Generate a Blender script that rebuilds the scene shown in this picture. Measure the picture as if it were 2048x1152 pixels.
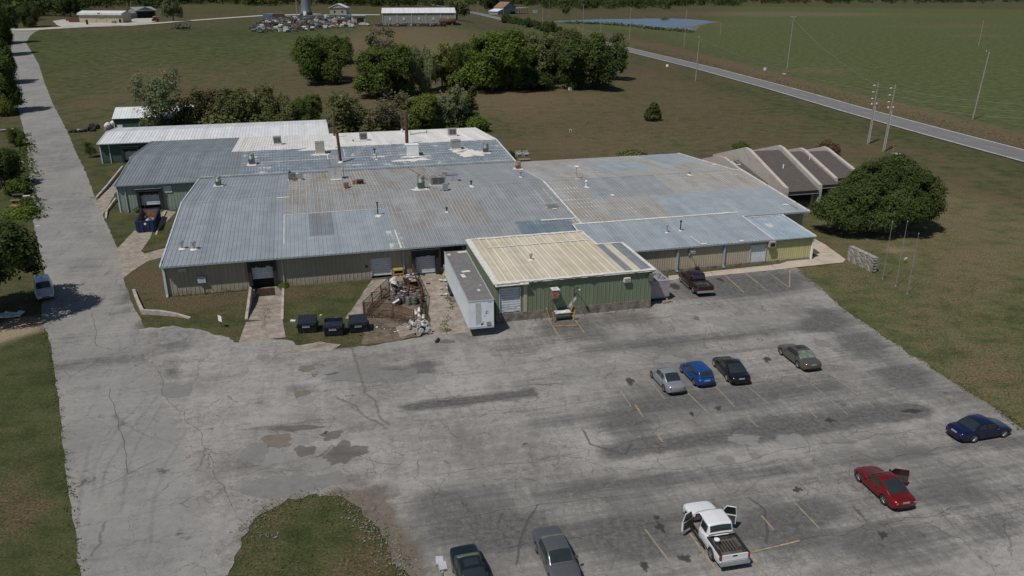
import bpy, bmesh, math, random
import numpy as np
from mathutils import Vector, Matrix, geometry, noise as mnoise

random.seed(7); rng = np.random.default_rng(7)
for o in list(bpy.data.objects): bpy.data.objects.remove(o)
scene = bpy.context.scene
COL = scene.collection
R = math.radians

# ------------------------------------------------------------------ camera
CAM_H, PITCH, FPX = 32.5, R(21.0), 1593.0
cam_data = bpy.data.cameras.new('camera'); cam = bpy.data.objects.new('camera', cam_data); COL.objects.link(cam)
cam.location = (0, 0, CAM_H); cam.rotation_euler = (R(90) - PITCH, 0, 0)
cam_data.sensor_width = 36.0; cam_data.lens = FPX / 2048 * 36.0
cam_data.clip_start = 0.5; cam_data.clip_end = 9000
scene.camera = cam

# ------------------------------------------------------------------ sky, sun, exposure
SUN_EL, SHADOW_AZ = R(58.5), R(50)
w = bpy.data.worlds.new('World'); scene.world = w; w.use_nodes = True
wn = w.node_tree.nodes; wl = w.node_tree.links
sky = wn.new('ShaderNodeTexSky'); sky.sky_type = 'NISHITA'; sky.sun_disc = False
sky.sun_elevation = SUN_EL; sky.sun_rotation = math.atan2(-math.cos(SHADOW_AZ), -math.sin(SHADOW_AZ))
sky.air_density = 1.0; sky.dust_density = 0.6; sky.ozone_density = 1.0
wl.new(sky.outputs[0], wn['Background'].inputs[0]); wn['Background'].inputs[1].default_value = 0.052
sun = bpy.data.lights.new('sun', 'SUN'); sun.energy = 3.6; sun.angle = R(0.55); sun.color = (1.0, 0.955, 0.89)
so = bpy.data.objects.new('sun', sun); COL.objects.link(so)
so.rotation_euler = Vector((math.cos(SHADOW_AZ) * math.cos(SUN_EL), math.sin(SHADOW_AZ) * math.cos(SUN_EL), -math.sin(SUN_EL))).to_track_quat('-Z', 'Y').to_euler()
so.location = (-60, -60, 120)
vs = scene.view_settings
vs.view_transform = 'Standard'; vs.look = 'None'; vs.exposure = 0.0; vs.gamma = 1.0; vs.use_curve_mapping = False

# ------------------------------------------------------------------ where things stand
def sstep(a, b, x):
    t = min(1.0, max(0.0, (x - a) / (b - a))); return t * t * (3 - 2 * t)
HWC = [(138.8, -60), (118.8, 60), (102.4, 158.2), (98, 184.5), (93.3, 217.3), (87.6, 266.4), (77.4, 334.9), (58.6, 434.2), (40.6, 537.6), (14.3, 666.4), (-19.5, 842.3), (-38.4, 938), (-110, 1250), (-220, 1700)]
def hwx(y):
    p = HWC
    if y <= p[0][1]: return p[0][0]
    for (x0, y0), (x1, y1) in zip(p, p[1:]):
        if y <= y1: return x0 + (x1 - x0) * (y - y0) / (y1 - y0)
    return p[-1][0]
def terrain(x, y):
    """gentle rise behind the factory, flat beside the highway"""
    return 12.0 * sstep(165, 470, y) * sstep(10, 95, hwx(y) - x)
def at(u, v, z=None):
    """point of the place seen at photo pixel (u, v), on the ground or at height z"""
    a = (u - 1024) / FPX; b = -(v - 576) / FPX
    d = (a, math.cos(PITCH) + b * math.sin(PITCH), -math.sin(PITCH) + b * math.cos(PITCH))
    def hit(h):
        t = (h - CAM_H) / d[2]; return Vector((d[0] * t, d[1] * t, h))
    if z is not None: return hit(z)
    h = 0.0
    for i in range(30):
        P = hit(h); h = 0.5 * h + 0.5 * terrain(P.x, P.y)
    return hit(h)
def depth(P): return P.y * math.cos(PITCH) - (P.z - CAM_H) * math.sin(PITCH)
TH = R(14.3); O = at(333, 593, 0)
EX = Vector((math.cos(TH), math.sin(TH), 0)); EY = Vector((-math.sin(TH), math.cos(TH), 0))
def W3(x, y, z=0.0): return O + EX * x + EY * y + Vector((0, 0, z))     # factory axes -> world
def L2(P): q = Vector(P) - O; return (q.dot(EX), q.dot(EY))

# ------------------------------------------------------------------ materials
def nd(nt, typ, ins=None, **props):
    n = nt.nodes.new(typ)
    for k, v in props.items(): setattr(n, k, v)
    for k, v in (ins or {}).items():
        s = n.inputs[k]
        if isinstance(v, bpy.types.NodeSocket): nt.links.new(v, s)
        else: s.default_value = v
    return n
def c4(c): return (c[0], c[1], c[2], 1.0)
def mixc(nt, f, a, b, blend='MIX'):
    n = nt.nodes.new('ShaderNodeMix'); n.data_type = 'RGBA'; n.blend_type = blend; n.clamp_factor = True
    for i, v in ((0, f), (6, a), (7, b)):
        if isinstance(v, bpy.types.NodeSocket): nt.links.new(v, n.inputs[i])
        else: n.inputs[i].default_value = v if i == 0 else c4(v)
    return n.outputs[2]
def mth(nt, op, a, b=None, c=None, clamp=False):
    n = nt.nodes.new('ShaderNodeMath'); n.operation = op; n.use_clamp = clamp
    for i, v in enumerate((a, b, c)):
        if v is None: continue
        if isinstance(v, bpy.types.NodeSocket): nt.links.new(v, n.inputs[i])
        else: n.inputs[i].default_value = v
    return n.outputs[0]
def mrange(nt, v, a, b, c=0.0, d=1.0, smooth=True):
    n = nt.nodes.new('ShaderNodeMapRange'); n.interpolation_type = 'SMOOTHSTEP' if smooth else 'LINEAR'
    nt.links.new(v, n.inputs[0])
    for i, x in enumerate((a, b, c, d)): n.inputs[i + 1].default_value = x
    return n.outputs[0]
def coords(nt, scale=(1, 1, 1), rot=(0, 0, 0), kind='Object'):
    tc = nt.nodes.new('ShaderNodeTexCoord')
    if any(rot): mp = nd(nt, 'ShaderNodeMapping', {'Scale': tuple(1 / s_ for s_ in scale), 'Rotation': tuple(-r_ for r_ in rot)}, vector_type='TEXTURE')      # stretch along turned axes
    else: mp = nd(nt, 'ShaderNodeMapping', {'Scale': scale})
    nt.links.new(tc.outputs[kind], mp.inputs[0])
    return mp.outputs[0]
def nz(nt, vec, scale, detail=3.0, rough=0.55, dist=0.0):
    return nd(nt, 'ShaderNodeTexNoise', {'Vector': vec, 'Scale': scale, 'Detail': detail, 'Roughness': rough, 'Distortion': dist}).outputs[0]
def bumpn(nt, h, strength, dist=0.05):
    return nd(nt, 'ShaderNodeBump', {'Height': h, 'Strength': strength, 'Distance': dist}).outputs[0]
def newmat(name):
    m = bpy.data.materials.new(name); m.use_nodes = True
    return m, m.node_tree, m.node_tree.nodes['Principled BSDF']
def P(name, col, rough=0.6, metal=0.0, var=0.18, scale=2.5, stain=None, samt=0.35, sscale=1.0, coat=0.0, bump=0.0, spec=0.5, rand=0.0):
    """plain painted / metal / stone surface with grain and optional stains"""
    m, nt, b = newmat(name)
    vec = coords(nt)
    n1 = nz(nt, vec, scale, 5, 0.6)
    lo = [c * (1 - var) for c in col]; hi = [min(1, c * (1 + var)) for c in col]
    c = mixc(nt, mrange(nt, n1, 0.3, 0.7), lo, hi)
    if stain:
        n2 = nz(nt, vec, sscale, 6, 0.65)
        c = mixc(nt, mrange(nt, n2, 0.62 - samt * 0.35, 0.72), c, stain)
    if rand:
        oi = nt.nodes.new('ShaderNodeObjectInfo')
        f = mth(nt, 'MULTIPLY_ADD', oi.outputs['Random'], 2 * rand, 1 - rand)
        c = mixc(nt, 1.0, c, nd(nt, 'ShaderNodeCombineColor', {0: f, 1: f, 2: f}).outputs[0], 'MULTIPLY')
    nt.links.new(c, b.inputs['Base Color'])
    b.inputs['Roughness'].default_value = rough; b.inputs['Metallic'].default_value = metal
    b.inputs['Specular IOR Level'].default_value = spec
    if coat: b.inputs['Coat Weight'].default_value = coat; b.inputs['Coat Roughness'].default_value = 0.06
    if bump: nt.links.new(bumpn(nt, n1, bump), b.inputs['Normal'])
    return m
M = {}
M['white'] = P('white_paint', (.72, .73, .74), .5, var=.06, stain=(.5, .47, .42), samt=.2)
M['offwhite'] = P('aged_white', (.6, .6, .57), .6, var=.1, stain=(.36, .32, .27), samt=.4, sscale=2)
M['sealant'] = P('white_roof_sealant', (.6, .585, .55), .7, var=.1, scale=4, stain=(.5, .47, .42), samt=.25)
M['black'] = P('black_rubber', (.018, .018, .02), .75, var=.3)
M['dark'] = P('dark_inside', (.012, .012, .013), .9, var=.2)
M['steel'] = P('galvanised_steel', (.36, .39, .41), .42, .55, var=.14, scale=4, stain=(.25, .25, .24), samt=.3)
M['greybox'] = P('grey_painted_metal', (.27, .28, .285), .5, .1, var=.12, stain=(.16, .13, .1), samt=.3, sscale=3)
M['palegrey'] = P('pale_grey_metal', (.43, .45, .47), .5, .1, var=.1, stain=(.3, .26, .22), samt=.3, sscale=2)
M['tanbox'] = P('tan_painted_metal', (.38, .35, .3), .55, 0, var=.1, stain=(.25, .2, .15), samt=.3, sscale=3)
M['teal'] = P('weathered_teal_metal', (.11, .18, .18), .5, .2, var=.2, stain=(.17, .08, .04), samt=.55, sscale=2.2)
M['rust'] = P('rusted_steel', (.1, .045, .027), .85, .1, var=.4, scale=5, stain=(.05, .03, .025), samt=.5, bump=.3)
M['rustlight'] = P('light_rust', (.2, .1, .06), .85, 0, var=.35, scale=5, stain=(.3, .27, .24), samt=.4, sscale=4)
M['conc'] = P('concrete', (.36, .33, .29), .9, var=.16, scale=1.2, stain=(.2, .175, .15), samt=.5, sscale=.8, bump=.2)
M['concdark'] = P('stained_concrete', (.2, .175, .15), .9, var=.3, scale=1.6, stain=(.09, .075, .065), samt=.6, sscale=1.2, bump=.2)
M['wood'] = P('weathered_wood', (.28, .22, .16), .85, var=.3, scale=6)
M['orange'] = P('orange_wood', (.3, .17, .085), .8, var=.3, scale=4)
M['yellow'] = P('yellow_paint', (.38, .26, .075), .6, var=.18, stain=(.25, .16, .07), samt=.4, sscale=4)
M['blue'] = P('blue_enamel', (.009, .028, .095), .45, var=.2, stain=(.03, .035, .06), samt=.3, sscale=2)
M['navyplastic'] = P('dark_navy_steel', (.012, .016, .03), .5, var=.3, stain=(.03, .025, .025), samt=.3, sscale=3)
M['lid'] = P('dark_lid_plastic', (.014, .018, .034), .55, var=.3)
M['tyre'] = P('tyre_rubber', (.02, .02, .021), .85, var=.25)
M['alloy'] = P('alloy_rim', (.55, .56, .57), .3, .75, var=.08)
M['glass'] = P('dark_glass', (.022, .029, .031), .06, 0, var=.1, spec=.7)
M['glassgreen'] = P('pale_green_glass', (.13, .17, .13), .12, 0, var=.3, scale=3, spec=.6)  # pale green tone for panes with a greenish interior behind
M['chrome'] = P('chrome', (.6, .61, .62), .22, .9, var=.05)
M['red_lamp'] = P('red_lamp_lens', (.2, .012, .012), .2, 0, var=.1, coat=.5)
M['amber'] = P('orange_lamp_lens', (.5, .2, .03), .25, 0, var=.1)
M['clear'] = P('clear_lamp_lens', (.3, .31, .32), .12, 0, var=.05)
M['plate'] = P('licence_plate', (.3, .32, .36), .4, 0, var=.15, scale=18)
M['seat'] = P('tan_upholstery', (.2, .17, .13), .9, var=.2)
M['interior'] = P('grey_upholstery', (.05, .05, .052), .9, var=.2)
M['stucco'] = P('pale_stucco', (.42, .38, .345), .9, var=.08, scale=3, stain=(.34, .29, .26), samt=.35, sscale=.7, bump=.1)
M['door'] = P('pale_blue_grey_door', (.5, .54, .58), .5, 0, var=.06, stain=(.36, .37, .38), samt=.3, sscale=1.5)
M['downspout'] = P('downspout_grey', (.34, .4, .45), .5, .2, var=.1)
M['pole'] = P('weathered_pole', (.26, .23, .2), .85, var=.25, scale=3)
M['insul'] = P('pale_insulator', (.6, .61, .62), .35, 0, var=.1)
M['bark'] = P('bark', (.09, .075, .06), .95, var=.35, scale=5, bump=.4)
M['paintyellow'] = P('worn_yellow_paint', (.33, .255, .14), .85, var=.25, scale=3, stain=(.19, .17, .15), samt=.85, sscale=2.2)
M['paintfaint'] = P('faded_yellow_paint', (.28, .235, .16), .85, var=.2, scale=3, stain=(.19, .175, .16), samt=.95, sscale=1.8)
M['paintwhite'] = P('road_edge_paint', (.5, .5, .49), .8, var=.12, stain=(.3, .3, .3), samt=.5, sscale=.4)
M['hazard'] = P('orange_marker_paint', (.5, .1, .03), .6, var=.15)

# ------------------------------------------------------------------ mesh helpers
class MB:
    def __init__(s): s.v = []; s.f = []
    def add(s, vs, fs):
        o = len(s.v); s.v += [tuple(v) for v in vs]; s.f += [tuple(i + o for i in f) for f in fs]; return s
    def box(s, x0, x1, y0, y1, z0, z1):
        return s.add([(x, y, z) for z in (z0, z1) for y in (y0, y1) for x in (x0, x1)],
                     [(0, 2, 3, 1), (4, 5, 7, 6), (0, 1, 5, 4), (2, 6, 7, 3), (0, 4, 6, 2), (1, 3, 7, 5)])
    def obox(s, c, size, rot=(0, 0, 0)):
        m = Matrix.Translation(c) @ (Matrix.Rotation(rot[2], 4, 'Z') @ Matrix.Rotation(rot[1], 4, 'Y') @ Matrix.Rotation(rot[0], 4, 'X'))
        a, b, d = size[0] / 2, size[1] / 2, size[2] / 2
        vs = [m @ Vector((x, y, z)) for z in (-d, d) for y in (-b, b) for x in (-a, a)]
        return s.add(vs, [(0, 2, 3, 1), (4, 5, 7, 6), (0, 1, 5, 4), (2, 6, 7, 3), (0, 4, 6, 2), (1, 3, 7, 5)])
    def bar(s, p, q, r, n=8, r2=None, cap=True):
        p = Vector(p); q = Vector(q); d = q - p
        if d.length < 1e-6: return s
        u = d.orthogonal().normalized(); v = d.normalized().cross(u); r2 = r if r2 is None else r2
        vs = []
        for c, rr in ((p, r), (q, r2)):
            vs += [c + u * (math.cos(2 * math.pi * i / n) * rr) + v * (math.sin(2 * math.pi * i / n) * rr) for i in range(n)]
        fs = [(i, (i + 1) % n, n + (i + 1) % n, n + i) for i in range(n)]
        if cap: fs += [tuple(range(n - 1, -1, -1)), tuple(range(n, 2 * n))]
        return s.add(vs, fs)
    def tube(s, pts, r, n=6):
        for a, b in zip(pts, pts[1:]): s.bar(a, b, r, n)
        return s
    def lathe(s, prof, n=16, c=(0, 0, 0), axis='z'):
        vs = []
        for r, h in prof:
            for i in range(n):
                a = 2 * math.pi * i / n; x, y = r * math.cos(a), r * math.sin(a)
                p = (x, y, h) if axis == 'z' else ((h, x, y) if axis == 'x' else (x, h, y))
                vs.append((p[0] + c[0], p[1] + c[1], p[2] + c[2]))
        fs = []
        for k in range(len(prof) - 1):
            for i in range(n):
                j = (i + 1) % n; fs.append((k * n + i, k * n + j, (k + 1) * n + j, (k + 1) * n + i))
        fs += [tuple(range(n - 1, -1, -1)), tuple(range((len(prof) - 1) * n, len(prof) * n))]
        return s.add(vs, fs)
    def prism(s, poly, z0, z1):
        n = len(poly)
        return s.add([(x, y, z0) for x, y in poly] + [(x, y, z1) for x, y in poly],
                     [tuple(range(n - 1, -1, -1)), tuple(range(n, 2 * n))] + [(i, (i + 1) % n, n + (i + 1) % n, n + i) for i in range(n)])
    def extr_y(s, poly, y0, y1):           # profile in (x, z), run along y
        n = len(poly)
        return s.add([(x, y0, z) for x, z in poly] + [(x, y1, z) for x, z in poly],
                     [tuple(range(n)), tuple(range(2 * n - 1, n - 1, -1))] + [(i, n + i, n + (i + 1) % n, (i + 1) % n) for i in range(n)])
    def extr_x(s, poly, x0, x1):           # profile in (y, z), run along x
        n = len(poly)
        return s.add([(x0, y, z) for y, z in poly] + [(x1, y, z) for y, z in poly],
                     [tuple(range(n)), tuple(range(2 * n - 1, n - 1, -1))] + [(i, n + i, n + (i + 1) % n, (i + 1) % n) for i in range(n)])
    def ribs(s, o, u, v, nrm, ul, vl, pitch, rw, rh, first=None):
        """one ribbed sheet: origin o, ribs run along v, repeat along u, proud along nrm"""
        o, u, v, nrm = Vector(o), Vector(u).normalized(), Vector(v).normalized(), Vector(nrm).normalized()
        st = [(0.0, 0.0)]; x = pitch / 2 if first is None else first
        while x < ul - rw:
            st += [(x - rw / 2, 0), (x - rw / 4, rh), (x + rw / 4, rh), (x + rw / 2, 0)]; x += pitch
        st.append((ul, 0.0))
        n = len(st); vs = []
        for k in (0, vl):
            vs += [o + u * a + nrm * h + v * k for a, h in st]
        return s.add(vs, [(i, i + 1, n + i + 1, n + i) for i in range(n - 1)])
    def grid(s, rows):
        """rows of equal-length vertex lists"""
        m = len(rows[0]); vs = [p for r in rows for p in r]
        return s.add(vs, [(i * m + j, i * m + j + 1, (i + 1) * m + j + 1, (i + 1) * m + j) for i in range(len(rows) - 1) for j in range(m - 1)])
    def build(s, name, mat, parent=None, smooth=False, off=None):
        me = bpy.data.meshes.new(name)
        v = s.v if off is None else [(a - off[0], b - off[1], c - off[2]) for a, b, c in s.v]
        me.from_pydata(v, [], s.f); me.update()
        if smooth:
            bm = bmesh.new(); bm.from_mesh(me); bmesh.ops.recalc_face_normals(bm, faces=bm.faces); bm.to_mesh(me); bm.free()
            me.polygons.foreach_set('use_smooth', [True] * len(me.polygons))
        me.materials.append(M[mat] if isinstance(mat, str) else mat)
        o = bpy.data.objects.new(name, me); COL.objects.link(o)
        if parent: o.parent = parent
        return o
def tag(o, label=None, cat=None, group=None, kind=None):
    if label: o['label'] = label
    if cat: o['category'] = cat
    if group: o['group'] = group
    if kind: o['kind'] = kind
    return o
def thing(name, label, cat, loc=(0, 0, 0), rz=0.0, group=None):
    o = bpy.data.objects.new(name, None); o.empty_display_size = 0.3; COL.objects.link(o)
    o.location = loc; o.rotation_euler = (0, 0, rz)
    return tag(o, label, cat, group)
def solo(mb, name, mat, label, cat, loc=(0, 0, 0), rz=0.0, group=None, smooth=False):
    o = mb.build(name, mat, None, smooth); o.location = loc; o.rotation_euler = (0, 0, rz)
    return tag(o, label, cat, group)
def copytree(o, label=None, group=None, loc=None, rz=None, parent=None):
    c = o.copy(); COL.objects.link(c)
    if parent: c.parent = parent
    if label: c['label'] = label
    if group: c['group'] = group
    if loc is not None: c.location = loc
    if rz is not None: c.rotation_euler = (0, 0, rz)
    for ch in list(o.children): copytree(ch, parent=c)
    return c
# ================================================================== THE SETTING
def pip(poly, X, Y):
    inside = np.zeros(X.shape, bool); n = len(poly)
    for i in range(n):
        x0, y0 = poly[i][0], poly[i][1]; x1, y1 = poly[(i + 1) % n][0], poly[(i + 1) % n][1]
        c = ((y0 > Y) != (y1 > Y)); den = (y1 - y0) if y1 != y0 else 1e-9
        inside ^= c & (X < (x1 - x0) * (Y - y0) / den + x0)
    return inside
def dseg(X, Y, a, b):
    dx, dy = b[0] - a[0], b[1] - a[1]; L = dx * dx + dy * dy + 1e-9
    t = np.clip(((X - a[0]) * dx + (Y - a[1]) * dy) / L, 0, 1)
    return np.hypot(X - a[0] - t * dx, Y - a[1] - t * dy)
def paint(X, Y, marks):
    """albedo zones: ('e',u,v,ru,rv,ch,val) soft ellipse, ('l',u0,v0,u1,v1,width_m,ch,val) soft band, ('p',[(u,v)..],soft_m,ch,val) area"""
    A = np.zeros((len(X), 4), np.float32)
    for m in marks:
        if m[0] == 'e':
            _, u, v, ru, rv, ch, val = m
            c = at(u, v); rx = max(.3, abs(at(u + ru, v).x - c.x)); far = at(u, v - rv); near = at(u, v + rv)
            d0 = np.where(Y > c.y, (Y - c.y) / max(.3, abs(far.y - c.y)), (Y - c.y) / max(.3, abs(near.y - c.y)))
            cx = c.x + np.clip(d0, -1, 1) * (far.x - near.x) / 2
            d = np.hypot((X - cx) / rx, d0); wgt = np.clip(1.3 - d, 0, 1); wgt = wgt * wgt * (3 - 2 * wgt)
        elif m[0] == 'l':
            _, u0, v0, u1, v1, wd, ch, val = m
            d = dseg(X, Y, at(u0, v0), at(u1, v1)) / wd; wgt = np.clip(1.3 - d, 0, 1)
        else:
            _, pl, soft, ch, val = m
            pts = [at(*p) for p in pl]
            ins = pip(pts, X, Y); dd = np.full(len(X), 1e9)
            for i in range(len(pts)): dd = np.minimum(dd, dseg(X, Y, pts[i], pts[(i + 1) % len(pts)]))
            wgt = np.where(ins, 1.0, np.clip(1 - dd / soft, 0, 1))
        A[:, ch] = A[:, ch] + wgt * val
    return np.clip(A, -1, 1) * 0.5 + 0.5
def set_attr(me, A):
    at_ = me.color_attributes.new('zone', 'FLOAT_COLOR', 'POINT'); at_.data.foreach_set('color', A.astype(np.float32).ravel())
def mesh_from(name, V, F, mat, marks=None, kind='structure', parent=None):
    me = bpy.data.meshes.new(name); me.from_pydata([tuple(v) for v in V], [], F); me.update()
    if marks is not None:
        V = np.array(V); set_attr(me, paint(V[:, 0], V[:, 1], marks))
    me.materials.append(M[mat] if isinstance(mat, str) else mat)
    o = bpy.data.objects.new(name, me); COL.objects.link(o)
    if parent: o.parent = parent
    elif kind: o['kind'] = kind
    return o
def cdt(outline, inner, holes=()):
    pts = [Vector((p[0], p[1])) for p in outline]; n = len(pts)
    edges = []; faces = [list(range(n))]
    for h in holes:
        k = len(pts); pts += [Vector((p[0], p[1])) for p in h]; edges += [(k + i, k + (i + 1) % len(h)) for i in range(len(h))]
    pts += [Vector((p[0], p[1])) for p in inner]
    vo, eo, fo, *_ = geometry.delaunay_2d_cdt(pts, edges, faces, 1, 1e-4)
    V = np.array([(p.x, p.y) for p in vo])
    if holes:
        C = np.array([V[list(f)].mean(0) for f in fo]); keep = np.ones(len(fo), bool)
        for h in holes: keep &= ~pip(h, C[:, 0], C[:, 1])
        fo = [f for f, k in zip(fo, keep) if k]
    return V, [tuple(f) for f in fo]
def ragged(pts, step=0.6, amp=0.12, seed=0, closed=True):
    """outline with the crumbled edge of old paving"""
    out = []; n = len(pts)
    for i in range(n if closed else n - 1):
        a = Vector(pts[i][:2]); b = Vector(pts[(i + 1) % n][:2]); d = b - a; L = d.length; k = max(1, min(400, int(L / step)))
        nr = Vector((-d.y, d.x)).normalized() if L > 1e-6 else Vector((0, 0))
        for j in range(k):
            p = a + d * (j / k)
            q = mnoise.noise(Vector((p.x * .45, p.y * .45, seed))) * 1.2 + mnoise.noise(Vector((p.x * 1.7, p.y * 1.7, seed + 5))) * .8
            q *= min(1.0, j / 2.0 + .3)
            out.append(p + nr * (q * amp))
    return out
def paving(name, pts, z, mat, step=0.6, amp=0.12, inner=None, marks=None, kind='structure', seed=0, parent=None, follow=False):
    outl = ragged(pts, step, amp, seed)
    inn = []
    if inner:
        X = [p.x for p in outl]; Y = [p.y for p in outl]
        gx, gy = np.meshgrid(np.arange(min(X), max(X), inner), np.arange(min(Y), max(Y), inner))
        gx = gx.ravel() + rng.uniform(-.2, .2, gx.size) * inner; gy = gy.ravel() + rng.uniform(-.2, .2, gy.size) * inner
        k = pip(outl, gx, gy); inn = list(zip(gx[k], gy[k]))
    V, F = cdt(outl, inn)
    zz = [terrain(x, y) + z if follow else z for x, y in V]
    return mesh_from(name, np.c_[V, zz], F, mat, marks, kind, parent)
def pxl(*p): return [at(u, v) for u, v in p]
def strip(mb, pts, wd, z, n=None, amp=0.0, seed=0, seg=0.5, taper=False):
    """flat ribbon along pts"""
    P_ = []
    for a, b in zip(pts, pts[1:]):
        a = Vector(a[:2]); b = Vector(b[:2]); k = max(1, int((b - a).length / seg))
        P_ += [a + (b - a) * (i / k) for i in range(k)]
    P_.append(Vector(pts[-1][:2])); rows = []
    for i, p in enumerate(P_):
        d = (P_[min(i + 1, len(P_) - 1)] - P_[max(i - 1, 0)]).normalized(); nr = Vector((-d.y, d.x))
        q = p + nr * (mnoise.noise(Vector((p.x * .8, p.y * .8, seed))) * amp)
        ww = wd / 2 * (1 + (mnoise.noise(Vector((p.x * 2, p.y * 2, seed + 9))) * .6 if amp else 0))
        if taper: ww *= max(.12, math.sin(math.pi * (i + .5) / len(P_)) ** .5)
        h = terrain(q.x, q.y) + z
        rows.append([(q.x - nr.x * ww, q.y - nr.y * ww, h), (q.x + nr.x * ww, q.y + nr.y * ww, h)])
    return mb.grid(rows)

# ---- ground material: cured brown and mown green grass
def mat_grass():
    m, nt, b = newmat('grass_ground')
    a = nd(nt, 'ShaderNodeAttribute', attribute_name='zone'); sep = nd(nt, 'ShaderNodeSeparateColor', {0: a.outputs['Color']})
    v = coords(nt); vr = coords(nt, (.1, 1, 1), (0, 0, -R(9)))
    big = nz(nt, v, .045, 6, .62); mid = nz(nt, v, .35, 6, .65); fine = nz(nt, v, 5.5, 4, .7); strk = nz(nt, vr, .75, 4, .6)
    dry = mth(nt, 'ADD', mth(nt, 'MULTIPLY_ADD', sep.outputs[0], 2.0, -1.0), 0.42)
    dry = mth(nt, 'ADD', dry, mth(nt, 'MULTIPLY_ADD', big, 1.5, -.75)); dry = mth(nt, 'ADD', dry, mth(nt, 'MULTIPLY_ADD', mid, 1.7, -.85))
    cl = nz(nt, v, 1.3, 8, .78); st2 = nz(nt, coords(nt, (.28, 1, 1), (0, 0, R(24))), 2.6, 5, .7)
    for q, k in ((strk, 1.1), (cl, 2.2), (st2, 1.3)): dry = mth(nt, 'ADD', dry, mth(nt, 'MULTIPLY_ADD', q, k, -k / 2))
    dry = mth(nt, 'ADD', dry, mth(nt, 'MULTIPLY_ADD', fine, .9, -.45))
    g1 = mixc(nt, mrange(nt, mid, .3, .7), (.035, .044, .016), (.068, .078, .031))
    br = mixc(nt, mrange(nt, fine, .3, .72), (.062, .047, .028), (.124, .094, .058))
    c = mixc(nt, mrange(nt, dry, -.15, 1.2), g1, br)
    c = mixc(nt, mrange(nt, mth(nt, 'MULTIPLY_ADD', sep.outputs[2], 2.0, -1.0), 0.12, .75), c, mixc(nt, fine, (.17, .13, .09), (.33, .27, .2)))
    dk = mth(nt, 'ADD', mth(nt, 'MULTIPLY_ADD', sep.outputs[1], 2.0, -1.0), mth(nt, 'MULTIPLY_ADD', mid, .8, -.4))
    c = mixc(nt, mrange(nt, dk, .1, .9, 0, .75), c, (.035, .05, .018))
    fv = mth(nt, 'MULTIPLY_ADD', fine, 1.9, .05)
    c = mixc(nt, 1.0, c, nd(nt, 'ShaderNodeCombineColor', {0: fv, 1: fv, 2: fv}).outputs[0], 'MULTIPLY')
    lf = mth(nt, 'MULTIPLY_ADD', a.outputs['Alpha'], 1.0, .5); c = mixc(nt, 1.0, c, nd(nt, 'ShaderNodeCombineColor', {0: lf, 1: lf, 2: lf}).outputs[0], 'MULTIPLY')
    nt.links.new(c, b.inputs['Base Color']); b.inputs['Roughness'].default_value = 1.0; b.inputs['Specular IOR Level'].default_value = .1
    h = mth(nt, 'ADD', fine, mth(nt, 'MULTIPLY', mid, 2.0))
    nt.links.new(bumpn(nt, h, .4, .2), b.inputs['Normal'])
    return m
M['grass'] = mat_grass()

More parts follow.
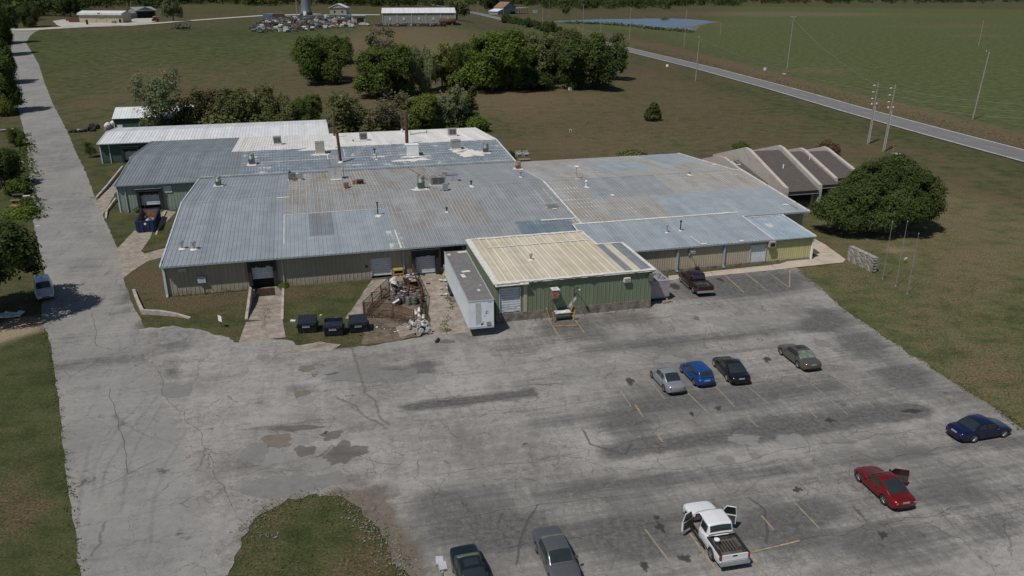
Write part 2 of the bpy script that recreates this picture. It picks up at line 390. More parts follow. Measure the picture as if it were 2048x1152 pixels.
# ---- asphalt: bleached, stained, cracked
def mat_asphalt(name, lo, hi, crack=1.0, fine_crack=1.0, dirt=(.16, .13, .1)):
    m, nt, b = newmat(name)
    a = nd(nt, 'ShaderNodeAttribute', attribute_name='zone'); sep = nd(nt, 'ShaderNodeSeparateColor', {0: a.outputs['Color']})
    v = coords(nt, (1, 1, 0.001)); vx = coords(nt, (.2, 1.1, 1), (0, 0, -TH))
    big = nz(nt, v, .11, 7, .62); mid = nz(nt, v, .9, 7, .68); fine = nz(nt, v, 9, 3, .7); strk = nz(nt, vx, .55, 6, .62)
    t = mth(nt, 'ADD', mth(nt, 'MULTIPLY', big, .55), mth(nt, 'MULTIPLY', mid, .45))
    c = mixc(nt, mrange(nt, t, .34, .64), lo, hi)
    # paint masks
    dk = mth(nt, 'MULTIPLY_ADD', sep.outputs[0], 7.0, -3.5)
    gr = nz(nt, v, 2.4, 8, .8); vy = nz(nt, coords(nt, (1.4, .25, 1), (0, 0, -TH)), .8, 6, .7)
    fs_ = nz(nt, coords(nt, (.14, 2.4, 1), (0, 0, -TH)), .8, 6, .7)
    for q, k in ((mid, 2.2), (strk, 2.0), (gr, 4.2), (vy, 2.0), (fs_, 2.4)): dk = mth(nt, 'ADD', dk, mth(nt, 'MULTIPLY_ADD', q, k, -k / 2))
    c = mixc(nt, mrange(nt, dk, .0, 1.5, 0, .9, False), c, mixc(nt, mrange(nt, gr, .35, .65), (.05, .048, .048), (.13, .126, .121)))
    br = mth(nt, 'ADD', mth(nt, 'MULTIPLY_ADD', sep.outputs[2], 2.0, -1.0), mth(nt, 'ADD', mth(nt, 'MULTIPLY_ADD', mid, 1.4, -.7), mth(nt, 'MULTIPLY_ADD', gr, 2.0, -1.0)))
    c = mixc(nt, mrange(nt, br, .12, .8, 0, .85), c, mixc(nt, mrange(nt, gr, .35, .65), [k * .55 for k in dirt], dirt))
    lt = mth(nt, 'ADD', mth(nt, 'MULTIPLY_ADD', sep.outputs[1], 2.0, -1.0), mth(nt, 'MULTIPLY_ADD', mid, 1.0, -.5))
    c = mixc(nt, mrange(nt, lt, .15, .8, 0, .7), c, (.33, .325, .315))
    # scattered oil spots
    sp = nz(nt, v, .42, 2, .5); sp2 = nz(nt, v, 3.1, 4, .6)
    c = mixc(nt, mth(nt, 'MULTIPLY', mrange(nt, sp, .66, .74, 0, .75), mrange(nt, sp2, .38, .6)), c, (.05, .047, .045))
    # cracks
    wob = nd(nt, 'ShaderNodeTexNoise', {'Vector': v, 'Scale': .8, 'Detail': 5.0, 'Roughness': .65})
    vv = nd(nt, 'ShaderNodeVectorMath', {0: wob.outputs['Color'], 1: (1.3, 1.3, 0)}, operation='MULTIPLY').outputs[0]
    vv = nd(nt, 'ShaderNodeVectorMath', {0: v, 1: vv}, operation='ADD').outputs[0]
    e1 = nd(nt, 'ShaderNodeTexVoronoi', {'Vector': vv, 'Scale': .28}, feature='DISTANCE_TO_EDGE').outputs[0]
    e2 = nd(nt, 'ShaderNodeTexVoronoi', {'Vector': vv, 'Scale': 1.15}, feature='DISTANCE_TO_EDGE').outputs[0]
    gate = mrange(nt, nz(nt, v, .16, 4, .6), .47, .6)
    gate1 = mrange(nt, nz(nt, v, .23, 3, .6), .42, .56)
    k1 = mth(nt, 'MULTIPLY', mrange(nt, e1, .0, .011, 1, 0), mth(nt, 'MULTIPLY', gate1, .7 * crack))
    k2 = mth(nt, 'MULTIPLY', mrange(nt, e2, .0, .04, 1, 0), mth(nt, 'MULTIPLY', gate, .5 * fine_crack))
    e3 = nd(nt, 'ShaderNodeTexVoronoi', {'Vector': vv, 'Scale': 2.6}, feature='DISTANCE_TO_EDGE').outputs[0]
    k2 = mth(nt, 'MAXIMUM', k2, mth(nt, 'MULTIPLY', mrange(nt, e3, .0, .07, 1, 0), mth(nt, 'MULTIPLY', mrange(nt, nz(nt, v, .13, 4, .6), .5, .62), .38 * fine_crack)))
    c = mixc(nt, mth(nt, 'MAXIMUM', k1, k2), c, (.07, .064, .06))
    fv = mth(nt, 'MULTIPLY_ADD', fine, .5, .76)
    c = mixc(nt, 1.0, c, nd(nt, 'ShaderNodeCombineColor', {0: fv, 1: fv, 2: fv}).outputs[0], 'MULTIPLY')
    nt.links.new(c, b.inputs['Base Color']); b.inputs['Roughness'].default_value = .92; b.inputs['Specular IOR Level'].default_value = .25
    nt.links.new(bumpn(nt, mth(nt, 'SUBTRACT', fine, mth(nt, 'MULTIPLY', mth(nt, 'MAXIMUM', k1, k2), 2.0)), .35, .02), b.inputs['Normal'])
    return m
M['lot'] = mat_asphalt('parking_lot_asphalt', (.155, .148, .139), (.315, .302, .284))
M['road'] = mat_asphalt('road_asphalt', (.187, .181, .172), (.262, .253, .241), .8, .25)
M['hwy'] = P('highway_asphalt', (.145, .143, .147), .9, var=.08, scale=.3, stain=(.12, .12, .125), samt=.3, sscale=.15)
M['worn'] = P('worn_asphalt', (.2, .195, .19), .92, var=.2, scale=1.5, stain=(.12, .115, .11), samt=.5, sscale=1.2)
M['tar'] = P('tar_line', (.085, .08, .077), .9, var=.35, scale=3)
M['gravel'] = P('pale_gravel', (.4, .37, .34), .95, var=.15, scale=.6, stain=(.28, .24, .2), samt=.4, sscale=.2)
M['sidewalk'] = P('sidewalk_concrete', (.42, .355, .29), .9, var=.1, scale=1.2, stain=(.3, .245, .195), samt=.4, sscale=.6)
M['driveconc'] = P('driveway_concrete', (.29, .25, .212), .92, var=.2, scale=1.6, stain=(.17, .142, .117), samt=.75, sscale=.9)
M['dirt'] = P('bare_dirt', (.15, .115, .08), .97, var=.35, scale=2, stain=(.055, .045, .034), samt=.75, sscale=.7, bump=.4)

# ---- ground sheet
RX0, RX1 = 9.0, 12.45                      # loading dock ramp, in factory axes
ramp_hole = [W3(RX0, .3), W3(RX1, .3), W3(RX1, -10.2), W3(RX0, -9.0)]
ymax = 6000.0
def ground_points():
    ys = list(np.arange(-60, 130, 1.7)); y = 130.0
    while y < ymax: y *= 1.02; ys.append(y)
    out = []
    for y in ys:
        half = 85 + max(0, y) * .82; nx = 118 if y < 130 else 130
        xs = np.linspace(-half, half, nx) + rng.uniform(-.3, .3, nx)
        out += [(x, y) for x in xs]
    return out
GM = [  # dry (channel 0: + brown, - green), lush dark (1), dirt (2)
    ('p', [(60, 75), (600, 62), (560, 100), (330, 120), (120, 110)], 30, 0, -.45), ('p', [(70, 60), (160, 120), (200, 180), (110, 160)], 12, 0, -.35),
    ('e', 330, 160, 140, 25, 0, .08), ('e', 470, 195, 160, 26, 0, .42), ('e', 300, 215, 170, 28, 0, .2), ('e', 200, 190, 80, 40, 0, .1), ('e', 590, 85, 80, 20, 0, -.3), ('e', 790, 88, 220, 26, 0, .5), ('e', 780, 62, 200, 8, 0, .3),
    ('p', [(480, 62), (700, 55), (690, 66), (560, 76), (490, 70)], 8, 0, -.7), ('e', 500, 95, 200, 8, 0, -.2), ('e', 900, 110, 100, 20, 0, .4), ('e', 700, 160, 120, 60, 0, .35), ('e', 950, 190, 260, 30, 0, .4),
    ('p', [(1010, 200), (1280, 190), (1700, 300), (1400, 330), (1050, 330)], 15, 0, .22), ('e', 1150, 240, 130, 20, 0, .2), ('e', 1330, 150, 90, 40, 0, .25), ('e', 1420, 200, 120, 18, 0, .2), ('e', 1130, 290, 90, 22, 0, .15),
    ('p', [(1180, 90), (1110, 50), (1340, 62), (1540, 120), (1760, 190), (2048, 250), (2048, 20), (1500, 14), (1450, 50), (1100, 46)], 40, 0, -.62),
    ('l', 1290, 88, 2048, 283, 9, 0, 1.05), ('l', 1050, 34, 1290, 88, 9, 0, .6), ('e', 1640, 140, 90, 10, 0, .6), ('e', 1900, 52, 170, 6, 0, .55), ('e', 1960, 72, 90, 5, 0, .6), ('e', 2010, 140, 60, 6, 0, .4), ('e', 1540, 28, 260, 6, 0, .9), ('e', 1800, 30, 260, 6, 0, .3),
    ('p', [(1180, 90), (1110, 50), (1340, 62), (1540, 120), (1760, 190), (2048, 250), (2048, 20), (1500, 14), (1450, 50), (1100, 46)], 40, 3, .8), ('p', [(1010, 200), (1280, 150), (2048, 360), (2048, 540), (1400, 330), (1050, 330)], 15, 3, .2), ('p', [(1600, 545), (1690, 520), (1720, 340), (2048, 440), (2048, 850), (1830, 706)], 8, 3, .85), ('e', 800, 90, 260, 44, 3, .6), ('p', [(80, 90), (560, 80), (620, 200), (560, 250), (160, 250)], 20, 3, .22), ('e', 950, 200, 300, 40, 3, .35), ('e', 1350, 190, 120, 60, 0, .12), ('e', 1250, 290, 200, 30, 3, .25), ('e', 640, 620, 90, 60, 0, -.25), ('e', 430, 640, 100, 20, 0, -.2), ('e', 1450, 50, 120, 5, 0, .35), ('e', 1780, 250, 60, 10, 0, .4),
    ('l', 1250, 118, 2048, 345, 5, 0, -.3), ('e', 1330, 300, 330, 25, 0, .05), ('e', 1900, 420, 130, 60, 0, .3), ('e', 1950, 560, 110, 70, 0, .42), ('e', 1850, 640, 90, 40, 0, .2), ('e', 1960, 760, 70, 50, 0, .35), ('e', 1960, 330, 120, 30, 0, .2), ('l', 1700, 300, 2048, 420, 2.5, 0, .3), ('e', 1780, 600, 60, 30, 0, -.15),
    ('l', 1600, 545, 1830, 705, 2.2, 0, -.5), ('l', 1830, 705, 2048, 852, 2.2, 0, -.1), ('e', 1990, 700, 60, 40, 0, .25), ('e', 1700, 470, 90, 15, 0, .3), ('e', 1800, 500, 50, 12, 2, .35), ('e', 1640, 450, 40, 18, 2, .25),
    ('p', [(0, 660), (105, 660), (130, 860), (160, 1152), (0, 1152)], 3, 0, -.42), ('e', 30, 1020, 55, 70, 0, 1.1), ('e', 40, 930, 30, 40, 0, .35), ('e', 110, 1100, 20, 40, 0, .4), ('e', 45, 800, 30, 30, 0, .35), ('e', 100, 760, 25, 70, 1, .45), ('e', 105, 930, 20, 60, 1, .35),
    ('p', [(0, 640), (78, 638), (80, 662), (40, 672), (0, 690)], 1.2, 2, .75), ('e', 55, 690, 40, 16, 0, .2),
    ('p', [(0, 400), (55, 400), (60, 520), (0, 540)], 2, 0, -.5), ('l', 20, 300, 25, 430, 5, 0, -.4), ('e', 30, 440, 50, 15, 1, .3),
    ('p', [(130, 250), (200, 320), (225, 400), (230, 500), (300, 520), (320, 420), (240, 430), (195, 330)], 2.5, 0, -.35),
    ('e', 300, 560, 45, 25, 0, .95), ('e', 360, 590, 60, 22, 0, .75), ('e', 440, 600, 60, 15, 0, .5), ('e', 290, 520, 30, 12, 0, .6), ('e', 400, 650, 120, 12, 0, -.25), ('e', 600, 590, 50, 14, 0, .55), ('e', 690, 575, 45, 12, 0, .3), ('e', 650, 640, 60, 20, 0, -.45), ('e', 610, 660, 50, 10, 0, -.3), ('e', 720, 575, 30, 18, 0, -.4),
    ('e', 630, 1080, 120, 70, 0, -.35), ('e', 740, 1110, 60, 40, 0, .75), ('e', 560, 1030, 50, 30, 0, .2), ('e', 650, 1010, 60, 16, 0, -.4), ('e', 690, 1140, 50, 20, 0, .4),
    ('e', 470, 680, 20, 6, 0, .6), ('e', 275, 660, 8, 25, 2, .4),
    ('p', [(232, 205), (390, 200), (390, 255), (200, 300), (150, 262)], 4, 0, -.1),
]
V, F = cdt([(-85 - 60 * 0 - ymax * .9, ymax * 1.03), (-140, -62), (140, -62), (85 + ymax * .9, ymax * 1.03)], ground_points(), [[(p.x, p.y) for p in ramp_hole]])
Z = np.array([terrain(x, y) for x, y in V])

mesh_from('ground', np.c_[V, Z], F, 'grass', GM)

# ---- side road
road_l = [(6, 55), (20, 66), (22, 95), (28, 160), (33, 205), (46, 255), (54, 290), (58, 340), (60, 400), (66, 440), (92, 560), (84, 600), (86, 650), (102, 690), (108, 740), (118, 800), (128, 900), (145, 1040), (162, 1152), (178, 1280), (205, 1500)]
road_r = [(470, 1500), (458, 1290), (452, 1152), (420, 1020), (390, 880), (345, 780), (310, 715), (288, 652), (268, 615), (248, 560), (238, 505), (224, 470), (205, 430), (190, 395), (172, 345), (152, 305), (140, 275), (128, 250), (108, 212), (90, 168), (78, 130), (64, 105), (52, 86), (60, 72), (70, 64), (80, 60)]
RM = [('e', 170, 540, 60, 30, 0, .1), ('e', 110, 320, 60, 30, 0, .12), ('e', 150, 420, 40, 50, 0, .12), ('e', 255, 600, 12, 30, 0, .45), ('e', 285, 655, 14, 14, 0, .5), ('l', 110, 735, 310, 712, 1.2, 0, .35), ('e', 260, 1000, 90, 120, 1, .12), ('e', 380, 900, 30, 90, 1, .3), ('e', 120, 845, 14, 14, 1, .5),
      ('l', 105, 700, 140, 1000, .8, 2, .25), ('l', 290, 655, 230, 470, .8, 2, .3), ('e', 150, 670, 60, 20, 0, .12)]
paving('side_road', pxl(*road_l, *road_r), .03, 'road', .8, .14, 1.6, RM, seed=3, follow=True)

# ---- factory yard and parking lot
lot_px = [(436, 1152), (396, 1020), (364, 880), (320, 780), (288, 715), (276, 660), (300, 655), (345, 655), (385, 657), (420, 665), (445, 672), (478, 686), (490, 680), (578, 682), (590, 690), (640, 700), (700, 696), (745, 692), (800, 683), (850, 672), (876, 668), (945, 662), (1000, 640), (1040, 636), (1292, 610), (1330, 590), (1336, 562), (1420, 553), (1560, 540), (1592, 537), (1612, 553), (1645, 580), (1692, 622), (1760, 668), (1826, 713), (1900, 762), (1985, 814), (2048, 862), (2140, 930), (2400, 1120), (2700, 1500), (812, 1500), (818, 1152), (778, 1090), (748, 1045), (705, 1008), (676, 992), (630, 988), (575, 998), (545, 1020), (512, 1036), (482, 1080), (456, 1152)]
LM = [  # 0 dark stain, 1 bleached, 2 brown dirt
    ('e', 1470, 570, 130, 26, 0, .42), ('e', 1560, 560, 40, 20, 0, .35), ('e', 1150, 665, 90, 24, 0, .4), ('e', 1260, 640, 70, 16, 0, .1), ('e', 1040, 690, 70, 22, 0, .3), ('e', 1300, 615, 30, 14, 2, .5), ('e', 1390, 640, 90, 20, 1, .1), ('e', 1020, 700, 60, 16, 2, .3),
    ('l', 1180, 700, 1640, 655, 1.2, 0, .35), ('l', 1000, 775, 1560, 690, 1.0, 0, .15), ('e', 1650, 640, 60, 26, 0, .3), ('e', 1720, 690, 60, 30, 0, .3), ('e', 1800, 760, 80, 30, 0, .25),
    ('e', 790, 745, 110, 10, 0, .5), ('e', 850, 730, 40, 10, 0, .5), ('l', 820, 815, 1060, 788, .7, 0, .75), ('l', 690, 860, 1060, 820, .6, 0, .15), ('e', 760, 738, 60, 6, 2, .35),
    ('l', 1080, 850, 1660, 770, 1.6, 0, .25), ('l', 1230, 905, 1830, 820, 1.3, 0, .6), ('l', 1780, 835, 1835, 822, .7, 0, .6), ('e', 1560, 860, 140, 25, 0, .18), ('e', 1260, 860, 70, 30, 0, .35), ('e', 1400, 770, 140, 30, 0, .16), ('e', 1330, 800, 120, 20, 0, .14),
    ('l', 1100, 990, 2048, 880, 1.0, 0, .3), ('e', 1180, 960, 90, 25, 0, .2), ('e', 960, 990, 130, 30, 0, .25), ('e', 1000, 1060, 150, 50, 0, .42), ('e', 860, 1010, 80, 30, 0, .35), ('e', 760, 985, 50, 18, 0, .3), ('e', 1250, 1080, 110, 50, 0, .32), ('e', 1560, 1060, 110, 50, 0, .42), ('e', 1640, 1020, 60, 30, 0, .32), ('e', 1800, 1090, 140, 50, 0, .35), ('e', 1900, 990, 100, 30, 0, .25), ('e', 1990, 1060, 80, 40, 0, .3), ('e', 1700, 960, 120, 14, 0, .15), ('e', 1350, 960, 80, 20, 0, .1), ('e', 1480, 1000, 80, 16, 0, .1),
    ('e', 1600, 930, 160, 16, 1, .18), ('e', 1480, 900, 120, 14, 1, .15), ('e', 1230, 720, 120, 14, 1, .12), ('e', 1640, 700, 70, 12, 1, .15), ('e', 1100, 780, 120, 16, 1, .14), ('e', 560, 740, 130, 30, 1, .18), ('e', 820, 880, 160, 30, 1, .15), ('e', 470, 780, 60, 40, 1, .12), ('e', 600, 690, 120, 8, 1, .2),
    ('e', 350, 690, 40, 16, 0, .3), ('e', 345, 745, 22, 12, 0, .4), ('e', 350, 725, 30, 12, 2, .4), ('e', 400, 720, 80, 8, 2, .3), ('e', 600, 780, 40, 12, 0, .3), ('e', 640, 790, 20, 10, 2, .3), ('e', 540, 860, 40, 10, 0, .35), ('e', 690, 910, 50, 16, 0, .35), ('e', 650, 940, 60, 14, 2, .3), ('e', 500, 920, 30, 14, 0, .25), ('e', 710, 960, 40, 14, 0, .3), ('e', 690, 985, 60, 8, 2, .4),
    ('e', 620, 690, 40, 8, 2, .5), ('e', 690, 698, 50, 6, 2, .6), ('e', 560, 710, 60, 10, 1, .15), ('e', 760, 1030, 30, 30, 2, .4), ('l', 1600, 545, 1830, 712, .5, 2, .5), ('l', 1830, 712, 2048, 860, .5, 2, .5),
    ('e', 330, 670, 30, 10, 0, .3), ('e', 470, 700, 60, 8, 1, .2), ('l', 740, 1000, 830, 1150, 1.3, 2, .8), ('l', 680, 985, 760, 1030, 1.0, 2, .6), ('l', 480, 1075, 560, 995, .8, 2, .35), ('e', 800, 1110, 40, 60, 0, .2),
    ('l', 1270, 800, 1640, 740, 4.2, 0, .16), ('l', 1500, 840, 1720, 800, 3, 0, .2), ('l', 1330, 1090, 2048, 960, 4.5, 0, .2), ('l', 900, 1090, 1300, 1030, 4.5, 0, .2), ('l', 1380, 590, 1600, 560, 3.5, 0, .3), ('l', 1100, 650, 1280, 630, 1.8, 0, .3), ('l', 1650, 640, 1800, 740, 3.0, 0, .25), ('l', 1800, 740, 2048, 900, 2.5, 0, .15),
]
lot = paving('parking_lot', pxl(*lot_px), .045, 'lot', .4, .4, .7, LM, seed=11)
def mat_mark(name, col, amt=.9, ns=2.2):
    """thin worn mark (oil, rubber, rust wash) that breaks up towards its rim"""
    m, nt, b = newmat(name); v = coords(nt); n = nz(nt, v, ns, 6, .7); a = nd(nt, 'ShaderNodeAttribute', attribute_name='cover').outputs['Fac']
    c = mixc(nt, n, [k * .7 for k in col], [k * 1.3 for k in col]); nt.links.new(c, b.inputs['Base Color']); b.inputs['Roughness'].default_value = .85; b.inputs['Specular IOR Level'].default_value = .2
    al = mrange(nt, mth(nt, 'ADD', a, mth(nt, 'MULTIPLY_ADD', n, 1.8, -.95)), .22, .85, 0, amt); nt.links.new(al, b.inputs['Alpha'])
    return m
M['oil'] = mat_mark('oil_stain', (.05, .047, .045), .7, 5); M['rustwash'] = mat_mark('rust_stain', (.185, .15, .115), .38); M['faintmark'] = mat_mark('faint_tyre_mark', (.15, .146, .141), .11, 1.2); M['tyremark'] = mat_mark('tyre_mark', (.1, .098, .096), .6); M['tarm'] = mat_mark('tar_line', (.085, .08, .076), .6, 1.6)
for k_, c_, a_ in (('patchl', (.3, .292, .278), .6), ('patchm', (.235, .228, .217), .65), ('patchd', (.145, .132, .12), .58), ('pothole', (.165, .145, .122), .92)): M[k_] = mat_mark(k_ + '_asphalt', c_, a_, 1.3)
def setcover(o, vals):
    a = o.data.attributes.new('cover', 'FLOAT', 'POINT'); a.data.foreach_set('value', np.array(vals, np.float32)); return o
def blob(name, u, v, ru, rv, mat, z=.052, n=30, irr=.22, seed=0, rot=0.0, parent=lot, hard=False):
    c = at(u, v); rx = abs(at(u + ru, v).x - c.x); ry = abs(at(u, v - rv).y - c.y); mb = MB(); vs_ = [(c.x, c.y, z)]; cov = [1.0]
    rings = ((.8, 1.0), (1.0, .75 if hard else .45), (1.12, 0.0)) if hard else ((.5, .95), (.9, .6), (1.35, 0.0))
    for kk, cv in rings:
        for i in range(n):
            a = 2 * math.pi * i / n
            k = kk * (1 + irr * (mnoise.noise(Vector((math.cos(a) * 1.3 + seed, math.sin(a) * 1.3, seed * 3.1))) * 1.6 + mnoise.noise(Vector((math.cos(a) * 4 + seed, math.sin(a) * 4, seed))) * .7))
            x, y = math.cos(a) * rx * k, math.sin(a) * ry * k; vs_.append((c.x + x * math.cos(rot) - y * math.sin(rot), c.y + x * math.sin(rot) + y * math.cos(rot), z)); cov.append(cv)
    fs = [(0, 1 + i, 1 + (i + 1) % n) for i in range(n)] + [(1 + r_ * n + i, 1 + r_ * n + (i + 1) % n, 1 + (r_ + 1) * n + (i + 1) % n, 1 + (r_ + 1) * n + i) for r_ in (0, 1) for i in range(n)]
    mb.add(vs_, fs); return setcover(mb.build(name, mat, parent), cov)
def smark(name, pts, wd, mat, z, parent, amp=.1, seed=0, seg=.4):
    """soft-edged ribbon"""
    P_ = []
    for a, b in zip(pts, pts[1:]):
        a = Vector(a[:2]); b = Vector(b[:2]); k = max(1, int((b - a).length / seg)); P_ += [a + (b - a) * (i / k) for i in range(k)]
    P_.append(Vector(pts[-1][:2])); rows = []; cov = []
    for i, p in enumerate(P_):
        d = (P_[min(i + 1, len(P_) - 1)] - P_[max(i - 1, 0)]).normalized(); nr = Vector((-d.y, d.x)); q = p + nr * ((mnoise.noise(Vector((p.x * .5, p.y * .5, seed))) * 1.4 + mnoise.noise(Vector((p.x * 2.2, p.y * 2.2, seed))) * .5) * amp)
        rows.append([(q.x + nr.x * wd * s_, q.y + nr.y * wd * s_, z) for s_ in (-.75, 0, .75)]); e_ = min(1, (i + .3) / 3, (len(P_) - i - .7) / 3); cov += [0, .95 * e_, 0]
    return setcover(MB().grid(rows).build(name, mat, parent), cov)
sd = 0
for (u, v, ru, rv, mt, irr, rot) in [
    (720, 752, 68, 14, 'patchm', .3, .05), (798, 752, 45, 12, 'patchm', .3, .08), (846, 759, 26, 11, 'patchl', .1, 0), (662, 741, 17, 10, 'patchl', .12, 0), (612, 739, 16, 6, 'pothole', .3, .1), (526, 715, 13, 5, 'patchm', .2, 0),
    (605, 789, 14, 9, 'pothole', .3, 0), (612, 800, 20, 8, 'patchl', .25, 0), (552, 884, 30, 14, 'pothole', .3, .1), (512, 906, 28, 18, 'patchm', .3, .2), (598, 883, 18, 8, 'patchl', .3, 0), (536, 916, 40, 16, 'patchl', .35, 0), (608, 903, 20, 12, 'patchd', .4, .2), (682, 906, 34, 22, 'patchd', .5, -.5), (556, 975, 72, 22, 'patchm', .25, .06), (660, 872, 22, 8, 'patchd', .4, .3), (355, 783, 28, 14, 'patchm', .25, .1), (640, 925, 26, 12, 'patchl', .4, 0), (590, 857, 36, 6, 'patchd', .5, .1), (655, 960, 30, 16, 'patchm', .4, 0),
    (1062, 701, 16, 6, 'patchm', .15, 0), (993, 711, 11, 3, 'patchm', .2, 0), (888, 700, 11, 4, 'patchm', .2, 0), (893, 684, 14, 4, 'patchd', .3, .2), (1645, 688, 16, 7, 'patchm', .06, 0), (1547, 791, 11, 6, 'patchd', .2, 0), (1390, 637, 8, 5, 'patchd', .4, .3), (1379, 634, 10, 4, 'patchl', .2, 0), (1385, 620, 20, 7, 'patchl', .35, 0), (1440, 642, 24, 10, 'patchl', .3, 0), (1510, 638, 30, 8, 'patchl', .4, 0), (1567, 630, 11, 4, 'patchl', .2, 0), (1452, 920, 18, 8, 'patchm', .2, 0), (1420, 925, 22, 7, 'patchl', .2, 0), (1583, 882, 28, 12, 'patchl', .2, 0), (1512, 914, 12, 6, 'patchm', .2, 0), (1690, 884, 22, 6, 'patchm', .15, 0), (1760, 890, 14, 8, 'patchm', .3, 0), (1250, 735, 14, 5, 'patchl', .3, 0), (1490, 880, 32, 12, 'patchl', .3, 0), (1340, 720, 30, 8, 'patchl', .3, 0), (1160, 745, 34, 9, 'patchl', .3, 0)]:
    sd += 1; blob('asphalt_patch', u, v, ru, rv, mt, .051 + .0042 * (sd % 3), 30, irr, sd * 1.7, rot, hard=True)
for i, (u, v, ru, rv) in enumerate([(1321, 1056, 9, 9), (1370, 1117, 12, 8), (1288, 1133, 10, 10), (1314, 1037, 7, 4), (1533, 719, 8, 5), (1348, 572, 11, 6), (1437, 818, 8, 4), (1384, 829, 5, 4), (1260, 762, 8, 7), (1595, 980, 9, 5), (1765, 1070, 10, 7), (1660, 842, 12, 4), (1172, 622, 5, 2), (1440, 560, 6, 3), (652, 866, 5, 3), (1820, 822, 26, 4), ]):
    blob('oil_stain', u, v, ru, rv, 'oil', .066, 22, .55, 50 + i)
cr = 0
RD = bpy.data.objects['side_road']
def crack(pts, wd=.055, mat='tarm', name='crack', z=.0665, amp=.35, parent=lot):
    global cr; cr += 1; smark(name, pxl(*pts), wd, mat, z, parent, amp, cr * 3.3)
for pts in [[(705, 690), (712, 735), (735, 785), (762, 832), (783, 864)], [(665, 786), (700, 808), (745, 838), (783, 864)]]: crack(pts, .34, 'rustwash', 'rust_streak', amp=.3)
for pts in [[(1000, 690), (1180, 672), (1290, 668), (1370, 664)], [(1000, 735), (1200, 700), (1420, 665)], [(450, 868), (540, 850), (640, 842), (700, 832)], [(1230, 906), (1420, 880), (1620, 850), (1830, 815)], [(1210, 940), (1420, 938), (1590, 900), (1700, 882), (1860, 858)],
            [(1410, 640), (1425, 665), (1460, 690), (1500, 700)], [(1590, 860), (1620, 890), (1625, 905), (1600, 918)], [(1480, 870), (1500, 905), (1520, 925)], [(1000, 830), (1120, 812), (1290, 790)], [(840, 960), (1000, 930), (1180, 905)], [(900, 1040), (1080, 1010), (1290, 985)], [(990, 1100), (1200, 1070), (1400, 1030)],
            [(430, 690), (520, 705), (640, 700)], [(300, 718), (330, 760), (325, 790), (370, 830), (400, 870), (440, 960), (470, 1040)], [(1335, 640), (1355, 670), (1400, 700)], [(1490, 1103), (1600, 1083), (1760, 1050), (1960, 1010)], [(700, 900), (745, 930), (760, 960)], [(600, 920), (690, 905), (760, 930), (830, 925)], [(480, 950), (560, 935), (640, 950)], [(560, 850), (600, 870), (660, 880), (690, 870)], [(620, 770), (690, 764), (760, 768), (810, 760)], [(1700, 900), (1760, 920), (1850, 905), (1980, 880)]]: crack(pts)
for pts in [[(1085, 1000), (1055, 1040), (1040, 1080), (1030, 1150)], [(1012, 1012), (1000, 1040), (990, 1065)], [(1480, 985), (1530, 1020), (1535, 1060), (1528, 1100)], [(1160, 850), (1180, 890), (1250, 910), (1270, 880)], [(1690, 1000), (1730, 1040), (1740, 1060)]]: crack(pts, .26, 'tyremark', 'tyre_mark', .062, .05)
for pts in [[(180, 885), (165, 960), (158, 1010), (155, 1080)], [(340, 760), (270, 850), (215, 930), (195, 1010)], [(330, 800), (280, 880), (250, 950), (240, 1040)], [(380, 850), (330, 930), (305, 1010), (300, 1100)], [(300, 790), (240, 850), (190, 930), (185, 1000)]]: crack(pts, .42, 'faintmark', 'tyre_mark', .056, .05, RD)
for pts in [[(182, 620), (190, 660), (196, 700)], [(215, 770), (240, 850), (252, 920), (258, 960)], [(140, 470), (200, 465)], [(112, 735), (200, 722), (300, 712)], [(160, 995), (250, 955), (330, 910)]]: crack(pts, .07, 'tarm', 'crack', .058, .18, RD)
# stall lines
def line(a, b, wd, mat, z=.0715):
    mb = MB(); strip(mb, pxl(a, b), wd, z, amp=.015, seed=a[0], seg=.6); mb.build('stall_line', mat, lot)
for a, b in [((1450, 552), (1488, 586)), ((1491, 547), (1533, 582)), ((1533, 543), (1578, 577)), ((1580, 541), (1578.5, 577)), ((1097, 640), (1122, 680)), ((1145, 634), (1169, 667)), ((1270, 811), (1287, 836)), ((1314, 870), (1326, 886)), ((1379, 1068), (1440, 1152)), ((1493, 1101), (1534, 1155)), ((1495, 1108), (1600, 1083)), ((1523, 1033), (1548, 1062))]: line(a, b, .12, 'paintyellow')
for a, b in [((1367, 779), (1419, 830)), ((1427, 770), (1470, 816)), ((1490, 770), (1540, 812)), ((1553, 711), (1695, 830)), ((1646, 740), (1749, 817)), ((1617, 765.5), (1673, 757.5)), ((1602, 809), (1634, 837)), ((1488, 830), (1516, 856)), ((1246, 586), (1255, 600)), ((1563, 980), (1640, 1060)), ((1290, 1060), (1350, 1140)), ((1290, 752), (1330, 800)), ((1740, 900), (1700, 905)), ((1240, 782), (1262, 815))]: line(a, b, .1, 'paintfaint')

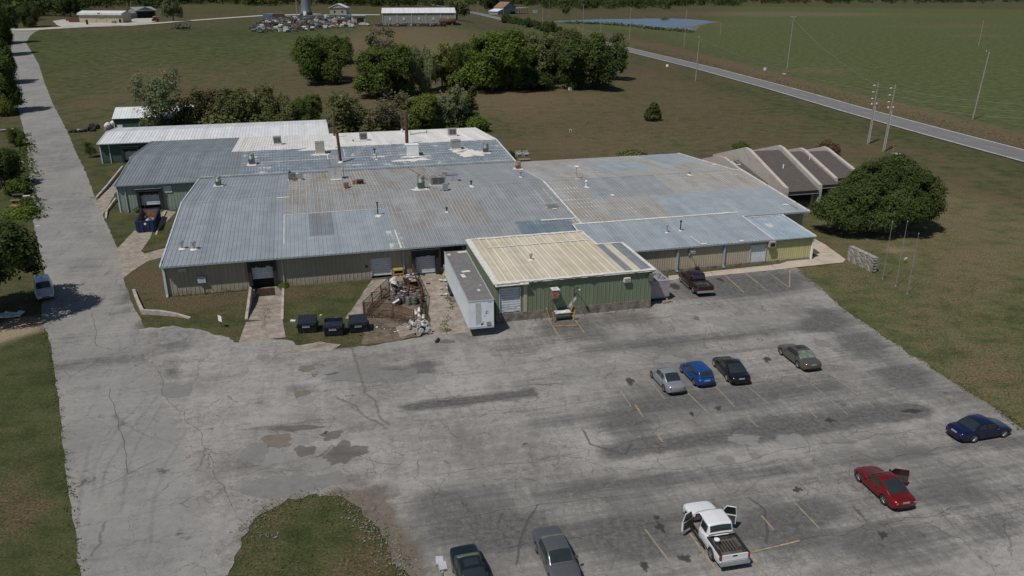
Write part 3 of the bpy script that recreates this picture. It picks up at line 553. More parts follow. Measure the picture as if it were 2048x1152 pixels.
# ---- concrete drives, walks, dirt
def slabs(name, px, z, mat, amp=.1, **k): return paving(name, pxl(*px), z, mat, .7, amp, seed=len(px) * 1.3, **k)
slabs('roll_off_drive', [(268, 462), (320, 458), (352, 424), (330, 420), (316, 430), (300, 478), (282, 502), (290, 508), (330, 497), (330, 514), (295, 523), (262, 545), (246, 558), (236, 510), (232, 500)], .036, 'driveconc')
slabs('warehouse_drive', [(190, 405), (225, 370), (252, 332), (262, 334), (232, 385), (212, 418), (205, 436)], .036, 'driveconc')
slabs('shed_apron', [(134, 266), (150, 264), (213, 258), (215, 261), (150, 270), (136, 272)], .034, 'gravel')
slabs('dock_yard', [(835, 550), (870, 545), (900, 560), (990, 630), (1000, 642), (945, 664), (860, 672), (862, 640), (845, 575)], .05, 'driveconc')
slabs('concrete_walk', [(744, 560), (800, 556), (800, 575), (778, 590), (742, 606), (728, 636), (690, 638)], .034, 'driveconc')
slabs('dirt_yard', [(732, 648), (728, 632), (780, 570), (830, 565), (846, 600), (850, 640), (862, 668), (800, 682), (740, 690), (720, 690)], .04, 'dirt', amp=.25)
slabs('concrete_slab', [(792, 655), (815, 644), (836, 664), (800, 677)], .058, 'driveconc')
slabs('sidewalk', [(1337, 553), (1560, 529), (1588, 518), (1620, 520), (1628, 512), (1640, 507), (1626, 497), (1628, 478), (1650, 490), (1691, 520), (1686, 526), (1600, 535), (1560, 540), (1337, 562)], .085, 'sidewalk', amp=.02)
mb = MB()
for a, b in [((1542, 530), (1552, 540)), ((1634, 519), (1650, 529)), ((1420, 543), (1428, 553)), ((1337, 557.5), (1545, 531)), ((1628, 506), (1690, 506))]: strip(mb, pxl(a, b), .05, .0885)
mb.build('joint', 'tar', bpy.data.objects['sidewalk'])
slabs('worn_edge', [(318, 660), (345, 652), (395, 660), (370, 680), (325, 690), (312, 680)], .062, 'worn', amp=.3)
slabs('stained_ramp', [(560, 700), (640, 684), (682, 690), (660, 704), (600, 706)], .064, 'driveconc', amp=.15)
smark('rust_streak', pxl((606, 705), (640, 692), (664, 686)), .8, 'rustwash', .07, bpy.data.objects['stained_ramp'], .2, 4)

# ---- highway
mb = MB(); strip(mb, [Vector((x, y)) for x, y in HWC], 9.6, .14, seg=12); hw = mb.build('highway', 'hwy'); hw['kind'] = 'structure'
def hoff(y, o):
    d = Vector((hwx(y + 4) - hwx(y - 4), 8)).normalized(); return Vector((hwx(y) + d.y * o, y - d.x * o))
for o in (-4.25, 4.25):
    mb = MB(); strip(mb, [hoff(y, o) for y in np.arange(-50, 1000, 12.0)], .42, .165, seg=12); mb.build('edge_line', 'paintwhite', hw)
for i, y in enumerate(np.arange(-40, 620, 12.0)):
    mb = MB(); strip(mb, [hoff(y, 0), hoff(y + 3.6, 0)], .5, .165, seg=4); mb.build('centre_dash', 'paintyellow', hw)

# ---- far tracks, pad, pond
paving('gravel_track', pxl((20, 62), (60, 62), (110, 58.5), (180, 55), (260, 52.5), (330, 47), (420, 40), (520, 33), (620, 30), (760, 31), (760, 29.4), (620, 28), (520, 31), (420, 38), (330, 44.5), (260, 49.5), (180, 52), (110, 55), (60, 57.5), (25, 59)), .22, 'gravel', 6, .3, None, seed=2, follow=True)
paving('gravel_pad', pxl((105, 43), (112, 50), (126, 56), (180, 54.5), (250, 51.5), (300, 47), (320, 42), (306, 37), (270, 38), (250, 42), (150, 41), (125, 40)), .3, 'gravel', 5, .5, 8, seed=5, follow=True)
pond_px = [(1112, 42.5), (1150, 41), (1200, 39.2), (1260, 38.2), (1330, 37.2), (1370, 38.5), (1400, 41), (1436, 44.5), (1405, 48), (1392, 52), (1384, 60), (1376, 64), (1350, 61), (1310, 58), (1270, 55), (1250, 50.5), (1215, 47.5), (1160, 46.5), (1120, 45)]
m, nt, b = newmat('pond_water'); b.inputs['Base Color'].default_value = (.085, .125, .2, 1); b.inputs['Roughness'].default_value = .3; b.inputs['Specular IOR Level'].default_value = .12
nt.links.new(bumpn(nt, nz(nt, coords(nt, (1, 1, 1)), .03, 2, .5), .05, .3), b.inputs['Normal']); M['water'] = m
M['mud'] = P('pond_bank_mud', (.12, .09, .06), .95, var=.25, scale=.08)
M['reed'] = P('bank_weeds', (.06, .06, .028), 1, var=.35, scale=.3)
cpt = at(1270, 46)
paving('pond_bank', [cpt + (p - cpt) * 1.06 for p in pxl(*pond_px)], .1, 'mud', 6, 1.2, None, seed=8)
paving('pond', pxl(*pond_px), .2, 'water', 4, 2.2, None, seed=9)
# ================================================================== FACTORY BUILDINGS
def mat_roof(name, base, base2, rust=0.0, rustc=(.215, .165, .12), dots=0.0, purlin=.3, purc=(.13, .15, .165), streak=.3, metal=.25, rough=.5, px=.46, py=1.52, patch=0.0, stripe=.5):
    """weathered ribbed roofing; object axes are the factory axes"""
    m, nt, b = newmat(name)
    v = coords(nt); sep = nd(nt, 'ShaderNodeSeparateXYZ', {0: v}); x, y = sep.outputs[0], sep.outputs[1]
    vs_ = coords(nt, (3.2, .1, 1)); vs2 = coords(nt, (1.1, .3, 1))
    n1 = nz(nt, v, .5, 5, .62); n2 = nz(nt, vs_, 1.0, 5, .65); n3 = nz(nt, v, 3, 4, .65); n4 = nz(nt, vs2, .35, 4, .6)
    c = mixc(nt, mrange(nt, n1, .32, .68), base, base2)
    pn = nd(nt, 'ShaderNodeTexWhiteNoise', {1: mth(nt, 'FLOOR', mth(nt, 'DIVIDE', x, .92))}, noise_dimensions='1D').outputs[0]
    py_ = nd(nt, 'ShaderNodeTexWhiteNoise', {1: mth(nt, 'ADD', mth(nt, 'FLOOR', mth(nt, 'DIVIDE', y, 6.8)), mth(nt, 'MULTIPLY', mth(nt, 'FLOOR', mth(nt, 'DIVIDE', x, .92)), 7.3))}, noise_dimensions='1D').outputs[0]
    f = mth(nt, 'ADD', mth(nt, 'MULTIPLY_ADD', pn, .14, .87), mth(nt, 'MULTIPLY_ADD', py_, .1, -.05)); f = mth(nt, 'ADD', f, mth(nt, 'MULTIPLY_ADD', n2, streak, -streak / 2))
    c = mixc(nt, 1.0, c, nd(nt, 'ShaderNodeCombineColor', {0: f, 1: f, 2: f}).outputs[0], 'MULTIPLY')
    fr = mth(nt, 'ABSOLUTE', mth(nt, 'SUBTRACT', mth(nt, 'FRACT', mth(nt, 'DIVIDE', x, px)), .5)); crest = mrange(nt, fr, .08, .13, 1, 0); shade_dirt = mth(nt, 'MULTIPLY', mrange(nt, fr, .1, .15), mrange(nt, fr, .2, .3, 1, 0))
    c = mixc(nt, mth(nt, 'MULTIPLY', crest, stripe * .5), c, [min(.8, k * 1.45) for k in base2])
    c = mixc(nt, mth(nt, 'MULTIPLY', shade_dirt, mrange(nt, n1, .2, .7, stripe * .55, stripe)), c, [k * .55 for k in base])       # rib shadow and grime, painted as a dark line along each rib
    if rust:
        c = mixc(nt, mth(nt, 'MULTIPLY', mrange(nt, fr, .2, .34), mrange(nt, n4, .4, .62, 0, min(1, rust * .95))), c, rustc)
        rr = mth(nt, 'ADD', mth(nt, 'MULTIPLY', n2, .75), mth(nt, 'MULTIPLY', n4, .55)); rr = mth(nt, 'ADD', rr, mth(nt, 'MULTIPLY', n3, .15))
        c = mixc(nt, mrange(nt, rr, .92 - rust * .32, 1.02 - rust * .2, 0, .8), c, rustc)
        r2 = mrange(nt, mth(nt, 'ADD', mth(nt, 'MULTIPLY', n2, .8), mth(nt, 'MULTIPLY', n3, .3)), .72, .86, 0, .6 * rust)
        c = mixc(nt, r2, c, (.17, .105, .07))
    fy = mth(nt, 'ABSOLUTE', mth(nt, 'SUBTRACT', mth(nt, 'FRACT', mth(nt, 'DIVIDE', y, py)), .5))
    ln = mth(nt, 'MULTIPLY', mrange(nt, fy, .0, .035, 1, 0), mrange(nt, n3, .38, .6, 0, purlin))
    c = mixc(nt, ln, c, purc)
    if dots:
        fx = fr
        gate = mrange(nt, nz(nt, v, .32, 4, .6), .62 - dots * .3, .72 - dots * .25); g2 = mrange(nt, n3, .36, .5)
        d = mth(nt, 'MULTIPLY', mrange(nt, fx, .1, .2, 1, 0), mrange(nt, fy, .07, .13, 1, 0))
        lnx = mth(nt, 'MULTIPLY', mrange(nt, fx, .03, .09, 1, 0), mrange(nt, nz(nt, v, .55, 3, .6), .55, .63, 0, .8)); lny = mth(nt, 'MULTIPLY', mrange(nt, fy, .02, .05, 1, 0), mrange(nt, nz(nt, v, .45, 3, .6), .5, .6, 0, .9))
        d = mth(nt, 'MAXIMUM', d, mth(nt, 'MULTIPLY', mth(nt, 'MAXIMUM', lnx, lny), .9))
        c = mixc(nt, mth(nt, 'MULTIPLY', mth(nt, 'MULTIPLY', d, gate), mth(nt, 'MULTIPLY', g2, .95)), c, (.66, .66, .63))
    if patch:
        c = mixc(nt, mrange(nt, mth(nt, 'ADD', nz(nt, v, .5, 5, .6), mth(nt, 'MULTIPLY', n3, .12)), .72 - patch * .2, .75 - patch * .2, 0, .9), c, (.62, .6, .55))
    nt.links.new(c, b.inputs['Base Color']); b.inputs['Metallic'].default_value = metal
    nt.links.new(mth(nt, 'MULTIPLY_ADD', n1, .25, rough - .12), b.inputs['Roughness'])
    return m
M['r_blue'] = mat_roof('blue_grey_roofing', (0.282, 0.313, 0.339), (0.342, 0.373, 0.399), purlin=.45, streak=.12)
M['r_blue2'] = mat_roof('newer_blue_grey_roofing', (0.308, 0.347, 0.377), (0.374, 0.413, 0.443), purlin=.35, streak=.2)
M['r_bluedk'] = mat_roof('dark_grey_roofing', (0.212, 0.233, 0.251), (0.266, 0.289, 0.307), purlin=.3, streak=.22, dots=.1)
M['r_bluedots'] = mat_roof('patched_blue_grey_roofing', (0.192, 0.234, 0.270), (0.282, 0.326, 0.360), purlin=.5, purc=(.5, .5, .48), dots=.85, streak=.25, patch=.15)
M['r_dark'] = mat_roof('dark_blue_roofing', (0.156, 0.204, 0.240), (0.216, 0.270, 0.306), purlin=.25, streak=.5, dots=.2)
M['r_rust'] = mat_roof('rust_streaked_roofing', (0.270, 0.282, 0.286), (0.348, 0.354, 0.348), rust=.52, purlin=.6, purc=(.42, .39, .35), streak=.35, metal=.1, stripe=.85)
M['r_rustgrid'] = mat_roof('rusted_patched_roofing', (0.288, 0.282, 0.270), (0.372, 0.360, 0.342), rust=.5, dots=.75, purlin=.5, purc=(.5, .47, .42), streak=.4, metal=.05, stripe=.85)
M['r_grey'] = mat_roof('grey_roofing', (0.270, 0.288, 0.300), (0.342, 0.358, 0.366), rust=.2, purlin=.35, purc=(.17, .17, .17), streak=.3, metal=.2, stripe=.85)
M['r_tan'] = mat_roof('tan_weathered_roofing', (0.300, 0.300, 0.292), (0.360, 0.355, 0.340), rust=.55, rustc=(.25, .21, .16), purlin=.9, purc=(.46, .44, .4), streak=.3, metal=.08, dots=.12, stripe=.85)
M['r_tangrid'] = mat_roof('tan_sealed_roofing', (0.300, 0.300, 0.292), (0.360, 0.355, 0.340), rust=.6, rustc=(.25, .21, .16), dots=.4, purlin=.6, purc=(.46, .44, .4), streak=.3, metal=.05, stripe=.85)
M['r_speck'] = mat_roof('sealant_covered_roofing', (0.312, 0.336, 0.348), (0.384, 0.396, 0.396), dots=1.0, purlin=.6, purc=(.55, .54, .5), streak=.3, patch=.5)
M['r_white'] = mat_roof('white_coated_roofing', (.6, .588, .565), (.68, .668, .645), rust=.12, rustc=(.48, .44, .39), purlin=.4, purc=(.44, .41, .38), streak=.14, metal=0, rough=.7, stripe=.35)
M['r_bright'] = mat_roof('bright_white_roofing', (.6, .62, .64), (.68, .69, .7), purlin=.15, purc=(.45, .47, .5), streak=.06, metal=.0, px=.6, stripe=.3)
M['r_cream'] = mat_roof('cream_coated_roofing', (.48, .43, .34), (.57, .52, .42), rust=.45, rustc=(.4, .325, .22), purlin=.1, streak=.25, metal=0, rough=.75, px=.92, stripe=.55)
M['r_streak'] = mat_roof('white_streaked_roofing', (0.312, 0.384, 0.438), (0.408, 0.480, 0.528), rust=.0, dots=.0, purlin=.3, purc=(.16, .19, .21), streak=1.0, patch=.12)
def mat_clad(name, col, low=None, var=.07):
    m, nt, b = newmat(name); v = coords(nt); v2 = coords(nt, (1.5, 1.5, .15))
    n1 = nz(nt, v2, 1.2, 5, .6); n2 = nz(nt, v, 1.4, 5, .65)
    c = mixc(nt, mrange(nt, n1, .3, .7), [k * (1 - var) for k in col], [k * (1 + var) for k in col])
    z = nd(nt, 'ShaderNodeSeparateXYZ', {0: v}).outputs[2]
    d = mth(nt, 'MULTIPLY', mrange(nt, mth(nt, 'ADD', z, mth(nt, 'MULTIPLY_ADD', n2, -.9, .45)), .1, .75, 1, 0), mrange(nt, n2, .35, .65, .1, .8))
    c = mixc(nt, d, c, low or [k * .6 for k in col])                      # rain splash and mud at the foot of the wall
    nt.links.new(c, b.inputs['Base Color']); b.inputs['Roughness'].default_value = .55
    return m
M['w_beige'] = mat_clad('beige_cladding', (.3, .27, .215)); M['w_tan'] = mat_clad('tan_cladding', (.36, .315, .24), (.24, .19, .14))
M['w_yellow'] = mat_clad('yellow_cladding', (.41, .4, .2), (.28, .25, .16)); M['w_green'] = mat_clad('sage_green_cladding', (.15, .185, .125), (.1, .12, .085))
M['w_pale'] = mat_clad('pale_green_cladding', (.215, .275, .235)); M['w_dkgreen'] = mat_clad('dark_green_cladding', (.045, .085, .078)); M['w_white'] = mat_clad('white_cladding', (.55, .58, .6))
M['w_farbeige'] = mat_clad('far_beige_cladding', (.42, .37, .27)); M['w_fargrey'] = mat_clad('far_grey_cladding', (.24, .235, .215))
M['trim'] = P('pale_blue_trim', (.48, .55, .6), .45, .1, var=.07, stain=(.33, .36, .38), samt=.3); M['gutter'] = P('grey_gutter', (.3, .36, .4), .45, .3, var=.1); M['tantrim'] = P('tan_trim', (.36, .32, .23), .6, var=.1)

class Bld:
    """a building standing on its own Empty; geometry given in factory axes"""
    def __init__(s, name, label, x0, y0, z0=0.0, cat='building'):
        s.o = (x0, y0, z0); s.e = thing(name, label, cat, W3(x0, y0, z0), TH)
    def add(s, mb, name, mat, smooth=False, parent=None, label=None):
        o = mb.build(name, mat, parent or s.e, smooth, s.o)
        if label: o['label'] = label
        return o
    def roof(s, x0, x1, y0, z0, y1, z1, mat, pitch=.46, rw=.12, rh=.045, name='roof_sheet', label=None):
        d = Vector((0, y1 - y0, z1 - z0)); n = Vector((0, -d.z, d.y)).normalized(); a = (x0 - s.o[0]) / pitch; f0 = (math.ceil(a - .5 + .13) + .5 - a) * pitch
        return s.add(MB().ribs((x0, y0, z0), (1, 0, 0), d, n, x1 - x0, d.length, pitch, rw, rh, f0), name, mat, label=label)
    def deck(s, x0, x1, prof, th=.16, name='roof_deck', mat='dark'):
        return s.add(MB().extr_x([(y, z - .012) for y, z in prof] + [(y, z - th) for y, z in reversed(prof)], x0, x1), name, mat)
    def wall_x(s, x0, x1, y, z0, z1, mat, openings=(), pitch=.46, face=-1, name='wall_cladding'):
        xs = sorted({x0, x1, *[a for o in openings for a in o[:2]]})
        for a, b in zip(xs, xs[1:]):
            op = [o for o in openings if o[0] <= a + 1e-6 and o[1] >= b - 1e-6]
            spans = [(z0, z1)] if not op else [(q0, q1) for q0, q1 in ((z0, op[0][2]), (op[0][3], z1)) if q1 - q0 > .03]
            for q0, q1 in spans:
                s.add(MB().ribs((a, y, q0), (1, 0, 0), (0, 0, 1), (0, face, 0), b - a, q1 - q0, pitch, .1, .035), name, mat)
    def wall_y(s, y0, y1, x, z0, z1, mat, face=-1, pitch=.46, name='wall_cladding', z1b=None):
        mb = MB()
        if z1b is None: mb.ribs((x, y0, z0), (0, 1, 0), (0, 0, 1), (face, 0, 0), y1 - y0, z1 - z0, pitch, .1, .035)
        else: mb.add([(x, y0, z0), (x, y1, z0), (x, y1, z1b), (x, y0, z1)], [(0, 1, 2, 3)])
        s.add(mb, name, mat)
    def rollup(s, x0, x1, y, z0, z1, mat='door', n=None, seal=False, inset=.12, name='roll_up_door', face=-1, step=.28):
        mb = MB(); k = n or max(4, int((z1 - z0) / step)); h = (z1 - z0) / k
        for i in range(k): mb.extr_x([(y - face * inset, z0 + i * h + .008), (y - face * (inset - .025), z0 + i * h + .05), (y - face * (inset - .025), z0 + (i + 1) * h - .05), (y - face * inset, z0 + (i + 1) * h - .008)], x0, x1)
        d = s.add(mb, name, mat)
        f = MB()
        for a, b in ((x0 - .1, x0), (x1, x1 + .1)): f.box(a, b, y - .05 if face < 0 else y - .12, y + .12 if face < 0 else y + .05, z0, z1 + .1)
        f.box(x0 - .1, x1 + .1, y - .05 if face < 0 else y - .1, y + .1 if face < 0 else y + .05, z1, z1 + .1)
        s.add(f, 'door_frame', 'palegrey' if not seal else 'black', parent=None)
        if seal:
            q = MB()
            for a, b in ((x0 - .42, x0 - .02), (x1 + .02, x1 + .42)): q.box(a, b, y - .45, y - .052, z0 - .6, z1 + .3)
            q.box(x0 - .42, x1 + .42, y - .5, y - .055, z1 + .12, z1 + .5); s.add(q, 'dock_seal', 'black')
            h_ = MB(); h_.box(x0 - .5, x1 + .5, y - .56, y - .03, z1 + .502, z1 + .56); s.add(h_, 'dock_hood', 'steel')
            c_ = MB(); rows = [[(x0 + (x1 - x0) * i / 14, y - .04 - .03 * (i % 2), z1 - (.32 + .25 * rng.random()) * (j)) for i in range(15)] for j in (0, 1)]
            c_.grid(rows); s.add(c_, 'torn_curtain', 'black')
        return d
    def gutter(s, x0, x1, y, z, mat='gutter', w=.14):
        s.add(MB().extr_x([(y - w, z + .02), (y - w, z - .12), (y - .01, z - .14), (y - .01, z - .1), (y - w + .03, z - .09), (y - w + .03, z + .02)], x0, x1), 'gutter', mat)
    def spout(s, x, y, z0, z1, mat='downspout', w=.13, kick=True):
        mb = MB().box(x - w / 2, x + w / 2, y - w, y - .02, z0 + .12, z1)
        if kick: mb.obox((x, y - w - .06, z0 + .1), (w, .3, w), (R(-25), 0, 0))
        s.add(mb, 'downspout', mat)
    def trimbar(s, p, q, w=.16, mat='trim', name='rake_trim', h=.2):
        p, q = Vector(p), Vector(q); d = (q - p); L = d.length; d.normalize()
        sd_ = d.cross(Vector((0, 0, 1))).normalized(); up = sd_.cross(d).normalized()
        vs_ = [c + sd_ * (a * w / 2) + up * (b * h / 2) for c in (p, q) for a, b in ((-1, -1), (1, -1), (1, 1), (-1, 1))]
        s.add(MB().add(vs_, [(0, 1, 2, 3), (7, 6, 5, 4), (0, 4, 5, 1), (1, 5, 6, 2), (2, 6, 7, 3), (3, 7, 4, 0)]), name, mat)

ZE, ZR, ZV, YR, YV = 3.72, 5.6, 4.31, 19.6, 39.2
def zM(y): return ZE + (ZR - ZE) * (y + .84) / (YR + .84) if y < YR else ZR + (ZV - ZR) * (y - YR) / (YV - YR)
SY0, SYR, SY1 = 38.0, 54.0, 73.6
def zS(y): return 4.25 + 1.3 * (y - SY0) / (SYR - SY0) if y < SYR else 5.55 - 1.1 * (y - SYR) / (SY1 - SYR)
# ---------------- main hall
B1 = Bld('factory_hall', 'long low beige metal factory hall with patchwork grey ribbed roof', 0, 0)
B1.deck(.03, 49.3, [(-.84, ZE), (YR, ZR), (YV, ZV)]); B1.deck(49.32, 80.78, [(1.1, zM(1.1)), (YR, ZR)]); B1.deck(49.32, 79.66, [(YR, ZR), (YV, ZV)])
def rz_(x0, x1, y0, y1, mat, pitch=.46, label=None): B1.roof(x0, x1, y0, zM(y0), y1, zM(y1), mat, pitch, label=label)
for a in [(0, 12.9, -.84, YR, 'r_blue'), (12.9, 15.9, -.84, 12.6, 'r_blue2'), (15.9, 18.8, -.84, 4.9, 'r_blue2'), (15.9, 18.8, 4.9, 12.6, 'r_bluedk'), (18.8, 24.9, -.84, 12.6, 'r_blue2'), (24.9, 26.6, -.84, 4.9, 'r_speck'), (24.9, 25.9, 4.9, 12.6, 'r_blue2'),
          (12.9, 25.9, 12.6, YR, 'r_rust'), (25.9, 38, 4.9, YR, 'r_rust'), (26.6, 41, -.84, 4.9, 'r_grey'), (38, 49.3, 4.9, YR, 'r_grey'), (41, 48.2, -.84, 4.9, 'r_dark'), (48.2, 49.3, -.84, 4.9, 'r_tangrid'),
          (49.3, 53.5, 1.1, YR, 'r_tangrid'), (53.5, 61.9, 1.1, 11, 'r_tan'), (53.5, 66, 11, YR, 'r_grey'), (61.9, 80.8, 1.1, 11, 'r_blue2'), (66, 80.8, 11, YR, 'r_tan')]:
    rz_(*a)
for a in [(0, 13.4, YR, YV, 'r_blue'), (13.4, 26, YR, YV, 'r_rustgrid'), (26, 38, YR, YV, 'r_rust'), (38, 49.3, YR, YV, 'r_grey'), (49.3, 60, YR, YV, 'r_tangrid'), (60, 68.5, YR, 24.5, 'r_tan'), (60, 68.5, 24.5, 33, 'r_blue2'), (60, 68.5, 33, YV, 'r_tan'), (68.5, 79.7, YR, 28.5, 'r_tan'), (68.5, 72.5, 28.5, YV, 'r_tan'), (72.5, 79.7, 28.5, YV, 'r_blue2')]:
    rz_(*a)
B1.wall_x(0.05, 50, 0, 0, 3.72, 'w_beige', [(8.95, 11.9, 0, 3.1), (22.5, 24.9, .1, 2.5), (27.6, 30.2, .1, 2.9)])
B1.wall_y(0, YR, .05, 0, 4.0, 'w_beige'); B1.wall_y(YR, 38.4, .05, 0, 4.0, 'w_beige')
for y0, y1 in ((0, YR), (YR, 38.4)): B1.wall_y(y0, y1, .06, 3.9, zM(y0) - .02, 'w_beige', z1b=zM(y1) - .02)
B1.wall_x(49.3, 80.5, 1.9, 0, 3.9, 'w_beige'); B1.wall_y(1.9, YV - .2, 79.5, 0, 4.3, 'w_beige', face=1); B1.wall_x(49.4, 79.5, YV - .3, 0, 4.1, 'w_beige', face=1)
B1.gutter(0, 34.0, -.84, ZE); B1.gutter(49.3, 80.8, 1.1, zM(1.1) - .02)
B1.trimbar((-.03, -.84, ZE), (-.03, YR, ZR)); B1.trimbar((-.03, YR, ZR), (-.03, YV, ZV)); B1.trimbar((80.85, 1.1, zM(1.1)), (80.85, YR, ZR), mat='offwhite'); B1.trimbar((79.75, YR, ZR), (79.75, YV, ZV), mat='offwhite')
B1.add(MB().box(79.7, 80.9, YR - .1, YR + .12, ZR - .2, ZR + .08), 'rake_trim', 'offwhite')
B1.add(MB().extr_x([(YR - .22, ZR - .0), (YR, ZR + .06), (YR + .22, ZR - .0), (YR, ZR + .02)], 0, 80), 'ridge_cap', 'r_grey')
B1.spout(.16, -.06, 0, 3.6, 'trim', .2); B1.spout(12.65, -.06, .05, 3.6); B1.spout(26.35, -.06, .05, 3.6)
for q in [(.2, -.55, 3.55), (12.65, -.5, 3.55), (26.35, -.5, 3.55)]: B1.add(MB().bar((q[0], -.75, 3.6), (q[0], -.1, 3.35), .06), 'spout_elbow', 'downspout')
B1.add(MB().box(-.02, .14, -.06, .1, 0, 3.7), 'corner_trim', 'trim')
# dock 1
B1.add(MB().box(RX0 + .02, RX1 - .02, -.02, .25, -1.25, .0), 'dock_face', 'concdark'); B1.add(MB().box(9.35, 11.5, -.16, -.03, -.55, .02), 'dock_bumper', 'rust')
B1.rollup(9.3, 11.55, .0, 1.15, 3.0, 'door', 7, True, .1); B1.add(MB().box(9.05, 11.85, .6, .7, 0, 3.1), 'dock_recess', 'dark')
for a, b in ((9.03, 9.3), (11.55, 11.88)): B1.add(MB().box(a, b, -.03, .12, -.02, 3.1), 'dock_jamb', 'black')
B1.add(MB().box(9.0, 9.35, -.3, -.03, -.9, .1), 'dock_corner', 'conc'); B1.add(MB().box(11.55, 12.4, -.3, -.03, -.9, .1), 'dock_corner', 'conc')
# door 2, dock 3
B1.rollup(22.6, 24.8, 0, .3, 2.42, 'door', 9); B1.add(MB().box(22.5, 24.9, .25, .3, .02, .5), 'door_gap', 'dark')
B1.rollup(27.75, 30.05, 0, .15, 2.75, 'door', 10, True, .1); B1.wall_x(30.62, 34, -.02, 0, 3.7, 'w_beige')
B1.add(MB().box(30.75, 33.3, -.1, -.06, .8, 3.3), 'dock_seal', 'black')
B1.add(MB().box(1.6, 2.5, -.12, -.03, 2.75, 3.15), 'wall_vent', 'palegrey')
b = B1.add(MB().box(3.5, 4.35, -.34, -.03, 1.35, 2.1), 'meter_cabinet', 'palegrey'); B1.add(MB().bar((3.95, -.1, .05), (3.95, -.1, 1.35), .03), 'conduit', 'palegrey')
B1.add(MB().box(3.1, 3.2, -.14, -.03, 1.35, 1.5), 'outlet_box', 'offwhite'); B1.add(MB().box(21.9, 22.15, -.1, -.03, 1.5, 1.75), 'switch_box', 'dark')
# sealant on the roof: hand-brushed seams
def seam(pts, wd, name='sealant_seam', up=.055, zf=zM, B=None, mat='sealant', jag=.35):
    mb = MB(); rows = []
    for (xa, ya), (xb, yb) in zip(pts, pts[1:]):
        L = math.hypot(xb - xa, yb - ya); k = max(2, int(L / .45))
        for i in range(k + (1 if (xb, yb) == tuple(pts[-1]) else 0)):
            t = i / k; x, y = xa + (xb - xa) * t, ya + (yb - ya) * t; nx, ny = -(yb - ya) / L, (xb - xa) / L
            a, b_ = (wd / 2 * (1 + jag * rng.uniform(-1, 1)) for _ in '12')
            p, q = (x - nx * a, y - ny * a), (x + nx * b_, y + ny * b_)
            rows.append([(p[0], p[1], zf(p[1]) + up), (q[0], q[1], zf(q[1]) + up)])
    mb.grid(rows); (B or B1).add(mb, name, mat)
seam([(49.2, 30), (49.2, YR)], .14); seam([(49.2, YR), (49.25, -.3)], .22); seam([(44.5, 4.7), (49.2, 4.6)], .3); seam([(49.3, 2.4), (52, 2.5)], .4)
seam([(25.0, 12.6), (12.9, 12.6)], .12); seam([(12.95, 12.6), (12.95, 3)], .09); seam([(26.1, -.7), (26.0, 5)], .14); seam([(0.5, YV - .5), (13, YV - .4)], .16); seam([(13, YV - .4), (49, YV - .3)], .1); seam([(12.0, 19.2), (13.6, 19.3)], .25); seam([(49.3, 11), (53.5, 11)], .07); seam([(26, 10.8), (31, 10.8)], .07, up=.06); seam([(21, 14.5), (25.5, 14.4)], .07)
seam([(46.0, 10.6), (48.8, 10.5)], .08); seam([(46.5, 12.4), (49, 12.4)], .06); seam([(45.5, 14.2), (48, 14.2)], .06); seam([(46.8, 10.5), (46.8, 16)], .06); seam([(48.2, 10.5), (48.2, 16.5)], .06)
def splotch(x, y, rx, ry, zf=zM, B=None, seed=0, mat='sealant', n=34, irr=.5, name='sealant_patch', up=.06):
    pts = []
    for i in range(n):
        a = 2 * math.pi * i / n; k = 1 + irr * (mnoise.noise(Vector((math.cos(a) * 1.6 + seed, math.sin(a) * 1.6, seed))) * 1.3 + rng.uniform(-.25, .25))
        px_, py_ = x + math.cos(a) * rx * k, y + math.sin(a) * ry * k; pts.append((px_, py_, zf(py_) + up))
    mb = MB(); mb.add([(x, y, zf(y) + up)] + pts, [(0, 1 + i, 1 + (i + 1) % n) for i in range(n)]); (B or B1).add(mb, name, mat)
for i, (x, y, rx, ry) in enumerate([(31.4, 19.2, 1.9, .8), (47.3, 9, 1.3, 1.0), (48.6, 31.4, 1.0, 1.0), (1.75, 3.8, .45, .5), (3.05, 3.4, .45, .5), (24.5, 9.9, .6, .8), (33.3, 9.7, .35, .5), (38.5, 19, .4, .6), (20.2, 31.5, 1.2, 1.0), (3.5, 31.3, .8, .8), (14.5, 32.8, 1.2, 1.0), (71.7, 18.2, .5, .5), (54.3, 19.6, .5, .4), (54.6, 15.8, .45, .5), (21.5, 23, .9, .8), (57, 12, .4, .5), (79, 4, .8, .3), (79.3, 25, .5, .6)]):
    splotch(x, y, rx * .7, ry * .7, seed=i * 2.3)
# ---------------- north hall
B2 = Bld('factory_north_hall', 'pale green metal factory hall behind the beige hall with half its roof coated white', -11.8, 38.4)
B2.deck(-11.77, -.05, [(SY0, zS(SY0)), (SYR, 5.55), (SY1, zS(SY1))]); B2.deck(-.04, 50.1, [(YV + .1, zS(YV + .1)), (SYR, 5.55), (SY1, zS(SY1))])
def r2(x0, x1, y0, y1, mat, pitch): B2.roof(x0, x1, y0, zS(y0), y1, zS(y1), mat, pitch)
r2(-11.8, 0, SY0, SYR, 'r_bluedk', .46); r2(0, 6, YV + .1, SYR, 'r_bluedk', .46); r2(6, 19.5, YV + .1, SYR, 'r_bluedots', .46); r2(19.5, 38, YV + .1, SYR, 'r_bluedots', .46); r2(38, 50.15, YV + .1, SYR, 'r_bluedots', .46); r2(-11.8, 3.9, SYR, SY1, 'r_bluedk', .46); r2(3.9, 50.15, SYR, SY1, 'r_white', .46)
B2.wall_x(-11.6, 0, 38.4, 0, 4.22, 'w_pale', [(-9.05, -5.5, 0, 3.15)]); B2.wall_y(38.4, SY1 - .3, -11.6, 0, 4.4, 'w_pale'); B2.wall_y(38.4, SY1 - .3, 49.9, 0, 4.4, 'w_pale', face=1); B2.wall_x(-11.6, 50, SY1 - .4, 0, 4.3, 'w_pale', face=1)
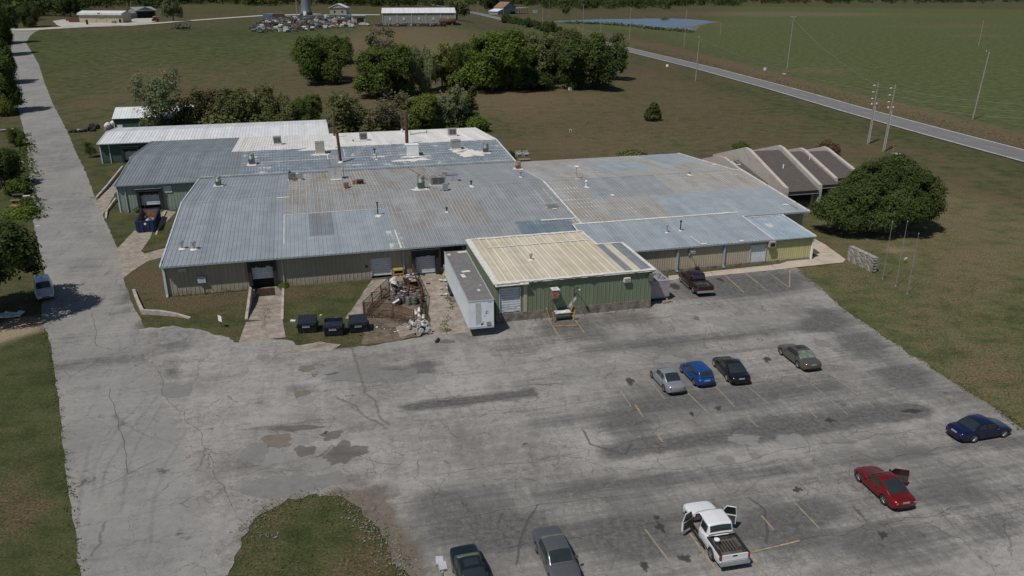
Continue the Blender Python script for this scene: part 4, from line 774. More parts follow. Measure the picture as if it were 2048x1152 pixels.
for y0, y1 in ((38.4, SYR), (SYR, SY1 - .3)):
    for x in (-11.59, 49.89): B2.wall_y(y0, y1, x, 4.3, zS(y0) - .02, 'w_pale', z1b=zS(y1) - .02)
B2.gutter(-11.8, -.1, SY0, zS(SY0)); B2.trimbar((-11.83, SY0, zS(SY0)), (-11.83, SYR, 5.55), mat='steel'); B2.trimbar((-11.83, SYR, 5.55), (-11.83, SY1, zS(SY1)), mat='steel'); B2.trimbar((50.2, YV + .1, zS(YV + .1)), (50.2, SYR, 5.55), mat='offwhite'); B2.trimbar((50.2, SYR, 5.55), (50.2, SY1, zS(SY1)), mat='offwhite')
B2.add(MB().box(-11.72, -11.55, 38.3, 38.5, 0, 4.1), 'corner_trim', 'trim'); B2.spout(-10.55, 38.35, .05, 4.1)
B2.rollup(-8.6, -5.9, 38.4, .9, 3.0, 'door', 8, True); B2.add(MB().box(-9.0, -5.5, 38.9, 39, 0, 3.15), 'dock_recess', 'dark')
B2.add(MB().box(-5.2, -4.0, 38.3, 38.36, 2.7, 3.75), 'wall_panel', 'trim'); B2.add(MB().box(-11.9, -11.63, 38.9, 39.5, .2, 1.1), 'meter_cabinet', 'palegrey')
B2.add(MB().box(-.7, -.35, 38.22, 38.36, 1.2, 2.2), 'meter_cabinet', 'palegrey'); B2.add(MB().tube([(-.4, 38.3, .2), (-.4, 38.25, 1.2)], .04), 'conduit', 'palegrey')
seam([(6, 46.2), (19, 46.4), (50, 46.9)], .16, zf=zS, B=B2); seam([(19.6, 40.2), (19.6, 52.5)], .12, zf=zS, B=B2); seam([(3.9, 53.6), (50, 53.6)], .35, zf=zS, B=B2, jag=.8); seam([(22.5, 47), (22.5, 52)], .08, zf=zS, B=B2); seam([(0, 40), (49.5, 40.2)], .14, zf=zS, B=B2)
for i, (x, y, rx, ry) in enumerate([(43.5, 45.2, 2.4, 2.2), (42, 47.6, 1.6, 1.2), (33, 43.2, 2.6, .7), (33.9, 45.4, 1.6, .9), (18.4, 52.6, 3.2, .9), (28, 46, 1.2, .3), (18.6, 49.2, 1.3, .8), (46.4, 45, 1.0, .6), (7.5, 45, .7, .6), (26.6, 60.2, 1.5, .8), (11.2, 60.2, 1.4, .8), (24, 42, .7, .3)]): splotch(x, y, rx, ry, zf=zS, B=B2, seed=40 + i)
seam([(19.7, 40.3), (19.7, 46)], .35, 'rust_run', .07, zS, B2, 'rustlight', .3); seam([(45, 41), (43.8, 45)], .1, 'rust_run', .07, zS, B2, 'rustlight', .3)
seam([(32.0, 38.9), (33.4, 26.5)], .22, 'rust_run', .06, zM, B1, 'rustlight', .5)
# ---------------- white-roofed long warehouse
B3 = Bld('long_warehouse', 'long dark green warehouse with bright white ribbed gable roof at the back', -22.1, 77.0)
LZ = lambda y: 3.9 + .75 * (y - 76.3) / 9.2 if y < 85.5 else 4.65 - .8 * (y - 85.5) / 9.8
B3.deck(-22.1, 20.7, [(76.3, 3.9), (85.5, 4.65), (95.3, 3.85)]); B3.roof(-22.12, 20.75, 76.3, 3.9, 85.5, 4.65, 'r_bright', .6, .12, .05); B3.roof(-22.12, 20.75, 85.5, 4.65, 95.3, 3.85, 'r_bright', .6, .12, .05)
B3.wall_x(-21.9, 20.5, 77, -.5, 3.85, 'w_dkgreen', [(-18.2, -15.0, -.5, 2.8)]); B3.wall_y(77, 95, -21.9, -.5, 3.8, 'w_dkgreen'); B3.wall_y(77, 95, 20.5, -.5, 3.8, 'w_dkgreen', face=1); B3.wall_x(-21.9, 20.5, 95, -.5, 3.8, 'w_dkgreen', face=1)
B3.wall_y(77, 85.5, -21.89, 3.75, 3.88, 'w_dkgreen', z1b=4.6); B3.wall_y(85.5, 95, -21.89, 3.75, 4.6, 'w_dkgreen', z1b=3.83); B3.wall_y(77, 85.5, 20.49, 3.75, 3.88, 'w_dkgreen', z1b=4.6); B3.wall_y(85.5, 95, 20.49, 3.75, 4.6, 'w_dkgreen', z1b=3.83)
B3.gutter(-22.1, 20.7, 76.3, 3.9, 'trim'); B3.add(MB().box(-22.0, -21.8, 76.9, 77.1, -.5, 3.8), 'corner_trim', 'trim'); B3.spout(-20.3, 76.95, -.4, 3.8, 'trim'); B3.trimbar((20.8, 76.3, 3.88), (20.8, 85.5, 4.63)); B3.trimbar((20.8, 85.5, 4.63), (20.8, 95.3, 3.83)); B3.trimbar((-22.15, 76.3, 3.88), (-22.15, 85.5, 4.63)); B3.trimbar((-22.15, 85.5, 4.63), (-22.15, 95.3, 3.83))
B3.rollup(-17.8, -15.4, 77, .5, 2.6, 'door', 8, True); B3.add(MB().box(-18.2, -15, 77.5, 77.6, -.5, 2.8), 'dock_recess', 'dark')
# ---------------- small shed
B4 = Bld('storage_shed', 'small dark green shed with white roof behind the leafy cottonwood', -26.3, 111.4)
B4.deck(-26.3, -9.0, [(111.2, 3.4), (117, 5.2), (122.8, 3.4)]); B4.roof(-26.32, -8.95, 111.2, 3.4, 117, 5.2, 'r_bright', .6); B4.roof(-26.32, -8.95, 117, 5.2, 122.8, 3.4, 'r_bright', .6)
B4.wall_x(-26.1, -9.2, 111.6, 0, 3.4, 'w_dkgreen', [(-25.6, -24.4, 0, 2.1)]); B4.wall_y(111.6, 122.4, -26.1, 0, 3.4, 'w_dkgreen'); B4.wall_y(111.6, 122.4, -9.2, 0, 3.4, 'w_dkgreen', face=1); B4.wall_x(-26.1, -9.2, 122.4, 0, 3.4, 'w_dkgreen', face=1)
for x in (-26.09, -9.21): B4.add(MB().add([(x, 111.6, 3.3), (x, 117, 5.15), (x, 122.4, 3.3)], [(0, 1, 2)]), 'gable', 'w_dkgreen')
B4.add(MB().box(-25.6, -24.4, 111.66, 111.7, 0, 2.1), 'door', 'white'); B4.add(MB().box(-26.2, -26.0, 111.5, 111.7, 0, 3.3), 'corner_trim', 'trim')
# ---------------- south-east block
B5 = Bld('factory_south_block', 'low tan and yellow lean-to block with smooth blue grey roof facing the parking lot', 47.8, -6.5)
FE, FZ = -6.85, 3.16
zF = lambda y: FZ + 1.02 * (y - FE) / (2.2 - FE)
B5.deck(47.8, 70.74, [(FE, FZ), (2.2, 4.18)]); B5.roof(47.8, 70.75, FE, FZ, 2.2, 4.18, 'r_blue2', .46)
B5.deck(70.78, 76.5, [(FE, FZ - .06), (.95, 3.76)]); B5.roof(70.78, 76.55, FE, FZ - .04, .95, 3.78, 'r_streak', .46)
B5.wall_x(50.4, 70.3, -6.5, .32, 3.15, 'w_tan', [(67.9, 69.95, .32, 2.5)], pitch=.3); B5.wall_x(70.3, 76.4, -6.5, .32, 3.12, 'w_yellow', pitch=.3); B5.wall_y(-6.5, 1.0, 76.4, .32, 3.1, 'w_yellow', face=1); B5.wall_y(-6.5, 1.0, 76.39, 3.08, 3.11, 'w_yellow', z1b=3.74)
B5.add(MB().box(50.4, 76.43, -6.55, -6.44, 0, .33), 'plinth', 'concdark'); B5.add(MB().box(76.33, 76.44, -6.44, 1.1, 0, .32), 'plinth', 'concdark')
B5.add(MB().ribs((67.9, -6.42, .35), (1, 0, 0), (0, 0, 1), (0, -1, 0), 2.05, 2.15, .22, .08, .02), 'panel_door', 'door')
f = MB().box(67.8, 67.9, -6.6, -6.4, .33, 2.6); f.box(69.95, 70.05, -6.6, -6.4, .33, 2.6); f.box(67.9, 69.95, -6.6, -6.4, 2.5, 2.6); B5.add(f, 'door_frame', 'palegrey')
B5.gutter(47.8, 76.5, FE, FZ - .02, w=.08); B5.add(MB().box(76.35, 76.55, -6.7, -6.5, 0, 3.08), 'corner_trim', 'white')
for x in (58.15, 64.3): B5.spout(x, -6.55, .1, 3.1, w=.2)
B5.trimbar((76.6, FE, FZ - .04), (76.6, .95, 3.78), mat='offwhite'); B5.trimbar((70.76, FE, FZ), (70.76, .9, 4.04), mat='offwhite', w=.12, h=.1)
seam([(47.8, 2.15), (70.75, 2.15)], .3, zf=lambda y: zF(y), B=B5); seam([(47.85, 2.1), (47.85, -6.5)], .2, zf=zF, B=B5); seam([(70.8, .85), (76.4, .85)], .2, zf=lambda y: 3.8, B=B5, up=.03); seam([(61, -4), (61.2, -6.2)], .12, zf=zF, B=B5, up=.05)
splotch(61.6, -6.4, .5, .16, zf=zF, B=B5, seed=3); splotch(66.6, -6.5, .3, .2, zf=zF, B=B5, seed=6)
# ---------------- green annex
B6 = Bld('green_annex', 'square sage green metal annex with cream coated roof at the front', 33.6, -16.2)
zG = lambda y: 4.32 + .13 * (y + 16.4) / 14.5
B6.deck(33.65, 47.7, [(-16.38, zG(-16.38)), (-1.7, zG(-1.7))], .2); B6.deck(47.71, 50.75, [(-16.38, zG(-16.38)), (-7.0, zG(-7.0))], .2)
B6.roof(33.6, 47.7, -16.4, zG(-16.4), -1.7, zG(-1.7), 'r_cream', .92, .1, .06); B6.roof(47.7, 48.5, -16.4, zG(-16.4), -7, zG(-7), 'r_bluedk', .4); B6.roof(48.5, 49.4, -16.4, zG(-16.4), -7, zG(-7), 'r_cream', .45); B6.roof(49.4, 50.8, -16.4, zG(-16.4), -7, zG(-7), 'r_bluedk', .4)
B6.wall_x(33.75, 50.6, -16.2, .95, 4.25, 'w_green', [(33.95, 36.35, .95, 3.8)], pitch=.44); B6.wall_y(-16.2, -.1, 33.75, .3, 4.2, 'w_green', pitch=.44); B6.wall_y(-16.2, -6.5, 50.6, .95, 4.2, 'w_green', face=1, pitch=.44)
B6.add(MB().box(33.7, 50.64, -16.26, -16.1, 0, .96), 'plinth', 'concdark'); B6.add(MB().box(33.7, 33.9, -16.1, -.5, 0, .4), 'plinth', 'concdark'); B6.add(MB().box(50.5, 50.64, -16.1, -6.6, 0, .96), 'plinth', 'concdark')
B6.rollup(34.1, 36.2, -16.2, 1.0, 3.68, 'door', 10, step=.25); B6.add(MB().tube([(34.1, -16.28, 1.7), (34.7, -16.3, 1.5), (35.5, -16.3, 1.5), (36.2, -16.28, 1.75)], .02, 5), 'pull_cable', 'black')
B6.add(MB().box(36.55, 36.95, -16.29, -16.24, .96, 4.2), 'wall_strip', 'tantrim'); B6.add(MB().box(33.55, 37.0, -16.75, -16.42, 4.14, 4.2), 'door_canopy', 'offwhite')
for p, q in [((33.6, -16.45), (33.6, -1.7)), ((50.8, -16.45), (50.8, -7.0))]: B6.trimbar((p[0], p[1], zG(p[1])), (q[0], q[1], zG(q[1])), .35, 'offwhite', h=.16)
for pts in [[(33.6, -16.3), (50.8, -16.3)], [(33.7, -1.75), (47.8, -1.75)], [(47.7, -1.8), (47.7, -7)], [(47.7, -7.0), (50.7, -7.0)], [(35.4, -5.2), (47.3, -5.1)]]: seam(pts, .5 if pts[0][0] < 34 else .3, zf=zG, B=B6, up=.07, jag=.5)
seam([(33.8, -16.2), (33.8, -1.9)], .45, zf=zG, B=B6, up=.068)
B6.add(MB().box(33.6, 50.8, -16.5, -16.42, 4.2, 4.33), 'fascia', 'offwhite')
for x in np.arange(34.3, 50.6, .92): B6.add(MB().obox((x, -16.36, zG(-16.4) + .06), (.2, .22, .1), (0, 0, .3)), 'rib_end', 'sealant')
# window and wall boxes
b = B6.add(MB().box(47.35, 48.05, -16.55, -16.22, 3.25, 3.75), 'wall_air_conditioner', 'offwhite'); B6.add(MB().box(47.42, 47.98, -16.57, -16.552, 3.32, 3.68), 'grille', 'greybox', parent=b)
b = B6.add(MB().box(50.15, 50.55, -16.7, -16.22, 3.2, 4.0), 'wall_vent_box', 'teal')
# ---------------- retaining walls and ramp
mb = MB(); rows = []
for i in range(9):
    t = i / 8; y = -.02 - 14.6 * t; z = -1.0 * (1 - sstep(0, 1, min(1, t * 1.35))) + .05
    xa, xb = RX0 + .01 - max(0, t - .6) * 1.2, RX1 - .01 + max(0, t - .6) * 1.2
    rows.append([tuple(W3(xa + (xb - xa) * k / 4, y, z)) for k in range(5)])
mb.grid(rows); o = mb.build('loading_ramp', 'driveconc'); o['kind'] = 'structure'
mb = MB(); strip(mb, [W3(10.9, -1.5), W3(10.8, -6), W3(11.1, -9.5)], .5, -.2, amp=.4, seed=3)
def rwall(name, label, pts, th=.28, z0=-1.2):
    """pts: (x, y, top) in world"""
    c = Vector(pts[0][:2]); mb = MB(); rows = []
    for i, (x, y, z) in enumerate(pts):
        a = Vector(pts[max(0, i - 1)][:2]); b = Vector(pts[min(len(pts) - 1, i + 1)][:2]); d = (b - a).normalized(); n = Vector((-d.y, d.x)) * th / 2
        p = Vector((x, y)) - c
        rows.append([(p.x - n.x, p.y - n.y, z0), (p.x - n.x, p.y - n.y, z), (p.x + n.x, p.y + n.y, z), (p.x + n.x, p.y + n.y, z0)])
    mb.grid(rows); mb.add(rows[0], [(0, 1, 2, 3)]); mb.add(rows[-1], [(3, 2, 1, 0)])
    solo(mb, name, 'conc', label, 'wall', (c.x, c.y, 0))
def q3(x, y, z): p = W3(x, y); return (p.x, p.y, z)
rwall('ramp_wall', 'concrete retaining wall along the left side of the loading ramp', [q3(RX0 - .05, -.1, .35), q3(RX0 - .05, -4.5, .3), q3(RX0 - .08, -9.0, .12)])
rwall('ramp_wall', 'low concrete wall along the right side of the loading ramp', [q3(RX1 + .05, -.1, .12), q3(RX1 + .05, -5, .1), q3(RX1 + .05, -9.9, .08)])
def w2(u, v, z): p = at(u, v); return (p.x, p.y, z)
rwall('retaining_wall', 'angled concrete retaining wall on the brown bank below the beige hall', [w2(268, 584, .35), w2(276, 606, .42), w2(286, 628, .5), w2(320, 629.5, .5), w2(350, 632, .35), w2(381, 637, .12)], .3, -.2)
rwall('drive_wall', 'long low concrete wall on the grass bank left of the warehouse drive', [w2(193, 397, .25), w2(215, 375, .45), w2(246, 338, .6)], .3, -.2)
rwall('drive_wall', 'short dark concrete wall between warehouse drive and roll-off drive', [w2(212, 438, .2), w2(214, 424, .35), w2(232, 402, .5)], .28, -.2)
rwall('drive_kerb', 'thin concrete kerb right of the blue roll-off container', [w2(312, 470, .08), w2(324, 440, .2), w2(332, 424, .3)], .22, -.2)
# ---------------- office with saw-tooth parapets
B7 = Bld('shingled_office', 'stucco office with four sloping brown shingle roofs between pale parapets', 81.6, 13.0)
m, nt, bs = newmat('brown_shingles'); v = coords(nt)
br = nd(nt, 'ShaderNodeTexBrick', {'Vector': v, 'Color1': (.066, .056, .05, 1), 'Color2': (.09, .077, .069, 1), 'Mortar': (.045, .04, .036, 1), 'Scale': 1.0, 'Mortar Size': .012, 'Brick Width': .5, 'Row Height': .2})
nn = nz(nt, v, 2.0, 5, .65)
nt.links.new(mixc(nt, mrange(nt, nn, .3, .75, 0, .6), br.outputs[0], (.105, .092, .083)), bs.inputs['Base Color']); bs.inputs['Roughness'].default_value = .95; M['shingle'] = m
def parapet(x, w_, pts, z0=0, name='parapet'):
    B7.add(MB().extr_x([(pts[0][0], z0)] + pts + [(pts[-1][0], z0)], x - w_ / 2, x + w_ / 2), name, 'stucco')
PR = [(82.2, [(17.5, 4.3), (27.2, 5.9), (29.5, 5.7), (34.5, 4.2)]), (84.9, [(12.9, 3.3), (13.0, 4.0), (24.3, 7.6), (25.6, 7.7), (35.6, 4.6)]), (91.0, [(13.5, 3.3), (13.6, 4.0), (24.6, 7.6), (25.9, 7.7), (35.5, 4.8)]), (96.0, [(16.8, 3.3), (16.9, 4.0), (26.0, 6.7), (27.2, 6.8), (35.5, 4.4)]), (102.0, [(20.4, 3.3), (20.5, 4.2), (28.2, 6.2), (29.4, 6.3), (35.5, 4.4)])]
for i, (x, pts) in enumerate(PR): parapet(x, .58 if i else .45, pts)
def bay(x0, x1, prof, fz):
    B7.add(MB().grid([[(x0, y, z), (x1, y, z)] for y, z in prof]), 'shingle_roof', 'shingle')
    y0, z0 = prof[0]; B7.add(MB().box(x0, x1, y0 - .06, y0 + .02, z0 - .35, z0 - .02), 'fascia', 'dark'); B7.add(MB().box(x0, x1, y0 + .9, y0 + 1.1, 0, z0 - .05), 'front_wall', 'stucco')
    B7.add(MB().box(x0 + .6, x1 - .6, y0 + .84, y0 + .895, .5, z0 - .7), 'window_band', 'glass'); B7.add(MB().box(x0, x1, y0 - .02, y0 + .04, z0 - .55, z0 - .44), 'soffit_rail', 'palegrey')
    yb, zb = prof[-1]; B7.add(MB().box(x0, x1, yb - .2, yb, 0, zb), 'back_wall', 'stucco')
bay(82.46, 84.47, [(17.6, 3.7), (26.9, 5.4), (34.2, 3.9)], 0); bay(85.33, 90.57, [(13.3, 3.3), (24.4, 7.0), (25.4, 7.05), (35.3, 4.2)], 0); bay(91.43, 95.57, [(15.5, 3.4), (25.4, 6.3), (26.6, 6.35), (35.3, 4.1)], 0); bay(96.43, 101.57, [(18.8, 3.4), (27.2, 5.8), (28.2, 5.85), (35.3, 4.0)], 0)
B7.add(MB().box(82.0, 82.4, 17.6, 34.3, 0, 4.2), 'side_wall', 'stucco')
s_ = B7.add(MB().extr_x([(24.6, 5.05), (26.3, 5.36), (26.3, 5.5), (24.6, 5.19)], 82.9, 83.7), 'skylight_frame', 'offwhite'); B7.add(MB().extr_x([(24.75, 5.2), (26.15, 5.46), (26.15, 5.5), (24.75, 5.24)], 83.0, 83.6), 'skylight_pane', 'glass', parent=s_)
B7.add(MB().bar((88.2, 19.6, 5.3), (88.2, 19.6, 6.0), .1), 'roof_vent', 'white'); B7.add(MB().bar((95.2, 23.2, 5.6), (95.2, 23.2, 6.3), .08), 'roof_vent', 'white')
# ---------------- east lean-to at the north hall
B8 = Bld('pump_house', 'tiny dark green shed at the right end of the white coated roof', 50.6, 62)
B8.add(MB().extr_x([(62, 2.7), (66, 3.3), (66, 3.2), (62, 2.6)], 50.4, 53.4), 'roof', 'w_dkgreen'); B8.add(MB().box(50.6, 53.2, 62.2, 65.8, 0, 2.62), 'wall', 'w_dkgreen'); B8.add(MB().box(53.15, 53.3, 62.1, 62.3, 0, 2.6), 'corner_trim', 'white'); B8.add(MB().box(51, 52, 60.6, 61.7, 0, 1.3), 'equipment_box', 'greybox')
# ================================================================== ON THE ROOFS
def roof_thing(name, label, x, y, zf, cat, group=None, rz=0.0, lift=.0): return thing(name, label, cat, W3(x, y, zf(y) + lift), TH + rz, group)
def fan_grille(e, x, y, z, r):
    f = MB().lathe([(r, 0), (r, .05), (r * .9, .06), (r * .9, .01)], 20, (x, y, z)).build('fan_ring', 'steel', e)
    mb = MB().lathe([(r * .88, 0), (r * .88, .012)], 20, (x, y, z)); mb.build('fan_well', 'dark', f)
    mb = MB()
    for k in range(5): a = k * 1.257; mb.obox((x + math.cos(a) * r * .45, y + math.sin(a) * r * .45, z + .02), (r * .75, r * .3, .012), (0, 0, a))
    mb.box(x - .1, x + .1, y - .1, y + .1, z + .012, z + .045); mb.build('fan_blade', 'greybox', f)
def cooler(label, x, y, zf, w_, d, h, mat, grille='front', fans=0, legs=.25, group=None, name='rooftop_cooler', cap=True):
    e = roof_thing(name, label, x, y, zf, 'air conditioner', group)
    MB().box(-w_ / 2 - .06, w_ / 2 + .06, -d / 2 - .06, d / 2 + .06, -.3, legs).build('curb', 'sealant', e)
    MB().box(-w_ / 2, w_ / 2, -d / 2, d / 2, legs, legs + h).build('cabinet', mat, e)
    if cap: MB().box(-w_ / 2 - .04, w_ / 2 + .04, -d / 2 - .04, d / 2 + .04, legs + h, legs + h + .06).build('cap', mat, e)
    if grille:
        g = MB().box(-w_ * .4, w_ * .4, -d / 2 - .012, -d / 2 + .01, legs + h * .15, legs + h * .88).build('grille', 'dark', e)
        sl = MB()
        for k in range(7): sl.box(-w_ * .4, w_ * .4, -d / 2 - .03, -d / 2 - .014, legs + h * (.17 + .1 * k), legs + h * (.17 + .1 * k) + .03)
        sl.box(-.03, .03, -d / 2 - .04, -d / 2 - .031, legs + h * .15, legs + h * .88); sl.build('louvre', mat, g)
        for sx in (-1, 1): MB().box(sx * (w_ / 2 + .012) - .012, sx * (w_ / 2 + .012) + .012, -d * .38, d * .38, legs + h * .2, legs + h * .85).build('side_grille', 'greybox', e)
    for k in range(fans): fan_grille(e, (k - (fans - 1) / 2) * w_ * .48, 0, legs + h + .06, w_ * (.2 if fans > 1 else .34))
    return e
cooler('grey square rooftop cooler with dark grille on the white coating, left of the others', 11.3, 60.5, zS, 1.35, 1.3, 1.15, 'greybox')
cooler('grey square rooftop cooler with dark grille on the white coating, between two stacks', 26.6, 60.6, zS, 1.35, 1.3, 1.15, 'greybox')
cooler('tall tan rooftop unit with twin top fans beside the thin stack', 18.5, 49.9, zS, 1.55, 1.3, 1.75, 'tanbox', None, 2, group=None)
cooler('grey ribbed rooftop cooler on the white coating near the far right end', 43.4, 61.5, zS, 1.5, 1.3, 1.1, 'greybox')
cooler('grey rooftop cooler just above the cream sealant splash', 41.7, 48.6, zS, 1.6, 1.4, 1.3, 'greybox', None, 1)
cooler('white boxy rooftop cabinet behind the thickest rusty stack base', 33.8, 46.2, zS, 1.85, 1.5, 1.6, 'white', None, 0)
def cyl_vent(label, x, y, zf, r, h, mat, cap=True):
    e = roof_thing('cylinder_vent', label, x, y, zf, 'vent')
    MB().box(-r - .25, r + .25, -r - .25, r + .25, -.25, .12).build('curb', 'sealant', e)
    MB().lathe([(r, 0), (r, h * .45), (r * 1.08, h * .46), (r * 1.08, h * .52), (r, h * .53), (r, h), (r * .82, h), (r * .82, h - .25)], 18, (0, 0, .1)).build('stack_drum', mat, e, True)
    MB().lathe([(r * .85, 0), (r * .85, .02)], 18, (0, 0, h - .1)).build('damper', 'dark', e); MB().lathe([(r * 1.06, 0), (r * 1.06, .07)], 18, (0, 0, h * .95)).build('band', 'steel', e)
cyl_vent('teal cylinder vent on the dark ribbed half of the north roof', 7.5, 45.5, zS, .48, 1.7, 'teal'); cyl_vent('teal cylinder vent at the right end of the patched blue roof', 46.4, 45.6, zS, .5, 1.5, 'teal')
cyl_vent('short rust-banded cylinder vent at the left end of the beige hall roof', 3.5, 31.6, zM, .42, 1.35, 'teal'); cyl_vent('rusty teal cylinder vent standing in a white sealant star', 31.4, 19.5, zM, .5, 1.75, 'teal'); cyl_vent('rusty grey cylinder vent near the right end of the north roof edge', 48.6, 31.8, zM, .42, 1.15, 'rustlight')
def stack(label, x, y, zf, r, h, lean=0.0, guy=None):
    e = roof_thing('exhaust_stack', label, x, y, zf, 'chimney')
    MB().bar((0, 0, -.3), (lean, 0, h), r, 12).build('pipe', 'rust', e, False)
    MB().lathe([(r + .25, 0), (r + .2, .08), (r + .02, .3)], 12, (0, 0, 0)).build('flashing', 'sealant', e)
    MB().lathe([(r + .03, 0), (r + .03, .12)], 12, (lean * .6, 0, h * .6)).build('band', 'rust', e)
    for p in guy or []: MB().bar((lean * .55, 0, h * .55), p, .02, 5).build('stay_rod', 'steel', e)
stack('thin rusty exhaust stack rising from the white coated roof', 21.6, 67.2, zS, .22, 4.2, .1); stack('tall slim dark rusty exhaust stack beside the tan rooftop unit', 21.6, 44.0, zS, .24, 5.0, -.25, [(2.6, .4, 1.9), (-1.6, -.3, 1.5)]); stack('thickest rusty exhaust stack behind the white cabinet', 33.7, 53.0, zS, .3, 5.4, .05)
e = roof_thing('duct_cabinet', 'large plain grey duct cabinet at the foot of the tall slim stack', 20.2, 32.4, zM, 'air conditioner')
MB().box(-.95, .95, -.7, .7, -.2, 1.95).build('cabinet', 'palegrey', e); MB().box(-.03, .03, -.72, -.7, .1, 1.9).build('seam', 'greybox', e); MB().box(-.98, .98, -.73, .73, 1.95, 2.02).build('cap', 'steel', e); MB().bar((1.3, .2, -.1), (1.3, .2, 2.6), .05).build('flue_pipe', 'steel', e)
e = roof_thing('blower_unit', 'teal blower unit with curved duct and rusty hood on the beige hall roof', 14.3, 33.2, zM, 'air conditioner')
MB().box(-.95, .0, -.5, .5, -.1, 1.15).build('cabinet', 'teal', e); MB().lathe([(.55, -.42), (.6, -.42), (.6, .42), (.55, .42)], 18, (.55, 0, .55), 'y').build('blower_drum', 'steel', e, True); MB().extr_y([(-.35, .0), (.35, .0), (.15, .55), (-.3, .6)], -1.0, -.52).build('hood', 'rustlight', e); MB().bar((-.7, 0, 1.1), (-.7, 0, 1.4), .16).build('stub_pipe', 'dark', e); MB().box(-1.1, 1.3, -.7, .7, -.25, .02).build('curb', 'sealant', e)
e = roof_thing('elbow_duct', 'rusty elbow duct bending down in front of the grey duct cabinet', 21.4, 23.6, zM, 'duct'); MB().box(-.4, .3, .1, .9, -.1, .8).build('duct_box', 'greybox', e); MB().extr_x([(.1, .75), (.1, .2), (-.7, -.1), (-1.0, .3)], -.3, .3).build('elbow', 'rust', e)
e = roof_thing('duct_box', 'small open rusty box beside the elbow duct', 23.2, 26.6, zM, 'duct'); MB().box(-.75, -.2, -.4, .4, -.1, .55).build('cabinet', 'rustlight', e); MB().box(-.2, .8, -.4, .4, -.1, .6).build('rusty_half', 'rust', e); MB().box(-.1, .7, -.42, -.4, .02, .5).build('opening', 'dark', e)
e = cooler('low condenser with two round top fans beside the rusty cylinder vent', 34.1, 21.8, zM, 2.1, 1.3, 1.05, 'greybox', 'front', 2, .15, name='rooftop_condenser')
e = roof_thing('air_handler', 'pale rooftop air handler box behind the twin-fan condenser', 36.4, 24.4, zM, 'air conditioner'); MB().box(-1.2, 1.0, -.6, .6, -.1, 1.05).build('cabinet', 'palegrey', e); MB().box(-1.25, 1.05, -.65, .65, 1.05, 1.12).build('cap', 'steel', e); MB().box(.2, .26, -.62, -.6, .05, 1.0).build('seam', 'greybox', e); MB().extr_x([(-.6, 1.05), (.6, 1.05), (.3, 1.3), (-.3, 1.3)], -1.1, -.4).build('intake_hood', 'teal', e)
e = roof_thing('junction_box', 'small grey electrical box in front of the twin-fan condenser', 34.6, 18.2, zM, 'box'); MB().box(-.35, .35, -.25, .25, .1, 1.0).build('cabinet', 'greybox', e); MB().tube([(-.35, 0, .3), (-.7, 0, .1), (-.7, .6, .05)], .03).build('conduit', 'dark', e)
def pipe_vent(label, x, y, zf, h=.8, r=.08, mat='greybox', cap='T', group=None):
    e = roof_thing('vent_pipe', label, x, y, zf, 'vent', group)
    MB().bar((0, 0, -.2), (0, 0, h), r, 10).build('pipe', mat, e)
    if cap == 'T': MB().bar((-r * 3, 0, h), (r * 3, 0, h), r * 1.1, 10).build('tee', mat, e)
    elif cap == 'cone': MB().lathe([(r * 2.2, 0), (r * 2.2, .05), (.02, .22)], 12, (0, 0, h)).build('rain_cap', mat, e); 
    elif cap == 'drum': MB().lathe([(r * 1.6, 0), (r * 1.9, .12), (r * 1.9, .26), (r * 1.3, .3)], 12, (0, 0, h - .15)).build('cowl', mat, e)
    MB().lathe([(r * 3.2, 0), (r * 1.4, .12)], 12, (0, 0, .0)).build('flashing', 'sealant', e)
for a in [('left of two short cowled vents at the front left corner of the beige roof', 1.75, 3.9, zM, .85, .13, 'steel', 'drum'), ('right of two short cowled vents at the front left corner of the beige roof', 3.05, 3.5, zM, .85, .15, 'steel', 'drum'), ('tall thin black vent pipe at the edge of the smooth blue roof patch', 24.5, 10.4, zM, 1.6, .07, 'dark', 'cone'), ('tiny dark vent low in the middle of the rust-streaked roof', 33.3, 9.9, zM, .5, .09, 'dark', 'cone'), ('small mushroom vent on the ridge right of the condenser', 38.5, 19.5, zM, .6, .1, 'dark', 'cone'),
          ('small dark vent pipe just below the right rusty cylinder vent', 47.0, 24.2, zM, .8, .1, 'greybox', 'drum'), ('short white vent pipe on the tan roof below the dish', 54.5, 16.1, zM, .8, .09, 'white', 'cone'), ('little vent with white flashing far right on the ridge', 71.7, 18.6, zM, .45, .12, 'greybox', 'cone'), ('upper of two T-topped vent pipes on the patched blue roof', 27.5, 47.9, zS, .9, .09, 'dark', 'T'), ('lower of two T-topped vent pipes on the patched blue roof', 27.5, 44.8, zS, 1.0, .09, 'greybox', 'T'),
          ('left of two thin vent pipes on the south block roof', 58.6, -2.4, zF, .95, .07, 'greybox', 'cone'), ('right taller of two thin vent pipes on the south block roof', 60.5, -2.2, zF, 1.2, .07, 'dark', 'cone'), ('little round vent on the cream coated annex roof', 39.0, -10.2, zG, .55, .1, 'steel', 'drum'), ('tiny black vent on the white coating between the stacks', 24.6, 58.5, zS, .35, .07, 'dark', 'cone')]: pipe_vent(*a)
e = roof_thing('gooseneck_vent', 'white hooked pipe at the lower edge of the white coating', 30.8, 52.8, zS, 'vent'); MB().tube([(0, 0, 0), (0, 0, .9), (.15, 0, 1.05), (.4, 0, 1.05), (.5, 0, .9)], .07).build('pipe', 'white', e)
e = roof_thing('roof_hatch', 'flat square skylight hatch in white sealant near the long white seam', 47.3, 9.1, zM, 'hatch'); MB().box(-.75, .75, -.65, .65, -.05, .2).build('frame', 'steel', e); MB().box(-.62, .62, -.52, .52, .2, .25).build('pane', 'glassgreen', e)
